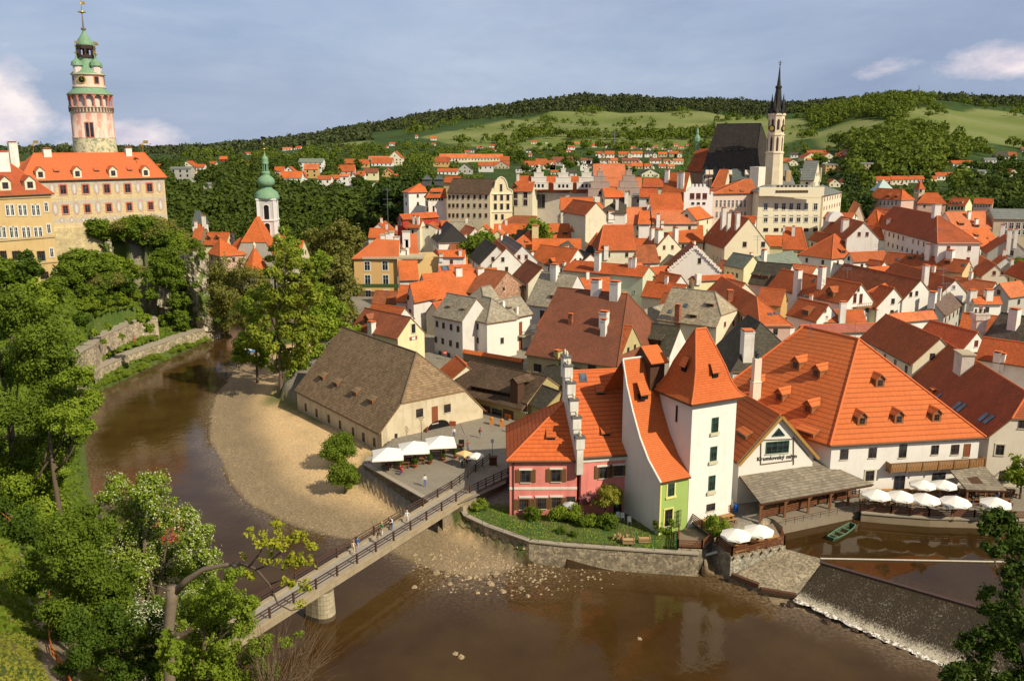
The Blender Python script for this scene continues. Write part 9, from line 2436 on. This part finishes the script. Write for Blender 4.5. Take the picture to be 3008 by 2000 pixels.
def body_mesh(pose):
 if pose in _pose:return _pose[pose]
 V,E,Rd,K=[],[],[],[]
 def v(p,r,k,par=None):
  V.append(p);Rd.append(r);K.append(k)
  if par is not None:E.append((par,len(V)-1))
  return len(V)-1
 sit=pose=='sit';hz=.52 if sit else.93;ln=.12 if pose=='lean' else 0
 pel=v((0,0,hz),.145,2);wa=v((0,-ln*.5,hz+.2),.125,1,pel);ch=v((0,-ln*1.4,hz+.42),.145,1,wa);nk=v((0,-ln*2.2,hz+.58),.055,0,ch);hd=v((0,-ln*2.6-.01,hz+.70),.088,0,nk);v((0,-ln*2.7-.012,hz+.78),.078,0,hd);v((0,-ln*2.6-.09,hz+.68),.02,0,hd)
 for s in(-1,1):
  st={'walk':.22*s,'stand':.02,'lean':.03}.get(pose,0)
  hp=v((.09*s,0,hz-.04),.095,2,pel)
  if sit:kn=v((.11*s,-.42,hz-.02),.07,2,hp);an=v((.11*s,-.40,.10),.045,2,kn);v((.11*s,-.52,.05),.04,3,an)
  else:kn=v((.10*s,-st*.5-.03,.50),.066,2,hp);an=v((.10*s,-st,.10),.042,2,kn);v((.11*s,-st-.14,.045),.04,3,an)
  sh=v((.19*s,-ln*1.4,hz+.47),.065,1,ch)
  if pose=='lean' or sit:el=v((.25*s,-.16-ln,hz+.24),.045,1,sh);wr=v((.16*s,-.38-ln,hz+.22),.032,0,el);dr_v=Vector((0,-.8,-.25))
  elif pose=='walk':el=v((.26*s,.08*s,hz+.2),.045,1,sh);wr=v((.24*s,-.06+.14*s,hz-.0),.032,0,el);dr_v=Vector((0,-.3,-.8))
  else:el=v((.26*s,.03,hz+.2),.045,1,sh);wr=v((.25*s,-.06,hz-.02),.032,0,el);dr_v=Vector((0,-.2,-.85))
  w0=Vector(V[wr]);pm=v(tuple(w0+dr_v*.08),.03,0,wr)
  for k in range(4):b0=Vector(V[pm])+dr_v*.04+Vector((.0,(k-1.5)*.02,0));f=v(tuple(b0),.011,0,pm);v(tuple(b0+dr_v*(.05+.012*(k in(1,2)))),.009,0,f)
  f=v(tuple(w0+dr_v*.06+Vector((-.03*s,-.03,0))),.012,0,wr)
 me=bpy.data.meshes.new('sk');me.from_pydata(V,E,[]);o=bpy.data.objects.new('sk',me);COL.objects.link(o)
 mo=o.modifiers.new('s','SKIN');
 for i,sv in enumerate(me.skin_vertices[0].data):sv.radius=(Rd[i],Rd[i]*(.72 if K[i]in(1,2)and Rd[i]>.1 else 1));sv.use_root=(i==0)
 su=o.modifiers.new('u','SUBSURF');su.levels=1;bpy.context.view_layer.update()
 r=bpy.data.meshes.new_from_object(o.evaluated_get(bpy.context.evaluated_depsgraph_get()));bpy.data.objects.remove(o)
 kv=[Vector(p)for p in V]
 for _ in range(4):r.materials.append(SKIN)
 mi=[]
 for p in r.polygons:
  c=p.center;best=min(range(len(kv)),key=lambda i:(kv[i]-c).length-Rd[i]*.6);mi.append(K[best])
 r.polygons.foreach_set('material_index',mi);r.polygons.foreach_set('use_smooth',[True]*len(mi));_pose[pose]=(r,hz,ln);return _pose[pose]
def person(P,rz,pose,shirt,trou,hair,label,grp,bag=None):
 me,hz,ln=body_mesh(pose);me=me.copy();me.name='person_body'
 for i,m_ in enumerate((SKIN,flat(shirt,.8,.1),flat(trou,.8,.1),flat((.05,.04,.03)))):me.materials[i]=m_
 root=empty('person',P,label,'person',grp);root.rotation_euler=(0,0,rz);mesh_obj('body',me,root)
 m=MB();m.lathe((0,-ln*2.6+.012,hz+.72),[(.0,.13),(.06,.12),(.095,.07),(.10,.0),(.085,-.07)],10);mesh_obj('hair',m.mesh('hair',flat(hair),None,True),root)
 if bag:
  m=MB();m.box(0,.17,hz+.12,.28,.16,.38);mesh_obj('backpack',m.mesh('backpack',flat(bag)),root)
W_=(.8,.78,.74);BL=(.08,.12,.25);BK=(.03,.03,.035);BR=(.10,.05,.025)
ab_=math.atan2(bd.y,bd.x)
def on_bridge(q,lat):
 P=G(q,zD);t_=(P-Bf).dot(bd);return Bf+bd*t_+bn*lat
FR('bridge')
for q,lat,rz,po,sh,tr_,ha,lab,bag in(((680,712),1.9,ab_-PI/2,'walk',(.55,.25,.25),(.55,.45,.33),(.35,.2,.1),'person in pink patterned top and beige trousers walking on the footbridge',(.7,.65,.4)),((718,690),2.2,ab_-PI/2,'walk',(.06,.15,.5),(.3,.4,.55),BR,'person in a blue top and light jeans walking on the footbridge',BL),((838,640),1.4,ab_+PI,'lean',BK,(.35,.25,.18),BR,'person in dark top bending at the railing of the footbridge',None),((876,590),2.3,ab_+1.2,'stand',(.12,.35,.14),W_,(.55,.4,.15),'person in green top and white trousers standing on the footbridge',None),((935,555),2.4,ab_+PI/2+.3,'lean',(.10,.06,.05),BK,BR,'person in dark clothes leaning on the upstream railing of the footbridge',None),((968,560),2.2,ab_+PI/2,'lean',W_,(.15,.25,.45),(.3,.3,.3),'person in white shirt and jeans leaning over the footbridge railing',None),((1068,520),1.7,ab_+2.2,'walk',W_,(.6,.5,.45),(.6,.55,.45),'person in white blouse walking alone toward the plaza on the footbridge',None)):
 P=on_bridge(q,lat);person((P.x,P.y,zD+.01),rz,po,sh,tr_,ha,lab,'people on the footbridge',bag)
FR('barn')
for q,rz,po,sh,tr_,ha,lab,bag in(((1172,1512),.2,'stand',W_,(.08,.14,.4),BR,'person in white and red top with blue trousers standing at the quay corner',None),((1597,1140),2.6,'walk',(.2,.05,.06),(.25,.25,.27),BR,'person with a dark red backpack crossing the paved plaza',(.25,.04,.05)),((1500,1240),.5,'stand',(.35,.1,.05),BL,BR,'person in brown red top beside the small parasols',None),((1833,1100),1.2,'stand',(.6,.03,.03),BK,BK,'person in bright red at the corner of the pink house roof',None),((1458,1368),.3,'stand',W_,BK,BK,'waiter in white shirt standing beside the small parasols',None),((1395,1140),0,'stand',W_,BL,BR,'person in pale shirt near the barn signboards',None)):
 P=G(q,4.08);person((P.x,P.y,4.08),rz,po,sh,tr_,ha,lab,'people on the plaza',bag)
for i,(q,sh)in enumerate((((903,1350),(.7,.45,.35)),((868,1362),W_),((985,1405),(.45,.06,.04)),((1000,1425),(.5,.05,.05)),((1060,1340),BK),((1180,1318),(.3,.1,.05)),((1470,1330),(.5,.3,.15)),((1495,1300),BL),((1520,1335),W_))):
 P=G(q,4.08);person((P.x,P.y,4.04),.5+i*1.3,'sit',sh,BL if i%2 else BK,BR,'person %s seated at the dark tables before the barn'%(ORD[i]+' from left'),'people seated before the barn')
FR('mill')
for i in range(22):
 x=985+i*43;y=1335-(i%3)*32;P=G((x,y),2.95);person((P.x,P.y,2.9),i*2.1,'sit',[W_,(.45,.05,.05),BL,(.5,.35,.2),BK,(.3,.35,.4)][i%6],BK if i%2 else BL,[BR,BK,(.4,.3,.15)][i%3],'diner %s from left seated under the quay parasols'%ORD[min(i,19)]if i<20 else 'diner at the right end of the parasol terrace, %s'%('front' if i==20 else 'back'),'diners on the parasol terrace')
for i,q in enumerate(((880,1240),(905,1235),(1235,1290))):P=G(q,2.95);person((P.x,P.y,2.94),i,'stand',[(.1,.1,.12),BK,W_][i],BK,BR,['person in dark clothes standing at the right canopy post','second dark dressed person beside the right canopy post','waiter in white standing between the quay tables'][i],'people standing on the mill terrace')
FR('weir')
for i,q in enumerate(((600,290),(690,280),(560,300),(745,270))):P=G(q,Z2+.5);person((P.x,P.y,Z2-.33),i*1.7,'sit',[W_,BK,(.4,.2,.1),(.2,.2,.3)][i],BK,BR,'guest %s from left seated on the stone terrace'%ORD[[1,2,0,3][i]],'guests on the stone terrace')
FR('barn')
P=G((1452,1205),4.08);m=MB();
for s_ in(-1,1):m.obox((P.x,P.y+s_*.18,4.65),(.42,0,0),(0,.02,0),(0,-s_*.16,.55))
o=m.build_at('chalkboard',[M_BLK],(P.x,P.y,4.08));tag(o,'black folding menu board standing at the barn corner','menu board')
P=G((1690,1285),4.08);m=MB();m.tube([(P.x,P.y,4),(P.x,P.y,6.9)],.045,6);m.obox((P.x,P.y-.05,6.6),(.22,0,0),(0,.02,0),(0,0,.28),1);o=m.build_at('sign_post',[M_STEEL,flat((.6,.6,.6))],(P.x,P.y,4.08));tag(o,'thin sign post on the plaza near the bridge ramp','sign post')
P=G((1695,1350),4.08);m=MB();m.box(P.x,P.y,4.05,1.1,.7,1.3);m.box(P.x,P.y,5.35,1.25,.85,.1);o=m.build_at('notice_box',[M_DKW],(P.x,P.y,4.08));tag(o,'dark wooden box at the top of the bridge ramp','box')
for i,q in enumerate(((1683,1035),(1763,1050))):
 P=G(q,4.08);m=MB();m.box(P.x,P.y,4.05,.7,.5,.9);m.lathe((P.x,P.y,4.95),[(.3,0),(.35,.3),(.1,.5)],8);o=m.build_at('display_stand',[flat((.5,.2,.05))],(P.x,P.y,4.08));tag(o,['orange display stand below the left poster board','orange display stand below the right poster board'][i],'stand','display stands at the workshop')
P=G((1145,1150),4.08);m=MB();m.tube([(P.x,P.y,4),(P.x,P.y,7.2)],.04,6)
for k in range(6):a=k*PI/3;m.tube([(P.x+.5*math.cos(a),P.y,7.7+.5*math.sin(a)),(P.x+.5*math.cos(a+PI/3),P.y,7.7+.5*math.sin(a+PI/3)),(P.x+.15*math.cos(a),P.y,7.7+.15*math.sin(a))],.035,4)
o=m.build_at('iron_sign',[M_BLK],(P.x,P.y,4.08));tag(o,'wrought iron ornament on a pole before the barn gable','ornament')
FR('weir')
P=G((556,105),3.0);m=MB();m.lathe((P.x,P.y,2.95),[(.3,0),(.34,.45),(.3,.9),(0,.9)],12);o=m.build_at('barrel',[flat((.02,.12,.5))],(P.x,P.y,2.95));tag(o,'blue plastic barrel at the foot of the white tower','barrel')
P=G((525,95),3.0);m=MB();m.tube([(P.x-.15,P.y,3.75),(P.x+.15,P.y,3.75)],.75,18);o=m.build_at('millstone',[flat((.2,.17,.14))],(P.x,P.y,3));tag(o,'old millstone leaning beside the blue barrel','millstone')
FR('right');k_=0
for x,y0,y1,D in((45,1030,895,214),(735,1215,1140,180),(978,1150,960,196),(1495,1380,1255,172),(1470,1270,1140,178),(1440,945,835,222)):
 a,b=D_((x,y0),D),D_((x,y1),D);m=MB();m.bar(a,b,.07)
 for t_ in(.75,.9,.98):c=a.lerp(b,t_);m.bar(c-Vector((1,0,0)),c+Vector((1,.2,0)),.05)
 o=m.build_at('roof_aerial',[M_STEEL],a[:]);tag(o,'thin television aerial on a roof, %s from left'%ORD[sorted([45,735,978,1495,1470,1440]).index(x)],'aerial','television aerials');k_+=1
FR('mill')
for x,y0,y1,D in((610,205,110,133),(905,205,105,150)):
 a,b=D_((x,y0),D),D_((x,y1),D);m=MB();m.bar(a,b,.06);m.bar(b-Vector((.5,0,.4)),b+Vector((.5,0,-.4)),.04);o=m.build_at('roof_aerial',[M_STEEL],a[:]);tag(o,'thin rod aerial above the mill roof, '+('left one' if x<700 else 'right one'),'aerial','television aerials')
FR('n');a,b=D_((2700,290),1950),D_((2700,252),1950);m=MB();m.bar(a,b,1.2);o=m.build_at('transmitter_mast',[M_STEEL],a[:]);tag(o,'slim transmitter mast on the hilltop at the right','mast')
FR('mid');a,b=D_((1060,200),1000),D_((1060,105),1000);m=MB();m.bar(a,b,.8);
for t_ in(.8,.95):c=a.lerp(b,t_);m.bar(c-Vector((3,0,0)),c+Vector((3,0,0)),.5)
o=m.build_at('pylon',[M_STEEL],a[:]);tag(o,'thin lattice pylon above the suburb below the meadow','pylon')
FR('lr');a,b=G((1845,345),1.9),G((1970,343),1.9);m=MB();m.bar(a,b,1.2,.4);m.bar(a+Vector((0,.3,.3)),b+Vector((0,.3,.3)),.8,.2,1);o=m.build_at('raft',[flat((.05,.2,.5)),flat((.75,.75,.8))],a[:]);tag(o,'blue and white rubber raft lying on the far beach','raft')
P=G((1035,320),3.2);person((P.x,P.y,hgt(P.x,P.y)),0,'stand',(.5,.08,.03),(.4,.08,.03),BR,'person in red standing on the grass between the river walls','people by the far river')
P=G((1830,430),1.8);person((P.x,P.y,hgt(P.x,P.y)),1,'stand',SKIN and(.5,.3,.2),BK,BR,'bather standing at the water edge on the far beach','people by the far river')
for h in HOUSES:
 r=h.root
 if r.name.split('.')[0]not in('town_house','suburban_house')or any(c.name.startswith('window')for c in r.children):continue
 for w in h.walls:
  zm=min(p.z for p in w);b_=[p for p in w if abs(p.z-zm)<.01];A,B=b_[0],b_[1];e=B-A;L=e.length;e.normalize();n=Vector((e.y,-e.x,0));md=(A+B)/2
  if(h.cen-A).dot(n)>0:n=-n
  if n.dot(CAM-md)<=0 or L<4:continue
  gab=len(w)>4;f,g=win_mesh(.85,1.25,random.choice('kbbr'));k=max(1,int((L-2)/3.6));rz=math.atan2(n.y,n.x)+PI/2;hz=h.ze-1.3
  rows_=[(hz-3*i,k)for i in range(2)]+([(h.ze+h.H*.3,1 if h.W<9 else 2)]if gab else[])
  for z_,k_ in rows_:
   if z_<h.zg+.9:continue
   for i in range(k_):
    if random.random()<.12:continue
    q=(i+.5)/k_ if k_>1 or not gab else.5
    if gab and z_>h.ze:q=.5+(q-.5)*.5
    P=A.lerp(B,q);P.z=z_;o=mesh_obj('window',f,r,P-Vector(r.location)+n*.012,rz);mesh_obj('pane',g,o)
SUN_EL,SUN_AZ=R_(38),R_(-40)
sd=Vector((math.cos(SUN_EL)*math.cos(SUN_AZ),math.cos(SUN_EL)*math.sin(SUN_AZ),math.sin(SUN_EL)))
sl=bpy.data.lights.new('sun','SUN');sl.energy=5.0;sl.angle=R_(.5);sl.color=(1,.89,.68)
so=bpy.data.objects.new('sun',sl);COL.objects.link(so)
so.rotation_euler=sd.to_track_quat('Z','Y').to_euler();so.location=(60,-40,120)
w=bpy.data.worlds.new('World');scn.world=w;w.use_nodes=True
nt=w.node_tree;ns=nt.nodes;bg=ns['Background']
sky=ns.new('ShaderNodeTexSky');sky.sky_type='NISHITA';sky.sun_disc=False
sky.sun_elevation=SUN_EL;sky.sun_rotation=PI/2-SUN_AZ
sky.air_density=1.0;sky.dust_density=1.4;sky.ozone_density=2.0
tc=ns.new('ShaderNodeTexCoord')
def wn(t,**k):
 o=ns.new(t)
 for a,b in k.items():setattr(o,a,b)
 return o
def wmath(op,a,b=0):
 o=wn('ShaderNodeMath',operation=op)
 for i,v in((0,a),(1,b)):
  if isinstance(v,bpy.types.NodeSocket):nt.links.new(v,o.inputs[i])
  else:o.inputs[i].default_value=v
 return o.outputs[0]
def wmix(f,a,b):
 o=wn('ShaderNodeMix',data_type='RGBA')
 for i,v in((0,f),(6,a),(7,b)):
  if isinstance(v,bpy.types.NodeSocket):nt.links.new(v,o.inputs[i])
  else:o.inputs[i].default_value=v if i==0 else tuple(v)+(1,)
 return o.outputs[2]
def wramp(f,stops):
 o=wn('ShaderNodeValToRGB');nt.links.new(f,o.inputs[0]);el=o.color_ramp.elements
 while len(el)<len(stops):el.new(.5)
 for e,(p,c)in zip(el,stops):e.position=p;e.color=(c,c,c,1)
 return o.outputs[0]
def wnoise(scale,detail,rough,vs=(1,1,1),off=(0,0,0),dist=0):
 mp=wn('ShaderNodeMapping');nt.links.new(tc.outputs['Generated'],mp.inputs[0])
 mp.inputs['Scale'].default_value=vs;mp.inputs['Location'].default_value=off
 o=wn('ShaderNodeTexNoise');nt.links.new(mp.outputs[0],o.inputs['Vector'])
 o.inputs['Scale'].default_value=scale;o.inputs['Detail'].default_value=detail;o.inputs['Roughness'].default_value=rough
 o.inputs['Distortion'].default_value=dist
 return o.outputs[0]
sp=wn('ShaderNodeSeparateXYZ');nt.links.new(tc.outputs['Generated'],sp.inputs[0])
X_,Y_,Z_=sp.outputs
skc=sky.outputs[0]
veil=wramp(wnoise(2.6,8,.62,(1,1,3.2),(1.3,.2,.4),.6),[(.33,0),(.72,1)])
base=wmix(.80,skc,(2.95,3.7,5.35))
col=wmix(wmath('MULTIPLY',veil,.8),base,(4.7,5.35,6.5))
dark=wramp(wnoise(1.7,6,.6,(1,1,3.5),(5.1,2.2,.1),.3),[(.42,0),(.7,1)])
col=wmix(wmath('MULTIPLY',dark,.7),col,(2.05,2.65,4.1))
az=wmath('DIVIDE',X_,wmath('MAXIMUM',Y_,.01))
def bump_(v,c,wd):
 q=wmath('DIVIDE',wmath('SUBTRACT',v,c),wd)
 return wmath('POWER',2.71828,wmath('MULTIPLY',wmath('MULTIPLY',q,q),-1))
cn=wnoise(9,8,.6,(1,1,1.8),(.4,.1,.0),.2)
m1=wmath('MULTIPLY',bump_(az,-.60,.12),bump_(Z_,.03,.05))
m3=wmath('MULTIPLY',bump_(az,-.44,.10),bump_(Z_,.0,.035))
m2=wmath('MULTIPLY',bump_(az,.52,.16),bump_(Z_,.074,.02))
mm=wmath('MAXIMUM',wmath('MAXIMUM',m1,wmath('MULTIPLY',m2,.6)),wmath('MULTIPLY',m3,.75))
cm=wramp(wmath('ADD',wmath('MULTIPLY',mm,.75),wmath('MULTIPLY',wmath('SUBTRACT',cn,.5),1.1)),[(.26,0),(.5,1)])
cs=wnoise(14,6,.6,(1,1,2),(.2,.5,.3))
cc=wmix(wramp(cs,[(.35,0),(.65,1)]),(5.3,5.0,6.0),(9.3,8.2,7.9))
col=wmix(wmath('MULTIPLY',cm,.9),col,cc)
up_=wramp(Z_,[(.28,0),(.6,1)])  # unseen high sky made darker and warmer, added to cut the blue fill light
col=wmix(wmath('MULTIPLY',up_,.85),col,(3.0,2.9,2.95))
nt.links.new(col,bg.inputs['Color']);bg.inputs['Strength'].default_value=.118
scn.view_settings.view_transform='Standard';scn.view_settings.look='None'
scn.view_settings.exposure=0;scn.view_settings.gamma=1
scn.cycles.max_bounces=5;scn.cycles.diffuse_bounces=2;scn.cycles.glossy_bounces=2
scn.cycles.transmission_bounces=2;scn.cycles.transparent_max_bounces=4
scn.cycles.use_denoising=True
scn.cycles.caustics_reflective=False;scn.cycles.caustics_refractive=False
